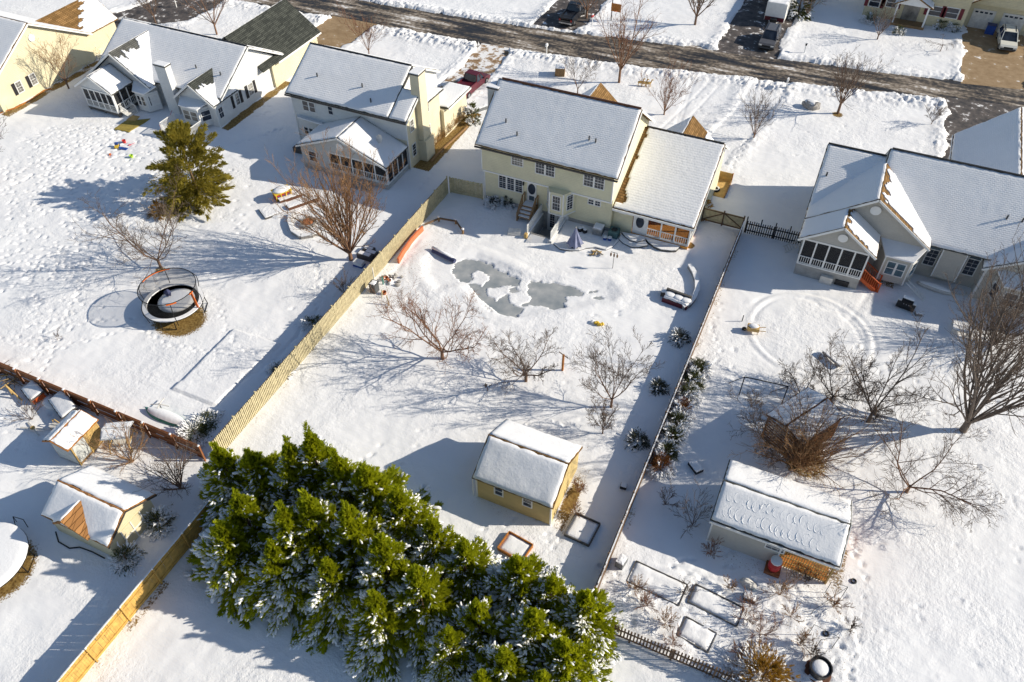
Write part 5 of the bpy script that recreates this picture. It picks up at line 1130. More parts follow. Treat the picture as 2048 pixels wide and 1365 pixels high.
for k, (dx, dy, s) in enumerate(((0, 0, 1.0), (.3, .5, .8), (-.2, .9, .7))): MB().box(dx-.7*s, dx+.7*s, dy-.4, dy+.2, -.02, .5-.05*k).part('crate', 'deck_grey', t, local=True); MB().box(dx-.6*s, dx+.5*s, dy-.3, dy+.1, .5-.05*k, .55-.05*k).part('snow', 'snow', t, local=True)
t = thing('cooler', 'white cooler with blue base on the shaded snow', 'cooler', G(*z6(1500, 1310)))
MB().box(-.5, .4, -.3, .3, -.02, .18).part('base', 'blue', t, local=True); MB().box(-.48, .38, -.28, .28, .18, .5).part('body', 'white', t, local=True)
za = zoom(0, 720, 3.592)
# canoe under snow at the corner
a, b_ = G(*za(1080, 370)), G(*za(1330, 470)); t = thing('canoe', 'upturned green canoe under snow beside the red-brown fence', 'canoe', a.lerp(b_, .5), rot_of(a, b_))
L = (b_-a).length; vs = []; nn = 12
for i in range(nn+1):
    u = -1+2*i/nn; w_ = .5*(1-abs(u)**3)+.02; h_ = .42*(1-.3*abs(u)**2)
    for k in range(7): th_ = math.pi*k/6; vs.append((u*L*.62, w_*math.cos(th_), .02+h_*math.sin(th_)))
MB().add(vs, [(i*7+k, (i+1)*7+k, (i+1)*7+k+1, i*7+k+1) for i in range(nn) for k in range(6)]).part('hull', 'teal', t, local=True, smooth=True)
vs = [(x*.97, y*.92, z*1.0+.07) for x, y, z in vs]; MB().add(vs, [(i*7+k, (i+1)*7+k, (i+1)*7+k+1, i*7+k+1) for i in range(1, nn-1) for k in range(1, 5)]).part('snow', 'snow', t, local=True, smooth=True)
t = thing('pinwheel', 'snowy whirligig on a crossed stand beside the canoe', 'ornament', G(*za(1160, 350)))
for k in range(4): MB().beam((0, 0, .5), (.7*math.cos(k*1.57+.3), .7*math.sin(k*1.57+.3), .35), .06, .05).part('arm', 'white_dirty', t, local=True)
MB().tube((0, 0, -.1), (0, 0, .55), .03).part('stand', 'dark_grey', t, local=True)
# playhouse / greenhouse
zb = zoom(0, 740, 6.5)
a, b_ = G(*zb(1060, 1240)), G(*zb(1380, 900)); t = thing('playhouse', 'wooden playhouse greenhouse with yellow plank side and snowy roof', 'playhouse', a, rot_of(a, b_))
L = (b_-a).length; wd = 1.9
MB().py([(0, -.05), (L, -.05), (L, 1.95), (0, 1.95)], 0, wd).part('wall', 'deck_wood', t, local=True); MB().box(0.03, L*.46, -.03, 0, .25, 1.85).part('plexi_front', 'plexi', t, local=True)
for i in range(9): MB().box(L*.5, L-.03, -.045, -.005, .1+.2*i, .28+.2*i).part('plank', 'wood_new', t, local=True)
for x in (.0, L*.48, L-.04): MB().box(x-.04, x+.05, -.06, .0, -.05, 1.95).part('post', 'wood_new', t, local=True)
MB().box(-.03, 0, .1, wd-.1, .1, 1.8).part('plexi_side', 'plexi', t, local=True)
rq = ((-.3, -.12, 1.98), (L+.2, -.12, 1.98), (L+.2, wd*.62, 2.45), (-.3, wd*.62, 2.45)); m_ = MB(); slab(m_, *rq, th=.08); o = m_.part('roof', 'wood_orange', t, local=True); snow_quad(*rq, th=.1, res=.2).part('snow', 'snow', o, local=True)
rq = ((L+.2, wd+.2, 2.0), (-.3, wd+.2, 2.0), (-.3, wd*.62, 2.455), (L+.2, wd*.62, 2.455)); m_ = MB(); slab(m_, *rq, th=.08); o = m_.part('roof', 'wood_orange', t, local=True); snow_quad(*rq, th=.1, res=.2).part('snow', 'snow', o, local=True)
# canopy swing / chicken tractor
t = thing('canopy_swing', 'small A-frame canopy with snowy top by the red-brown fence', 'canopy', G(*zb(1620, 960)), R(30))
for x in (-.65, .65):
    for y in (-.7, .7): MB().beam((x*1.15, y*1.2, -.05), (x*.8, y*.5, 1.5), .06, .06).part('leg', 'wood_new', t, local=True)
    MB().beam((x*1.0, -.8, .6), (x*1.0, .8, .6), .05, .05).part('rail', 'wood_new', t, local=True)
MB().box(-.6, .6, -.35, .35, .35, .45).part('bench', 'white_dirty', t, local=True)
for s in (-1, 1): rq = ((-.95, s*.75, 1.45), (.95, s*.75, 1.45), (.95, 0, 1.75), (-.95, 0, 1.75)); m_ = MB(); slab(m_, *rq, th=.05); o = m_.part('roof', 'tarp', t, local=True); snow_quad(*rq, th=.08, res=.2).part('snow', 'snow', o, local=True)
def hutch(label, c, rz, l, w_, h):
    t = thing('hutch', label, 'hutch', c, rz); MB().box(-l/2, l/2, -w_/2, w_/2, .15, h).part('body', 'wood_red' if l < 1.6 else 'deck_grey', t, local=True)
    for x in (-l/2+.05, l/2-.05):
        for y in (-w_/2+.05, w_/2-.05): MB().box(x-.05, x+.05, y-.05, y+.05, -.05, .16).part('leg', 'deck_wood', t, local=True)
    MB().box(l*.2, l/2-.05, -w_/2-.02, -w_/2, .25, h-.1).part('door', 'wood_orange', t, local=True); MB().box(-l/2+.08, l*.15, -w_/2-.015, -w_/2, .25, h-.1).part('mesh_front', 'black', t, local=True)
    rq = ((-l/2-.12, -w_/2-.15, h), (l/2+.12, -w_/2-.15, h), (l/2+.12, w_/2+.1, h+.3), (-l/2-.12, w_/2+.1, h+.3)); m_ = MB(); slab(m_, *rq, th=.06); o = m_.part('roof', 'deck_grey', t, local=True); snow_quad(*rq, th=.1, res=.2).part('snow', 'snow', o, local=True, smooth=True)
hutch('low red hutch with snow near the left edge by the fence', G(*zb(480, 350)), R(-20), 1.5, .9, .6); hutch('long grey hutch with orange end and snow beside the playhouse', G(*zb(880, 540)), R(-22), 2.2, 1.0, .75)
MB().blob((0, 0, .2), (.75, .6, .3), 12, 6, .1).top('snow_mound', 'snow', 'round snow heap left of the grey hutch', 'snow heap', loc=(0, 0, 0), smooth=True).location = G(*zb(690, 440))
t = thing('whirligig', 'snowy garden windmill lying by the left edge', 'ornament', G(*zb(450, 790)))
for k in range(2): MB().beam((-.9, .3-.6*k, .12+.1*k), (.9, -.3+.6*k, .25), .12, .05).part('blade', 'white_dirty', t, local=True)
MB().lathe((0, 0, .3), [(.16, 0), (.16, .06)], 12).part('hub', 'wood_new', t, local=True)
t = thing('garden_chair', 'bent twig chair frame on the snow by the playhouse', 'chair', G(*zb(770, 740)))
MB().path([(-.4, 0, 0), (-.35, 0, .6), (0, 0, .8), (.35, 0, .6), (.4, 0, 0)], .04).part('back_hoop', 'wood_new', t, local=True); MB().box(-.35, .35, -.45, 0, .3, .36).part('seat', 'white_dirty', t, local=True)
for x in (-.32, .32): MB().tube((x, -.4, -.02), (x, -.4, .3), .03).part('leg', 'wood_new', t, local=True)
t = thing('swing_beam', 'yellow timber leaning near the left edge', 'beam', G(*zb(300, 410))); a, b_ = G(*zb(300, 410)), G(*zb(85, 215), 1.0); MB().beam(a+Vector((0, 0, -.05)), b_, .1, .1).part('timber', 'wood_new', t); MB().tube(b_+Vector((0, 0, -1.05)), b_+Vector((0, 0, .2)), .05).part('post', 'wood_new', t)
t = thing('brush_pile', 'heap of brushwood and timber at the left edge', 'brush', G(*zb(60, 130))); rr = random.Random(2)
for k in range(26): a = rr.uniform(0, 6.3); c = Vector((rr.uniform(-1.2, 1.6), rr.uniform(-.6, .6), .1+.03*k)); d = Vector((math.cos(a), math.sin(a), rr.uniform(-.3, .3)))*rr.uniform(.4, 1.0); MB().tube(c-d, c+d, .035, .02, 5).part('branch', 'wood_new' if k % 3 == 0 else 'twig', t, local=True)
t = thing('tool_rack', 'dark metal frame in the shade beside the snow-covered trampoline', 'frame', G(45, 1050)); MB().path([(-.5, 0, 0), (-.4, 0, .7), (.4, .1, .75), (.5, 0, 0), (.1, -.5, 0), (-.4, 0, .7)], .025).part('tube_frame', 'black_metal', t, local=True)
t = thing('hose_coil', 'loose black hose in snow along the lower left shed', 'hose', G(140, 1085))
MB().path([G(112, 1065)+Vector((0, 0, .05)), G(118, 1085)+Vector((0, 0, .06)), G(140, 1098)+Vector((0, 0, .06)), G(160, 1096)+Vector((0, 0, .07)), G(185, 1105)+Vector((0, 0, .06)), G(210, 1118)+Vector((0, 0, .06))], .045).part('hose', 'black', t)

# ---------------------------------------------------------------- right neighbour's yard
zr = zoom(1500, 380, 3.591)
t = thing('grill', 'black barbecue grill with snow on its hood on the patio', 'grill', G(*zr(1110, 850)), R(-10))
MB().box(-.7, .7, -.28, .28, .1, .75).part('cabinet', 'black', t, local=True);
MB().px([(-.3, .75), (.3, .75), (.28, 1.0), (.1, 1.12), (-.15, 1.08), (-.3, .9)], -.42, .42).part('hood', 'black_metal', t, local=True); MB().px([(-.2, 1.08), (.25, 1.02), (.1, 1.2), (-.12, 1.18)], -.42, .42).part('snow', 'snow', t, local=True)
for s in (-1, 1): MB().box(s*.58-.15, s*.58+.15, -.25, .25, .75, .8).part('side_shelf', 'steel', t, local=True); MB().box(s*.58-.14, s*.58+.14, -.22, .22, .8, .87).part('snow', 'snow', t, local=True)
for x in (-.2, 0, .2): MB().tube((x, -.28, .62), (x, -.33, .62), .035, .035, 8).part('knob', 'steel', t, local=True)
t = thing('ladder', 'white step ladder leaning over the patio', 'ladder', G(*zr(1250, 790)))
a, b_ = G(*zr(1255, 790)), G(*zr(1130, 660), .9); d = (b_-a); sd_ = d.cross(Vector((0, 0, 1))).normalized()*.2
for s in (-1, 1): MB().beam(a+sd_*s, b_+sd_*s, .05, .07).part('side_rail', 'white', t)
for k in range(6): c = a.lerp(b_, (k+.6)/6.2); MB().beam(c-sd_, c+sd_, .06, .04).part('rung', 'white', t)
t = thing('kayak', 'long pale kayak under snow against the beige house wall', 'kayak', G(*zr(1320, 720)), rot_of(G(*zr(1230, 680)), G(*zr(1420, 745))))
MB().blob((0, 0, .25), (1.5, .35, .25), 12, 6, .02).part('hull', 'white_dirty', t, local=True, smooth=True); MB().blob((0, 0, .42), (1.35, .28, .14), 12, 5, .05).part('snow', 'snow', t, local=True, smooth=True)
t = thing('hose_reel', 'coiled pale hose on the ground by the beige house', 'hose', G(*zr(1500, 740))); MB().path([(.55*math.cos(a), .4*math.sin(a), .06+.01*a) for a in np.linspace(0, 12.5, 40)], .03, 5).part('coil', 'white_dirty', t, local=True)
t = thing('lounge_chair', 'white folding chair frame in the shade by the black fence', 'chair', G(*zr(290, 430)), R(25))
for k in range(6): MB().beam((-.5+.2*k, -.4, .15+.1*k), (-.5+.2*k, .4, .15+.1*k), .05, .03).part('slat', 'white_dirty', t, local=True)
for y in (-.4, .4): MB().beam((-.6, y, .0), (.6, y, .7), .04, .04).part('rail', 'white_dirty', t, local=True)
px_box('snow_shovel_box', 'low dark object poking from snow below the grill', 'box', G(*zr(1205, 900)), (.5, .35, .25), .3, 'grey_plastic', .1)
t = thing('toy', 'red saucer toy on a stand near the far right bush', 'toy', G(*zr(1542, 995))); MB().lathe((0, 0, .35), [(.2, 0), (.26, .08), (.1, .12)], 12).part('saucer', 'red', t, local=True); MB().tube((0, 0, -.1), (0, 0, .4), .03).part('stand', 'red', t, local=True)
t = thing('side_table', 'low pale frame table beside the red saucer toy', 'table', G(*zr(1500, 1010)))
MB().box(-.6, .6, -.6, .6, .38, .44).part('top', 'white_dirty', t, local=True); MB().box(-.58, .58, -.58, .58, .44, .52).part('snow', 'snow', t, local=True)
for x in (-.55, .55):
    for y in (-.55, .55): MB().box(x-.04, x+.04, y-.04, y+.04, -.05, .38).part('leg', 'white_dirty', t, local=True)
zq = zoom(1380, 640, 3.066)
t = thing('bench', 'stone bench inside the round snow-covered bed', 'bench', G(*zq(870, 255)), R(-35)); MB().box(-.9, .9, -.22, .22, .25, .38).part('seat', 'stone', t, local=True); MB().box(-.88, .88, -.2, .2, .38, .48).part('snow', 'snow', t, local=True)
for x in (-.6, .6): MB().box(x-.12, x+.12, -.18, .18, -.05, .25).part('leg', 'stone', t, local=True)
t = thing('wheelbarrow', 'pale wheelbarrow with snow at the left of the round bed', 'wheelbarrow', G(*zq(385, 75)), R(10))
MB().prism([(-.5, -.3, .3), (.4, -.3, .3), (.4, .3, .3), (-.5, .3, .3)], (0, 0, .3)).part('tray', 'wood_new', t, local=True); MB().blob((-.05, 0, .65), (.42, .27, .12), 10, 5).part('snow', 'snow', t, local=True, smooth=True); MB().tube((-.7, -.05, .18), (-.7, .05, .18), .18, .18, 12).part('wheel', 'black', t, local=True)
for y in (-.25, .25): MB().beam((-.7, y*.3, .18), (.9, y, .5), .04, .04).part('handle', 'wood_new', t, local=True); MB().beam((.3, y, .3), (.35, y, -.03), .04, .04).part('leg', 'wood_new', t, local=True)
pole('lamp_post', 'thin stake with small cap left of the wheelbarrow', 'stake', G(*zq(318, 12)), .7, .04, 'black_metal')
t = thing('swing_frame', 'thin black swing frame standing over the snow by the fruit trees', 'swing frame', G(*zq(440, 460)))
a, b_ = G(*zq(300, 462)), G(*zq(560, 520)); h = Vector((0, 0, 2.0))
MB().tube(a+h, b_+h, .04).part('top_bar', 'black_metal', t)
for q in (a, b_): MB().tube(q+Vector((0, 0, -.1)), q+h, .04).part('upright', 'black_metal', t); MB().tube(q+Vector((-1.0, .9, -.1)), q+h, .03).part('brace', 'black_metal', t)
# gazebo among the trees
ga, gb = Vector((4.46, 35.88, 0)), Vector((6.64, 39.56, 0)); d = (gb-ga).normalized(); nrm = Vector((-d.y, d.x, 0)); L = (gb-ga).length; WD = 3.2
t = thing('playset_cabin', 'brown slatted garden cabin with snowy roof under the tangled trees', 'cabin', tuple(ga+d*L/2+nrm*WD/2), math.atan2(d.y, d.x))
rq = ((-L/2, -WD/2, 2.45), (L/2, -WD/2, 2.45), (L/2, 0, 2.85), (-L/2, 0, 2.85)); m_ = MB(); slab(m_, *rq, th=.08); o = m_.part('roof', 'trim_brown', t, local=True); snow_quad(*rq, th=.1).part('snow', 'snow', o, local=True)
rq = ((L/2, WD/2, 2.45), (-L/2, WD/2, 2.45), (-L/2, 0, 2.853), (L/2, 0, 2.853)); m_ = MB(); slab(m_, *rq, th=.08); o = m_.part('roof', 'trim_brown', t, local=True); snow_quad(*rq, th=.1).part('snow', 'snow', o, local=True)
for x in (-L/2+.2, L/2-.2):
    for y in (-WD/2+.2, WD/2-.2): MB().box(x-.06, x+.06, y-.06, y+.06, -.2, 2.4).part('post', 'fence_brown', t, local=True)
for i in range(9): z = .15+.24*i; MB().box(-L/2+.2, L/2-.2, -WD/2+.17, -WD/2+.2, z, z+.15).part('slat', 'fence_brown', t, local=True); MB().box(-L/2+.17, -L/2+.2, -WD/2+.2, WD/2-.2, z, z+.15).part('slat', 'fence_brown', t, local=True)
t = thing('barrel', 'red rain barrel with white lid at the beige shed window', 'barrel', G(*z5(455, 510)))
MB().box(-.45, .45, -.4, .4, -.1, .3).part('stand', 'fence_brown', t, local=True); MB().lathe((0, 0, .3), [(.3, 0), (.37, .2), (.38, .5), (.33, .85)], 18).part('drum', 'red', t, local=True, smooth=True); MB().lathe((0, 0, 1.15), [(.34, -.02), (.34, .1), (.2, .14)], 18).part('lid', 'white', t, local=True)
zg = zoom(880, 980, 3.413)
planter('long snow-filled raised bed nearest the brown fence', G(*zg(1480, 640)), 3.3, 1.5, R(-4), .13, 'deck_grey', fill='snow', snow=True)
planter('snow-filled raised bed in the middle of the garden plot', G(*zg(1880, 790)), 3.0, 1.3, R(-6), .13, 'deck_grey', fill='snow', snow=True)
planter('snow-filled raised bed close to the dark picket fence', G(*zg(1750, 990)), 1.9, 1.3, R(-8), .13, 'deck_grey', fill='snow', snow=True)
px_box('storage_bin', 'grey bin with snow against the brown fence by the beds', 'bin', G(*zg(1235, 510)), (.7, .5, .6), R(80), 'grey_plastic', .12)
px_box('crate', 'dark cube crate with snow on the garden plot', 'crate', G(*z5(308, 690)), (.7, .5, .35), R(3), 'deck_grey', .1)
t = thing('sack', 'crumpled white garden sack beside the cube crate', 'sack', G(*z5(300, 600))); MB().blob((0, 0, .2), (.5, .3, .28), 10, 6, .25).part('cloth', 'white_dirty', t, local=True); MB().blob((.25, -.1, .12), (.2, .15, .12), 8, 5).part('green_patch', 'teal', t, local=True)
t = thing('compost_drum', 'dark open compost tub with snow at the bottom of the plot', 'tub', G(*z5(745, 1150))); MB().lathe((0, 0, 0), [(.5, -.05), (.62, .7), (.56, .7), (.5, .4)], 16).part('tub', 'black', t, local=True); MB().lathe((0, 0, .5), [(.54, .0), (.4, .12), (.02, .16)], 16).part('snow', 'snow', t, local=True, smooth=True); MB().lathe((0, 0, -.02), [(.75, 0), (.7, .1)], 12).part('rust_base', 'trim_brown', t, local=True)
def frame_trellis(label, pts, hts):
    pl = [G(*z5(x, y)) for x, y in pts]; c = sum(pl, Vector())/len(pl); t = thing('trellis', label, 'trellis', (c.x, c.y, 0))
    for q, h in zip(pl, hts): MB().tube(q+Vector((0, 0, -.1)), q+Vector((0, 0, h)), .018).part('stake', 'dark_grey', t)
    for a, b_, h0, h1 in zip(pl[:-1], pl[1:], hts[:-1], hts[1:]): MB().tube(a+Vector((0, 0, h0)), b_+Vector((0, 0, h1)), .014).part('rail', 'dark_grey', t)
frame_trellis('upper wire trellis right of the beige shed', [(790, 650), (890, 685), (700, 790)], [1.3, 1.4, .6]); frame_trellis('lower wire trellis near the tub', [(680, 920), (830, 1005), (740, 985)], [1.4, 1.5, .8])
for k, q in enumerate(((970, 580), (795, 912))): MB().path([(.14*math.cos(a), .14*math.sin(a), .06) for a in np.linspace(0, 6.3, 14)], .05, 6).top('tyre_ring', 'black', ['small black ring on the trellis end, upper one', 'small black ring on the snow by the lower trellis'][k], 'ring', 'black rings in the plot', loc=(0, 0, 0)).location = G(*z5(*q))
px_box('cold_frame', 'dark tilted cold frame with snow left of the beige shed', 'box', G(*z4(2010, 560)), (.95, .6, .25), R(-40), 'black', .1)
t = thing('tyre', 'old snowy tyre on a wooden pallet right of the pool house wing', 'tyre', G(1430, 381)); MB().path([(.32*math.cos(a), .32*math.sin(a), .14) for a in np.linspace(0, 6.3, 20)], .13, 8).part('tread', 'tyre', t, local=True); MB().path([(.32*math.cos(a), .32*math.sin(a), .24) for a in np.linspace(0, 6.3, 20)], .07, 6).part('snow', 'snow', t, local=True)
t = thing('wooden_pen', 'wooden pen with framed panel right of the pool house wing', 'pen', G(1435, 378)); MB().box(-.9, .9, -1.3, 1.6, -.05, .07).part('floor', 'mat_tan', t, local=True); MB().box(-.9, .9, 1.5, 1.58, .1, 1.0).part('panel', 'wood_new', t, local=True)
for x in (-.95, .95): MB().box(x-.05, x+.05, -1.3, 1.6, -.05, .3).part('side_board', 'deck_wood', t, local=True); MB().box(x-.05, x+.05, 1.5, 1.6, .0, 1.05).part('post', 'wood_orange', t, local=True)

# ---------------------------------------------------------------- street: vehicles and furniture
def vehicle(name, label, cat, p, rz, kind, paint):
    t = thing(name, label, cat, p, rz); w = .93; pick = kind == 'pickup'; L = 2.75 if pick else 2.35
    hood = .98 if pick else .95
    body = [(-L, .45), (-L, .95), (-L+.1, 1.0), (L-1.35, 1.02), (L-.25, .88), (L, .72), (L, .4), (L-.3, .3), (-L+.2, .3)]
    MB().px([(y, z) for y, z in body], -w, w).part('body', paint, t, local=True)
    c0, c1, r0, r1 = ((-.15, 1.5, .1, .95) if pick else (-L+.15, L-1.15, -L+.55, L-2.1))
    zb, zt = 1.0, 1.72
    vs = [(-w+.04, c0, zb), (w-.04, c0, zb), (w-.04, c1, zb), (-w+.04, c1, zb), (-w+.2, r0, zt), (w-.2, r0, zt), (w-.2, r1, zt), (-w+.2, r1, zt)]
    cab = MB().add(vs, [(0,3,2,1),(4,5,6,7),(0,1,5,4),(1,2,6,5),(2,3,7,6),(3,0,4,7)]).part('cabin_glass', 'glass', t, local=True)
    MB().box(-w+.17, w-.17, r0-.03, r1+.03, zt-.02, zt+.05).part('roof', paint, t, local=True)
    for i, j in ((0, 4), (1, 5), (2, 6), (3, 7)): MB().beam(vs[i], vs[j], .09, .09).part('pillar', paint, t, local=True)
    for s in (-1, 1): MB().beam((s*(w-.05), (c0+c1)/2, zb), (s*(w-.19), (c0+c1)/2, zt), .08, .08).part('pillar', paint, t, local=True)
    if pick: MB().box(-w+.1, w-.1, -L+.12, c0-.08, .9, 1.005).part('bed', 'black', t, local=True); [MB().box(s*w-.06, s*w+.06, -L, c0, .9, 1.16).part('bed_side', paint, t, local=True) for s in (-.94, .94)]; MB().box(-w, w, -L, -L+.1, .8, 1.15).part('tailgate', paint, t, local=True)
    else: [MB().beam((s*.6, r0+.1, zt+.09), (s*.6, r1-.1, zt+.09), .04, .04).part('roof_rail', 'black_metal', t, local=True) for s in (-1, 1)]
    for s in (-1, 1):
        for y in (-L+.8, L-.85):
            o = MB().tube((s*(w-.16), y, .35), (s*(w+.03), y, .35), .36, .36, 16).part('tyre', 'tyre', t, local=True); MB().tube((s*(w+.0), y, .35), (s*(w+.045), y, .35), .2, .2, 12).part('rim', 'rim', o, local=True)
        MB().box(s*.7-.18, s*.7+.18, L-.1, L+.02, .6, .75).part('headlight', 'lamp_white', t, local=True); MB().box(s*.78-.1, s*.78+.1, -L-.015, -L+.05, .7, .95).part('tail_light', 'lamp_red', t, local=True)
        MB().box(s*(w+.1)-.1, s*(w+.1)+.1, c1-.35, c1-.2, 1.0, 1.15).part('mirror', paint, t, local=True)
    MB().box(-.85, .85, L-.02, L+.06, .35, .55).part('bumper', 'dark_grey', t, local=True); MB().box(-.85, .85, -L-.06, -L+.02, .38, .55).part('bumper', 'steel' if pick else 'dark_grey', t, local=True)
    MB().box(-.5, .5, L, L+.03, .56, .72).part('grille', 'black', t, local=True)
    return t
vehicle('pickup_truck', 'black pickup truck dusted with snow in the drive across the street', 'pickup truck', (-34.6, 95.4, -.04), 0, 'pickup', 'paint_black')
vehicle('sports_utility_vehicle', 'dark grey car parked in front of the white trailer', 'car', (-10.0, 98.6, -.04), math.pi, 'suv', 'paint_grey')
vehicle('sports_utility_vehicle', 'white car on the bare tan driveway', 'car', (16.5, 110.0, -.04), math.pi+R(4), 'suv', 'paint_white')
vehicle('pickup_truck', 'dark red pickup truck in the drive beside the pool house', 'pickup truck', (-38.4, 73.4, -.04), R(-5), 'pickup', 'maroon')
t = thing('trailer', 'large white box trailer with snow on its roof', 'trailer', (-10.6, 107.6, -.04)); MB().box(-1.25, 1.25, -3.6, 4.0, .5, 2.7).part('box', 'white', t, local=True); snow_quad((-1.25, -3.6, 2.7), (1.25, -3.6, 2.7), (1.25, 4, 2.7), (-1.25, 4, 2.7), th=.1).part('snow', 'snow', t, local=True); MB().box(-.35, .2, -1.6, -1.2, 2.7, 2.86).part('roof_vent', 'grey_plastic', t, local=True)
for s in (-1, 1):
    for y in (-.4, .5): o = MB().tube((s*1.1, y, .38), (s*1.3, y, .38), .38, .38, 14).part('wheel', 'tyre', t, local=True)
    MB().beam((s*.6, -3.6, .5), (0, -5.2, .5), .1, .1).part('hitch_bar', 'white_dirty', t, local=True)
MB().box(-.4, .4, -4.3, -3.7, .5, .95).part('hitch_box', 'black', t, local=True)
MB().box(-1.2, 1.2, -3.64, -3.6, .5, 1.0).part('front_panel', 'maroon', t, local=True)
t = thing('recycling_bin', 'blue wheeled bin at the garage door across the street', 'bin', (14.6, 112.6, -.04)); MB().box(-.5, .5, -.35, .35, 0, 1.1).part('body', 'blue', t, local=True); MB().box(-.55, .55, -.4, .4, 1.1, 1.18).part('lid', 'navy', t, local=True)
t = thing('basketball_hoop', 'basketball hoop with brown backboard by the road', 'basketball hoop', G(1222, 42))
MB().tube((0, 0, -.2), (0, 0, 3.0), .07).part('pole', 'black_metal', t, local=True); MB().box(-.1, 1.2, -.1, -.04, 1.3, 2.3).part('backboard', 'wood_orange', t, local=True); MB().path([(.55+.22*math.cos(a), -.35+.22*math.sin(a), 1.5) for a in np.linspace(0, 6.3, 14)], .02).part('rim', 'orange', t, local=True)
def mailbox(label, q, mat_='white', head='white'):
    t = thing('mailbox', label, 'mailbox', G(*q)); MB().box(-.05, .05, -.05, .05, -.2, 1.05).part('post', mat_, t, local=True); MB().px([(-.25, 1.05), (.25, 1.05), (.25, 1.22), (.12, 1.3), (-.12, 1.3), (-.25, 1.22)], -.1, .1).part('box', head, t, local=True); MB().box(-.09, .09, -.22, .22, 1.3, 1.37).part('snow', 'snow', t, local=True)
mailbox('white mailbox post at the near kerb beside the tall bare tree', (1093, 110)); mailbox('white post with black mailbox across the street lawn', (1608, 107), 'white', 'black'); mailbox('white mailbox at the near kerb right of the tracks', (1571, 180)); mailbox('mailbox post with red flag across the street by the hoop', (1184, 50), 'white', 'red'); mailbox('white post with red box top left by the street', (353, 14), 'white', 'red')
px_box('wooden_crate', 'brown wooden cube crate on the front lawn behind the shrub', 'crate', G(1120, 150), (1.1, 1.1, 1.0), .3, 'deck_wood', .05)
for k, x in enumerate((1280, 1287, 1296)):
    t = thing('deer_statue', ['left of three small tan deer figures on the front lawn', 'middle of three small tan deer figures on the front lawn', 'right of three small tan deer figures on the front lawn'][k], 'statue', G(x, 172+k), .4, 'deer figures on the lawn')
    MB().blob((0, 0, .45), (.32, .14, .17), 10, 6, .03).part('body', 'mat_tan', t, local=True, smooth=True); MB().tube((.25, 0, .5), (.36, 0, .8), .08, .06, 8).part('neck', 'mat_tan', t, local=True); MB().blob((.42, 0, .83), (.14, .06, .07), 8, 5, .02).part('head', 'mat_tan', t, local=True)
    for xx in (-.22, .22):
        for yy in (-.08, .08): MB().tube((xx, yy, -.05), (xx, yy, .4), .03, .04, 6).part('leg', 'mat_tan', t, local=True)
t = thing('boulder', 'snow-topped boulder on the front lawn by the kerb tree', 'boulder', G(1622, 216)); MB().blob((0, 0, .25), (1.0, .7, .5), 10, 6, .25).part('rock', 'stone', t, local=True); MB().blob((-.1, .1, .6), (.8, .55, .22), 10, 5, .15).part('snow', 'snow', t, local=True, smooth=True)
px_box('bench', 'small grey bench with snow between the pool house and its red pickup neighbour', 'bench', G(958, 222), (2.0, .6, .4), R(58), 'grey_plastic', .1)
border('garden_edging', 'long brown timber edging along the chimney house flower bed', [(862, 325), (880, 305), (905, 283), (935, 255)], .18, .14, 'deck_wood', snow=False)
border('garden_edging', 'curved brown timber edging below the pale yellow gable', [(0, 228), (30, 218), (62, 202), (90, 182), (105, 180)], .14, .14, 'wood_orange', snow=False)
# ---------------------------------------------------------------- trees: bare ones
def np_mesh(name, V, F, mat_, smooth=False):
    me = bpy.data.meshes.new(name); n, k = F.shape
    me.vertices.add(len(V)); me.vertices.foreach_set('co', np.ascontiguousarray(V, np.float32).ravel())
    me.loops.add(n*k); me.loops.foreach_set('vertex_index', np.ascontiguousarray(F, np.int32).ravel())
    me.polygons.add(n); me.polygons.foreach_set('loop_start', np.arange(0, n*k, k, dtype=np.int32)); me.polygons.foreach_set('loop_total', np.full(n, k, np.int32))
    if smooth: me.polygons.foreach_set('use_smooth', np.ones(n, bool))
    me.update(); me.materials.append(MATS[mat_]); return me
def np_part(name, V, F, mat_, parent, smooth=False):
    o = bpy.data.objects.new(name, np_mesh(name, V, F, mat_, smooth)); C.objects.link(o); o.parent = parent; return o
def tubes(segs, n):
    S = np.array(segs, float); P0, P1, r0, r1 = S[:, :3], S[:, 3:6], S[:, 6:7], S[:, 7:8]
    d = P1-P0; d /= np.linalg.norm(d, axis=1, keepdims=True)+1e-9
    ref = np.where(np.abs(d[:, 2:3]) > .9, [[1., 0, 0]], [[0., 0, 1.]]); a = np.cross(d, ref); a /= np.linalg.norm(a, axis=1, keepdims=True)+1e-9; b_ = np.cross(d, a)
    t = 2*np.pi*np.arange(n)/n; e = a[:, None]*np.cos(t)[None, :, None]+b_[:, None]*np.sin(t)[None, :, None]
    V = np.concatenate([P0[:, None]+e*r0[:, None], P1[:, None]+e*r1[:, None]], 1).reshape(-1, 3)
    i = np.arange(n); q = np.stack([i, (i+1) % n, (i+1) % n+n, i+n], -1)
    F = (q[None]+(np.arange(len(S))*2*n)[:, None, None]).reshape(-1, 4); return V, F
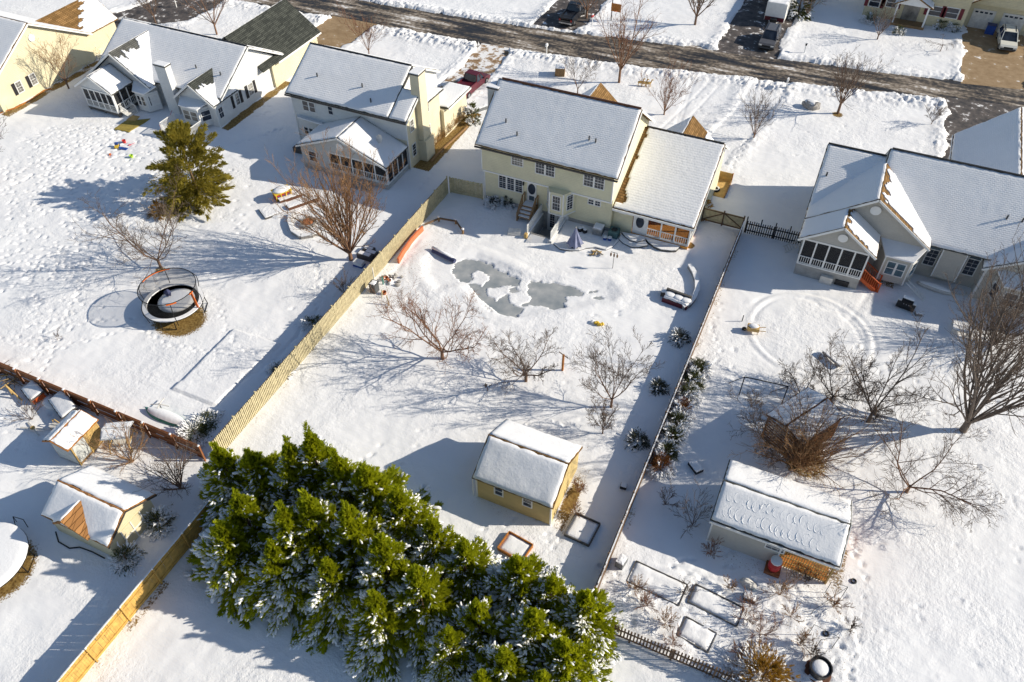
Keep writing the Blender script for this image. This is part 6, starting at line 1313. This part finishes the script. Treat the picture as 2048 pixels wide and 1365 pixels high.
class Skel:
    def __init__(s, seed): s.r = random.Random(seed); s.big = []; s.small = []
    def grow(s, p, d, L, r, depth, o):
        n = 5 if depth <= 1 else 4 if depth == 2 else 3
        rr = s.r; pts = []; r_end = max(.007, r*o.get('taper', .34))
        for i in range(n):
            d = (d + Vector((rr.gauss(0, 1), rr.gauss(0, 1), rr.gauss(0, .7)))*o['wig'] + Vector((0, 0, o['up'][min(depth, 3)]))).normalized()
            q = p + d*(L/n)*rr.uniform(.85, 1.15); ra = r+(r_end-r)*i/n; rb = r+(r_end-r)*(i+1)/n
            if q.z < .25: q.z = .25
            (s.big if ra > .022 else s.small).append((*p, *q, ra, rb)); pts.append((p.copy(), q.copy(), d.copy(), rb)); p = q
        if depth >= o['depth']: return
        k = o['kids'][min(depth, len(o['kids'])-1)]
        for j in range(k):
            t = o['first']+(1-o['first'])*(j+rr.random())/k; i = min(n-1, int(t*n)); a, b_, dd, rb = pts[i]; pos_ = a.lerp(b_, t*n-i)
            ang = R(rr.gauss(o['ang'], 9)); az = rr.uniform(0, 6.283); ax = dd.orthogonal().normalized(); ax.rotate(Matrix.Rotation(az, 3, dd)); nd = dd.copy(); nd.rotate(Matrix.Rotation(ang, 3, ax))
            s.grow(pos_, nd, L*o['ratio']*rr.uniform(.6, 1.15)*(1.15-.45*t), max(.0105 if fine_ else .0095, min(rb*.85, r*.55)), depth+1, o)
STYLES = {
 'fruit': dict(trunk=.12, limbs=6, limb_ang=(38, 70), depth=3, kids=(8, 6, 4), first=.18, ang=44, ratio=.50, wig=.15, up=(.06, .08, .02, -.02)),
 'round': dict(trunk=.16, limbs=7, limb_ang=(18, 50), depth=3, kids=(8, 6, 4), first=.18, ang=38, ratio=.46, wig=.10, up=(.08, .08, .06, .05)),
 'vase':  dict(trunk=.08, limbs=13, limb_ang=(8, 40), depth=3, kids=(8, 5, 3), first=.2, ang=30, ratio=.42, wig=.06, up=(.04, .08, .08, .05)),
 'tall':  dict(trunk=.20, limbs=9, limb_ang=(10, 48), depth=3, kids=(8, 6, 4), first=.18, ang=36, ratio=.44, wig=.07, up=(.06, .06, .05, .04)),
 'bush':  dict(trunk=.01, limbs=16, limb_ang=(5, 60), depth=2, kids=(6, 5), first=.2, ang=30, ratio=.45, wig=.09, up=(.03, .04, .03, .0)),
 'weep':  dict(trunk=.5, limbs=7, limb_ang=(60, 85), depth=2, kids=(5, 4), first=.2, ang=35, ratio=.5, wig=.1, up=(-.06, -.12, -.16, -.1)),
}
fine_ = True
def bare_tree(label, base, top, wpx, style, bark='bark', twig='twig', seed=1, group=None, name='bare_tree', rk=1.0, cat='tree', limbs=None, fine=False):
    c = G(*base); h = max(.6, AY(*top, c.y).z); dist = (Vector(c)-Vector((0, 0, CAM_H))).length; w = wpx/2*dist/FPX
    o = dict(STYLES[style]); s = Skel(seed); rr = s.r
    if limbs: o['limbs'] = limbs
    if fine: o['kids'] = tuple(k+1 for k in o['kids'])
    elif dist > 78: o['kids'] = tuple(max(3, k-1) for k in o['kids'])
    t = thing(name, label, cat, (c.x, c.y, 0), 0, group)
    th = h*o['trunk']; r0 = (.03+.014*h)*rk
    s.big.append((0, 0, -.3, 0, 0, max(.05, th), r0*1.15, r0*.95))
    n = o['limbs']
    for i in range(n):
        a = 2*math.pi*(i+rr.uniform(-.3, .3))/n; an = R(rr.uniform(*o['limb_ang'])); 
        ex, ez = math.sin(an), math.cos(an); L = min((h-th)*1.02/max(.35, ez), w*1.0/max(.12, ex))*rr.uniform(.78, 1.08)
        z0 = max(.02, th*rr.uniform(.75, 1.0)); d = Vector((ex*math.cos(a), ex*math.sin(a), ez))
        s.grow(Vector((0, 0, z0)), d, L*.86, r0*rr.uniform(.34, .58)*(1 if n < 10 else .8), 0, o)
    V, F = tubes(s.big, 7); np_part('trunk', V, F, bark, t, True)
    if s.small: V, F = tubes(s.small, 3); np_part('crown', V, F, twig, t)['kind'] = 'stuff'
    return t
BT = bare_tree
BT('wide-spreading bare fruit tree nearest the pool in the fenced yard', (885, 718), (893, 578), 255, 'fruit', 'bark_red', 'twig_red', 1, fine=True)
BT('slim bare tree beside the wooden trellis post', (1052, 763), (1060, 622), 180, 'fruit', 'bark', 'twig', 2, rk=.85, fine=True)
BT('rounded bare tree at the shadow edge above the yellow shed', (1222, 815), (1216, 688), 185, 'round', 'bark_red', 'twig', 3, rk=.75, fine=True)
BT('small low bare tree just above the yellow shed roof', (1205, 868), (1192, 806), 85, 'round', 'bark', 'twig', 4, rk=.7)
BT('tiny leafless sapling between the pool yard trees', (975, 782), (976, 740), 16, 'round', 'bark', 'twig', 5, rk=.5, limbs=3)
BT('bare spreading tree just above the netted trampoline', (322, 536), (305, 392), 235, 'fruit', 'bark', 'twig', 6, rk=.8, fine=True)
BT('dense many-stemmed bare tree near the brown patio benches', (702, 520), (682, 322), 215, 'vase', 'bark_red', 'twig_tan', 7, rk=1.0, limbs=24, fine=True)
BT('bare tree cut off by the left edge', (-8, 366), (8, 258), 110, 'tall', 'bark', 'twig', 8)
BT('bare tree standing before the pale yellow gable wall', (138, 178), (108, 78), 95, 'round', 'bark', 'twig_tan', 9, rk=.8)
BT('tallest bare street tree above the pool house roof', (1238, 166), (1250, 8), 210, 'tall', 'bark_red', 'twig_red', 10, rk=.9)
BT('reddish vase-shaped tree on the front lawn near the deer', (1328, 230), (1340, 136), 115, 'vase', 'bark_red', 'twig_red', 11, rk=.8)
BT('low bare tree behind the ridge of the pool house', (1155, 188), (1150, 112), 120, 'round', 'bark', 'twig', 12, rk=.7)
BT('purple-brown bushy tree on the lawn left of the beige house', (1507, 278), (1512, 188), 125, 'vase', 'bark_red', 'twig', 13, rk=.8)
BT('large bare tree at the near kerb above the beige house', (1675, 228), (1684, 105), 165, 'tall', 'bark', 'twig', 14, rk=1.1, limbs=14)
BT('small bare lawn tree left of the dark driveway', (1862, 250), (1868, 205), 42, 'round', 'bark', 'twig', 15, rk=.6)
BT('bare tree on the lawn in front of the red-shuttered house', (1754, 80), (1762, 18), 105, 'round', 'bark', 'twig', 16, rk=.9)
BT('thick-trunked bare tree across the street in the middle', (1390, 50), (1400, -45), 120, 'tall', 'bark', 'twig', 17, rk=1.3)
BT('bare tree beside the black pickup truck', (1173, 36), (1176, -40), 90, 'tall', 'bark_red', 'twig', 18, rk=1.2)
BT('tall bare tree at the top left beyond the dark garage roof', (434, 70), (410, -50), 150, 'tall', 'bark_red', 'twig', 19, rk=.8)
BT('bare tree behind the brown garage roof at the upper left', (312, 48), (300, -30), 95, 'tall', 'bark', 'twig', 20, rk=.8)
BT('rusty bare shrub tree behind the chimney house by the street', (738, 108), (745, 32), 150, 'vase', 'bark_red', 'twig_red', 21, rk=.7)
BT('bare tree beside the white trailer', (1612, 40), (1640, -40), 110, 'round', 'bark', 'twig', 22, rk=.8)
BT('huge many-stemmed bare tree at the right edge', (1925, 862), (1985, 575), 540, 'vase', 'bark_grey', 'twig', 23, rk=1.15, limbs=17, fine=True)
BT('bare tree between the round bed and the huge tree', (1735, 845), (1762, 690), 190, 'round', 'bark_grey', 'twig', 24, rk=.9, fine=True)
BT('bare spreading tree right of the beige shed', (1812, 985), (1810, 845), 300, 'fruit', 'bark_red', 'twig', 25, rk=.9, fine=True)
BT('tangled bare tree behind the brown cabin', (1662, 802), (1665, 705), 180, 'fruit', 'bark_grey', 'twig', 26, rk=.9, fine=True)
BT('dark tangled bare tree left of the brown cabin', (1600, 800), (1598, 718), 140, 'fruit', 'bark_grey', 'twig', 27, rk=.8, fine=True)
BT('grey thicket overhanging the snow left of the cabin', (1530, 895), (1530, 795), 200, 'fruit', 'bark_grey', 'twig', 28, rk=.7, fine=True)
BT('rust-brown vine thicket growing over the cabin front', (1600, 935), (1605, 838), 235, 'bush', 'twig_tan', 'twig_tan', 29, cat='bush', name='bare_bush', limbs=60, fine=True)
BT('dark bare bush behind the red saucer toy', (1985, 690), (1990, 590), 150, 'bush', 'bark_grey', 'twig', 30, cat='bush', name='bare_bush', limbs=44, fine=True)
BT('weeping little tree on the lawn across the street', (1880, 104), (1886, 72), 60, 'weep', 'bark', 'twig', 31, rk=.8)
BT('round leafless bush above the lower left shed roof', (265, 925), (255, 865), 95, 'bush', 'twig_tan', 'twig_tan', 32, cat='bush', name='bare_bush')
BT('dark spiky bush between the lower left shed and the evergreens', (362, 978), (345, 905), 120, 'bush', 'bark', 'twig', 33, cat='bush', name='bare_bush', limbs=20)
BT('thin bare shrub on the snow below the red hutch', (65, 840), (60, 815), 60, 'bush', 'twig', 'twig', 34, cat='bush', name='bare_bush', limbs=9, rk=.6)
BT('dark bare branch on the open snow left of the trampoline', (115, 680), (80, 655), 70, 'bush', 'bark_red', 'twig', 35, cat='bush', name='bare_bush', limbs=3, rk=.5)
BT('dead brush in shade left of the beige shed, upper clump', (1330, 1010), (1325, 975), 60, 'bush', 'twig', 'twig', 36, 'dead brush left of the beige shed', cat='bush', name='bare_bush', limbs=8, rk=.5)
BT('dead brush in shade against the beige shed corner', (1385, 1050), (1380, 990), 90, 'bush', 'twig', 'twig', 37, 'dead brush left of the beige shed', cat='bush', name='bare_bush', limbs=10, rk=.6)
BT('bare shrub on the fence line right of the dense bare tree', (690, 590), (685, 550), 60, 'bush', 'twig', 'twig', 38, cat='bush', name='bare_bush', limbs=12, rk=.6)
BT('purple bush beside the pale yellow gable near the street', (205, 72), (212, 48), 42, 'bush', 'bark_red', 'twig_red', 39, cat='bush', name='bare_bush', limbs=20)
for k, (x, y, w, l) in enumerate(((1330, 1250, 46, 'tan dead stems beside the bottom picket fence'), (1420, 1110, 40, 'dead stems below the beige shed wall'), (1560, 1190, 110, 'tangle of dead berry canes below the lattice'), (1520, 1270, 90, 'dead stems at the middle of the garden plot'), (1600, 1290, 70, 'rusty dead stems near the lower trellis'), (1290, 1215, 60, 'dead flower stalks behind the long raised bed'), (1150, 1030, 34, 'dead stems in the old raised bed'), (1160, 985, 30, 'dead weeds along the sunny shed wall'), (1640, 1150, 60, 'bare canes at the lattice corner'))):
    BT(l, (x, y), (x, y-24), w, 'bush', 'twig_tan', 'twig_tan' if k % 2 == 0 else 'twig_red', 50+k, 'dead stems in the garden', cat='plant', name='dead_plant', limbs=14, rk=.4)
rg = random.Random(31)
where = ['beside the long raised bed', 'between the raised beds', 'below the white sack', 'left of the lower trellis', 'above the dark tub', 'by the bottom picket fence', 'near the cube crate', 'under the lattice corner', 'right of the middle bed', 'between the two trellises', 'at the plot edge by the open snow', 'behind the gold shrub']
for k, (x, y) in enumerate(((1270, 1180), (1372, 1190), (1500, 1215), (1580, 1235), (1625, 1310), (1345, 1290), (1460, 1180), (1610, 1165), (1490, 1240), (1665, 1215), (1700, 1260), (1480, 1310))):
    BT('low dead stems '+where[k], (x, y), (x+rg.randint(-8, 8), y-rg.randint(12, 24)), rg.randint(40, 80), 'bush', 'twig', ('twig_tan', 'twig', 'twig_red')[k % 3], 500+k, 'dead stems in the garden', cat='plant', name='dead_plant', limbs=rg.randint(8, 16), rk=.35)
for k, (x, y) in enumerate(((872, 292), (884, 280), (897, 268), (908, 256), (918, 247), (929, 238))):
    BT(['ornamental dry grass clump nearest the tall chimney', 'second dry grass clump from the tall chimney', 'third dry grass clump from the tall chimney', 'fourth dry grass clump from the tall chimney', 'fifth dry grass clump from the tall chimney', 'dry grass clump farthest from the tall chimney'][k], (x, y), (x, y-26), 26, 'bush', 'grass_dry', 'grass_dry', 70+k, 'dry grass along the sunny chimney wall', cat='plant', name='dry_grass', limbs=22, rk=.5)

# ---------------------------------------------------------------- evergreens
def spray_tpl(L=.72, W=.30, n=8):
    V = []; F = []
    def leaf(p, d, l, w):
        p = np.array(p, float); d = np.array(d)/np.linalg.norm(d); s = np.array([-d[1], d[0], 0])
        b = len(V); V.extend([p-s*w, p+d*l, p+s*w]); F.append((b, b+1, b+2))
    leaf((0, 0, 0), (1, 0, 0), L, .035)
    for i in range(n):
        u = .06+.78*i/(n-1)
        for sgn in (-1, 1): leaf((u*L, 0, -.05*u*u+.012*math.sin(i*2.1)), (1, sgn*(.75+.25*math.sin(i*3.3)), -.2+.25*math.sin(i*1.7+sgn)), W*(.95-.6*u), .034)
    return np.array(V), np.array(F)
def clump_tpl(L=.62, W=.20):
    'snow lying on a frond: a long low irregular lump'
    V = []; n = 6
    rs_ = np.random.RandomState(1)
    V.append((L*.55, 0, .085))
    for i in range(n): a = 2*math.pi*i/n; j = rs_.uniform(.7, 1.15); V.append((L*.55+.28*L*j*math.cos(a), W*.28*j*math.sin(a), .062))
    for i in range(n): a = 2*math.pi*(i+.3)/n; j = rs_.uniform(.7, 1.2); V.append((L*.55+.5*L*j*math.cos(a), W*.55*j*math.sin(a), -.01))
    F = [(0, 1+i, 1+(i+1) % n) for i in range(n)]
    for i in range(n): F += [(1+i, 1+n+i, 1+(i+1) % n), (1+(i+1) % n, 1+n+i, 1+n+(i+1) % n)]
    return np.array(V), np.array(F)
SPR = spray_tpl(); SNW = clump_tpl(); SPR2 = spray_tpl(.36, .19, 5)
def place(tpl, pos_, ax, nr, sc_):
    V, F = tpl; ax = ax/np.linalg.norm(ax, axis=1, keepdims=True); nr = nr-(nr*ax).sum(1, keepdims=True)*ax; nr /= np.linalg.norm(nr, axis=1, keepdims=True)+1e-9; sd = np.cross(nr, ax)
    P = pos_[:, None]+(V[None, :, :1]*ax[:, None]+V[None, :, 1:2]*sd[:, None]+V[None, :, 2:3]*nr[:, None])*sc_[:, None, None]
    return P.reshape(-1, 3), (F[None]+(np.arange(len(pos_))*len(V))[:, None, None]).reshape(-1, F.shape[1])
def conifer(label, c, h, rad, seed, n=1500, mat_='cypress', snow=.5, group=None, name='evergreen_tree', shape=.9, cat='tree', base=.02, size=1.0, up=.45, tpl=None, ssz=1.0):
    r = np.random.RandomState(seed); t = thing(name, label, cat, (c[0], c[1], 0), 0, group)
    MB().tube((0, 0, -.2), (0, 0, h*.8), .05+.018*h, .02, 8).part('trunk', 'bark', t, local=True)
    nb = int(n/9); tt = base+(1-base)*(r.rand(nb)**1.25); az = r.rand(nb)*6.283
    lob = 1+.16*np.sin(az*3+seed)+.10*np.sin(az*5+tt*9+seed*2)
    BL = rad*((1-tt)**shape)*lob*r.uniform(.8, 1.12, nb)+.12
    out = np.stack([np.cos(az), np.sin(az), np.zeros(nb)], -1)
    rise = up*(.4+tt)[:, None]
    pos_, ax, nr, tz, el = [], [], [], [], []
    for k in range(9):
        u = .30+.70*(k+r.rand(nb))/9; side = r.normal(0, .17, nb)*BL*(.3+.5*u)
        tang = np.stack([-np.sin(az), np.cos(az), np.zeros(nb)], -1)
        p = out*(BL*u)[:, None]+tang*side[:, None]; p[:, 2] = tt*h*.93+BL*u*rise[:, 0]-.42*BL*u*u*(1-tt)+r.normal(0, .06, nb)
        a = out+tang*r.normal(0, .5, nb)[:, None]; a[:, 2] += up+.9*tt-1.15*u*(1-tt)**1.5+r.normal(0, .22, nb)
        q = np.stack([out[:, 0]*.55, out[:, 1]*.55, np.full(nb, .85)], -1)+r.normal(0, .28, (nb, 3))
        pos_.append(p); ax.append(a); nr.append(q); tz.append(tt); el.append(u)
    tip = 26; pos_.append(np.stack([r.normal(0, .05, tip), r.normal(0, .05, tip), h*r.uniform(.80, .95, tip)], -1)); ax.append(np.stack([r.normal(0, .35, tip), r.normal(0, .35, tip), np.ones(tip)], -1)); nr.append(r.normal(0, 1, (tip, 3))); tz.append(np.ones(tip)); el.append(np.ones(tip))
    pos_ = np.concatenate(pos_); ax = np.concatenate(ax); nr = np.concatenate(nr); tz = np.concatenate(tz); el = np.concatenate(el); pos_[:, 2] = np.maximum(pos_[:, 2], .12)
    sc_ = r.uniform(.75, 1.3, len(pos_))*size*(1-.35*tz)
    V, F = place(tpl or SPR, pos_, ax, nr, sc_); o = np_part('foliage', V, F, mat_, t); o['kind'] = 'stuff'
    if snow > 0:
        sunny = (pos_[:, 0]*math.cos(SUN_AZ)+pos_[:, 1]*math.sin(SUN_AZ))/(np.hypot(pos_[:, 0], pos_[:, 1])+1e-6)
        pr = snow*(.95-.95*tz)*(.75-.55*sunny)*(.5+.7*el)*2*(vn(pos_[:, 0]*2+seed, pos_[:, 2]*2+pos_[:, 1], 1.0, seed) > .38); pr = np.where(tz > .85, 0, pr)
        k = (r.rand(len(pos_)) < pr) & (nr[:, 2] > .15)
        if k.any():
            n2 = nr[k].copy(); n2[:, 2] += .5; V, F = place(SNW, pos_[k]+np.array([0, 0, .045*size]), ax[k], n2, sc_[k]*r.uniform(.85, 1.5, k.sum())*ssz); o = np_part('snow', V, F, 'snow', t, True); o['kind'] = 'stuff'
    return t
tips = [(430,890,5.2,1.7),(497,905,5.0,1.6),(572,880,6.3,1.8),(611,853,7.0,2.0),(668,905,6.2,1.9),(728,935,5.8,1.8),(790,975,5.4,1.8),(607,986,6.4,1.9),(561,1009,6.0,1.8),(470,985,5.4,1.8),(690,1010,6.0,1.8),(860,1035,5.0,1.7),
        (830,1136,5.0,1.7),(760,1075,5.5,1.8),(925,1080,4.8,1.6),(1035,1117,4.6,1.6),(1105,1150,4.4,1.5),(1173,1187,4.4,1.5),(1067,1225,4.8,1.7),(953,1203,4.8,1.7),(895,1255,4.6,1.6),(1010,1300,4.6,1.7),(1130,1285,4.4,1.6),(540,1085,4.6,1.6),(650,1120,4.6,1.6),(745,1185,4.4,1.5),(440,1050,4.6,1.6),(960,1345,4.2,1.5),(1085,1345,4.0,1.5)]
tips = [(x, y, h*(1.28 if x < 850 else 1.18), r*(1.16 if x < 850 else 1.0)) for x, y, h, r in tips]
lab = ['westernmost evergreen of the clump, touching the pale fence end', 'evergreen second from the pale fence end, back row', 'evergreen just left of the tallest one in the clump', 'tallest evergreen of the snowy clump', 'evergreen just right of the tallest one', 'evergreen on the back edge facing the yellow shed', 'back-row evergreen with bare yellow-green top above the shed shadow', 'bright evergreen in front of the tallest one', 'evergreen left of the bright middle one, front side', 'shaded snowy evergreen at the left of the clump', 'evergreen in the centre of the clump', 'evergreen on the back edge near the new raised bed, left of two',
       'bright pointed evergreen at the lower middle of the clump', 'evergreen behind the bright pointed one', 'evergreen directly below the new raised bed', 'evergreen below the gap between the raised beds', 'evergreen below the old raised bed', 'rightmost evergreen of the clump beside the brown fence', 'bright evergreen near the bottom, left of the picket fence', 'evergreen at the lower middle right of the bright pointed one', 'snowy evergreen at the bottom middle of the picture', 'evergreen at the bottom edge, third from the right', 'evergreen at the bottom edge next to the picket fence', 'front evergreen with snow-laden skirts on open snow', 'front evergreen in the middle of the snowy skirt row', 'front evergreen at the right end of the snowy skirt row', 'front-left evergreen overhanging the golden fence', 'evergreen cut by the bottom edge, left of two', 'evergreen cut by the bottom edge, right of two']
def plume_tree(label, c, h, rad, seed, group, npl=125, m=125, mat_='cypress', snow=1.15, prof=None, name='evergreen_tree'):
    'a soft many-plumed conifer: each plume a feathery spike of fronds'
    r = np.random.RandomState(seed); t = thing(name, label, 'tree', (c[0], c[1], 0), 0, group)
    MB().tube((0, 0, -.2), (0, 0, h*.8), .05+.018*h, .02, 8).part('trunk', 'bark', t, local=True)
    P, A, Nn, S, K = [], [], [], [], []
    for j in range(npl):
        tt = (j+r.rand())/npl; tt = tt**1.25; az = r.rand()*6.283
        Rt = rad*(1-tt)**1.0*(1+.18*math.sin(3*az+seed)+r.normal(0, .10))+.10
        if prof == 'round': Rt = rad*math.sqrt(max(.03, 1-((tt-.30)/.72)**2))*(1+.12*math.sin(3*az+seed)+r.normal(0, .14))
        el = R(-32+105*tt**.85+r.normal(0, 10)); out = np.array([math.cos(az), math.sin(az), 0]); up = np.array([0, 0, 1.])
        if j >= npl-4: out = out*.2; el = R(84); Rt = .1
        ax = out*math.cos(el)+up*math.sin(el); ax /= np.linalg.norm(ax)
        Lp = max(.65, Rt*.82+.2)*r.uniform(.85, 1.3); base_ = out*Rt*.30; base_[2] = tt*h*.86+.15
        if prof is None and tt > .5: Lp *= 1-.55*(tt-.5)/.5
        if j >= npl-4: Lp = h*(.32 if j == npl-1 else r.uniform(.14, .24)); base_[2] = h*.70
        e1 = np.cross(ax, [.3, .2, 1.]); e1 /= np.linalg.norm(e1); e2 = np.cross(ax, e1)
        u = r.rand(m)**.75; ph = r.rand(m)*6.283; w = ((.26 if tt < .5 else .21 if j < npl-4 else .075)*Lp*(1-u)**.8+.04)*r.uniform(.5, 1.1, m)
        lat = e1*np.cos(ph)[:, None]+e2*np.sin(ph)[:, None]
        p = base_+ax*(u*Lp)[:, None]+lat*w[:, None]; p[:, 2] -= .22*(u*Lp)**2*(1-tt)
        P.append(p); A.append(ax*1.0+lat*r.uniform(.3, .9, m)[:, None]+r.normal(0, .15, (m, 3))-np.array([0, 0, .45])*(u*(1-tt))[:, None]); Nn.append(lat+up*.45+r.normal(0, .25, (m, 3)))
        S.append(r.uniform(.7, 1.25, m)*(1-.25*tt))
        sun_ = (out[0]*math.cos(SUN_AZ)+out[1]*math.sin(SUN_AZ)); pk = snow*(1.1-1.25*tt)*min(1.6, max(.2, .85-.75*sun_)); pk = pk*r.choice([.1, .7, 1.5])
        K.append((r.rand(m) < pk) & ((lat[:, 2] > .1) | (u > .75)))
    P, A, Nn, S, K = map(np.concatenate, (P, A, Nn, S, K)); P[:, 2] = np.maximum(P[:, 2], .1)
    V, F = place(SPR2, P, A, Nn, S); np_part('foliage', V, F, mat_, t)['kind'] = 'stuff'
    n2 = Nn[K].copy(); n2[:, 2] += .9; V, F = place(SNW, P[K]+np.array([0, 0, .03]), A[K], n2, S[K]*r.uniform(.35, .9, K.sum())) if K.any() else (None, None)
    if V is not None: np_part('snow', V, F, 'snow', t, True)['kind'] = 'stuff'
    return t
PROTO = []
for k in range(7):      # seven grown individuals, the others are copies of them
    x, y, h, rad = tips[k*3]; c = G(x, y, h)
    PROTO.append((k*3, plume_tree(lab[k*3], c, h, rad*1.18, 100+k, 'evergreens in the clump behind the fence'), h, rad))
rr = random.Random(77)
for k, (x, y, h, rad) in enumerate(tips):
    if k % 3 == 0 and k < 21: continue
    src = PROTO[(k*5+k//3) % 7]; c = G(x, y, h); o = src[1].copy(); C.objects.link(o); o.location = (c.x, c.y, 0); o.rotation_euler = (0, 0, rr.uniform(-.5, .5)); o['label'] = lab[k]
    o.scale = (rad/src[3]*rr.uniform(.95, 1.08), rad/src[3]*rr.uniform(.95, 1.08), h/src[2])
    for ch in src[1].children:
        q = ch.copy(); C.objects.link(q); q.parent = o
# loose-limbed pine on the left lawn
c = G(398, 394); plume_tree('golden-green pine on the left lawn above the trampoline', c, AY(384, 268, c.y).z, 2.7, 201, None, 110, 130, 'pine', 0, 'round', 'pine_tree')
c = G(318, 430); conifer('rust-coloured shrub at the foot of the pine', c, 1.3, .9, 202, 260, 'shrub_gold', .1, name='shrub', cat='shrub', size=.6)
c = G(1520, 1365); conifer('gold and green shrub at the bottom edge by the picket fence', c, 1.9, 1.9, 203, 2200, 'shrub_gold', .55, name='shrub', cat='shrub', size=.45, shape=.5)
c = G(945, 245); conifer('dark clipped evergreen with snow by the red pickup', c, 2.2, .8, 204, 420, 'shrub_green', .9, name='shrub', cat='shrub', size=.55, shape=.5)
c = G(1595, 30); conifer('dark green evergreen right of the white trailer', c, 4.5, 1.7, 205, 900, 'shrub_green', .3, name='evergreen_tree', shape=.5)
c = G(1405, 430); conifer('rust-coloured shrub against the end of the pool house wing', c, 1.9, .8, 206, 420, 'shrub_gold', .0, name='shrub', cat='shrub', size=.45, shape=.35)
SH = [((985, 412), .75, .55, .9, 'left snow-dusted dark shrub under the pool house windows'), ((1017, 410), .9, .65, .9, 'right snow-dusted dark shrub under the pool house windows'), ((1358, 680), .75, .7, .25, 'dark shrub on the fence-shadow snow nearest the sofa wall'), ((1317, 778), .6, .6, .1, 'dark low shrub in the fence shadow beside the rounded tree'), ((1275, 885), .7, .75, .1, 'dark low shrub in the fence shadow above the yellow shed corner'),
      ((322, 1052), 1.1, .8, 2.4, 'snow-covered shrub at the right corner of the lower left shed'), ((255, 1122), 1.0, .85, 2.4, 'snow-covered shrub at the front corner of the lower left shed'), ((75, 175), .8, 1.2, 1.2, 'snow-covered hedge shrub beneath the pale yellow gable'), ((105, 160), .8, 1.3, 1.2, 'snow-covered shrub beside the bare tree at the gable'), ((150, 130), .8, 1.5, 1.3, 'snow-covered shrub between the gable and the screened porch'), ((185, 112), .8, 1.4, 1.3, 'snow-covered shrub nearest the street beside the gable'),
      ((390, 870), .6, 1.1, 2.0, 'snowy brush in the corner of the two fences'), ((415, 845), .5, .9, 2.0, 'snowy brush against the pale fence near the canoe'), ((625, 650), .5, .7, 1.4, 'snow-buried shrub along the shaded side of the pale fence, upper'), ((560, 745), .4, .8, 1.5, 'snow-buried shrub along the shaded side of the pale fence, lower'), ((1880, 58), .9, .8, .3, 'yellow-green shrub by the porch across the street'), ((1795, 68), .8, .7, .4, 'small gold shrub left of the porch across the street'), ((1905, 62), .8, .9, 1.2, 'snow-covered shrub at the garage corner across the street'), ((1740, 45), .9, 1.2, .8, 'snowy shrub at the left end of the red-shuttered house')]
for k, (q, h, rad, sn_, l) in enumerate(SH): conifer(l, G(*q), h, rad, 300+k, 900 if rad < 1 else 1200, 'leaf_dark' if k < 5 else 'shrub_green', sn_, 'shrubs', name='shrub', cat='shrub', size=.24, shape=.38, ssz=1.9)
for k, (x, y) in enumerate(((1388, 742), (1380, 768), (1369, 796), (1358, 824), (1347, 852), (1335, 880), (1323, 908), (1312, 934))):
    c = G(x, y); conifer(['hedge shrub at the far end of the snowy row along the brown fence', 'second hedge shrub from the far end along the brown fence', 'third hedge shrub from the far end along the brown fence', 'fourth hedge shrub from the far end along the brown fence', 'fifth hedge shrub from the far end along the brown fence', 'sixth hedge shrub from the far end along the brown fence', 'seventh hedge shrub from the far end along the brown fence', 'hedge shrub at the near end of the snowy row along the brown fence'][k], (-3.7, c.y), 1.0+.12*(k % 3), .72, 340+k, 1800, 'leaf_rust' if k in (3, 7) else 'shrub_green', 1.6, 'snowy hedge along the brown fence', name='hedge_shrub', cat='shrub', size=.24, shape=.35, ssz=1.9)
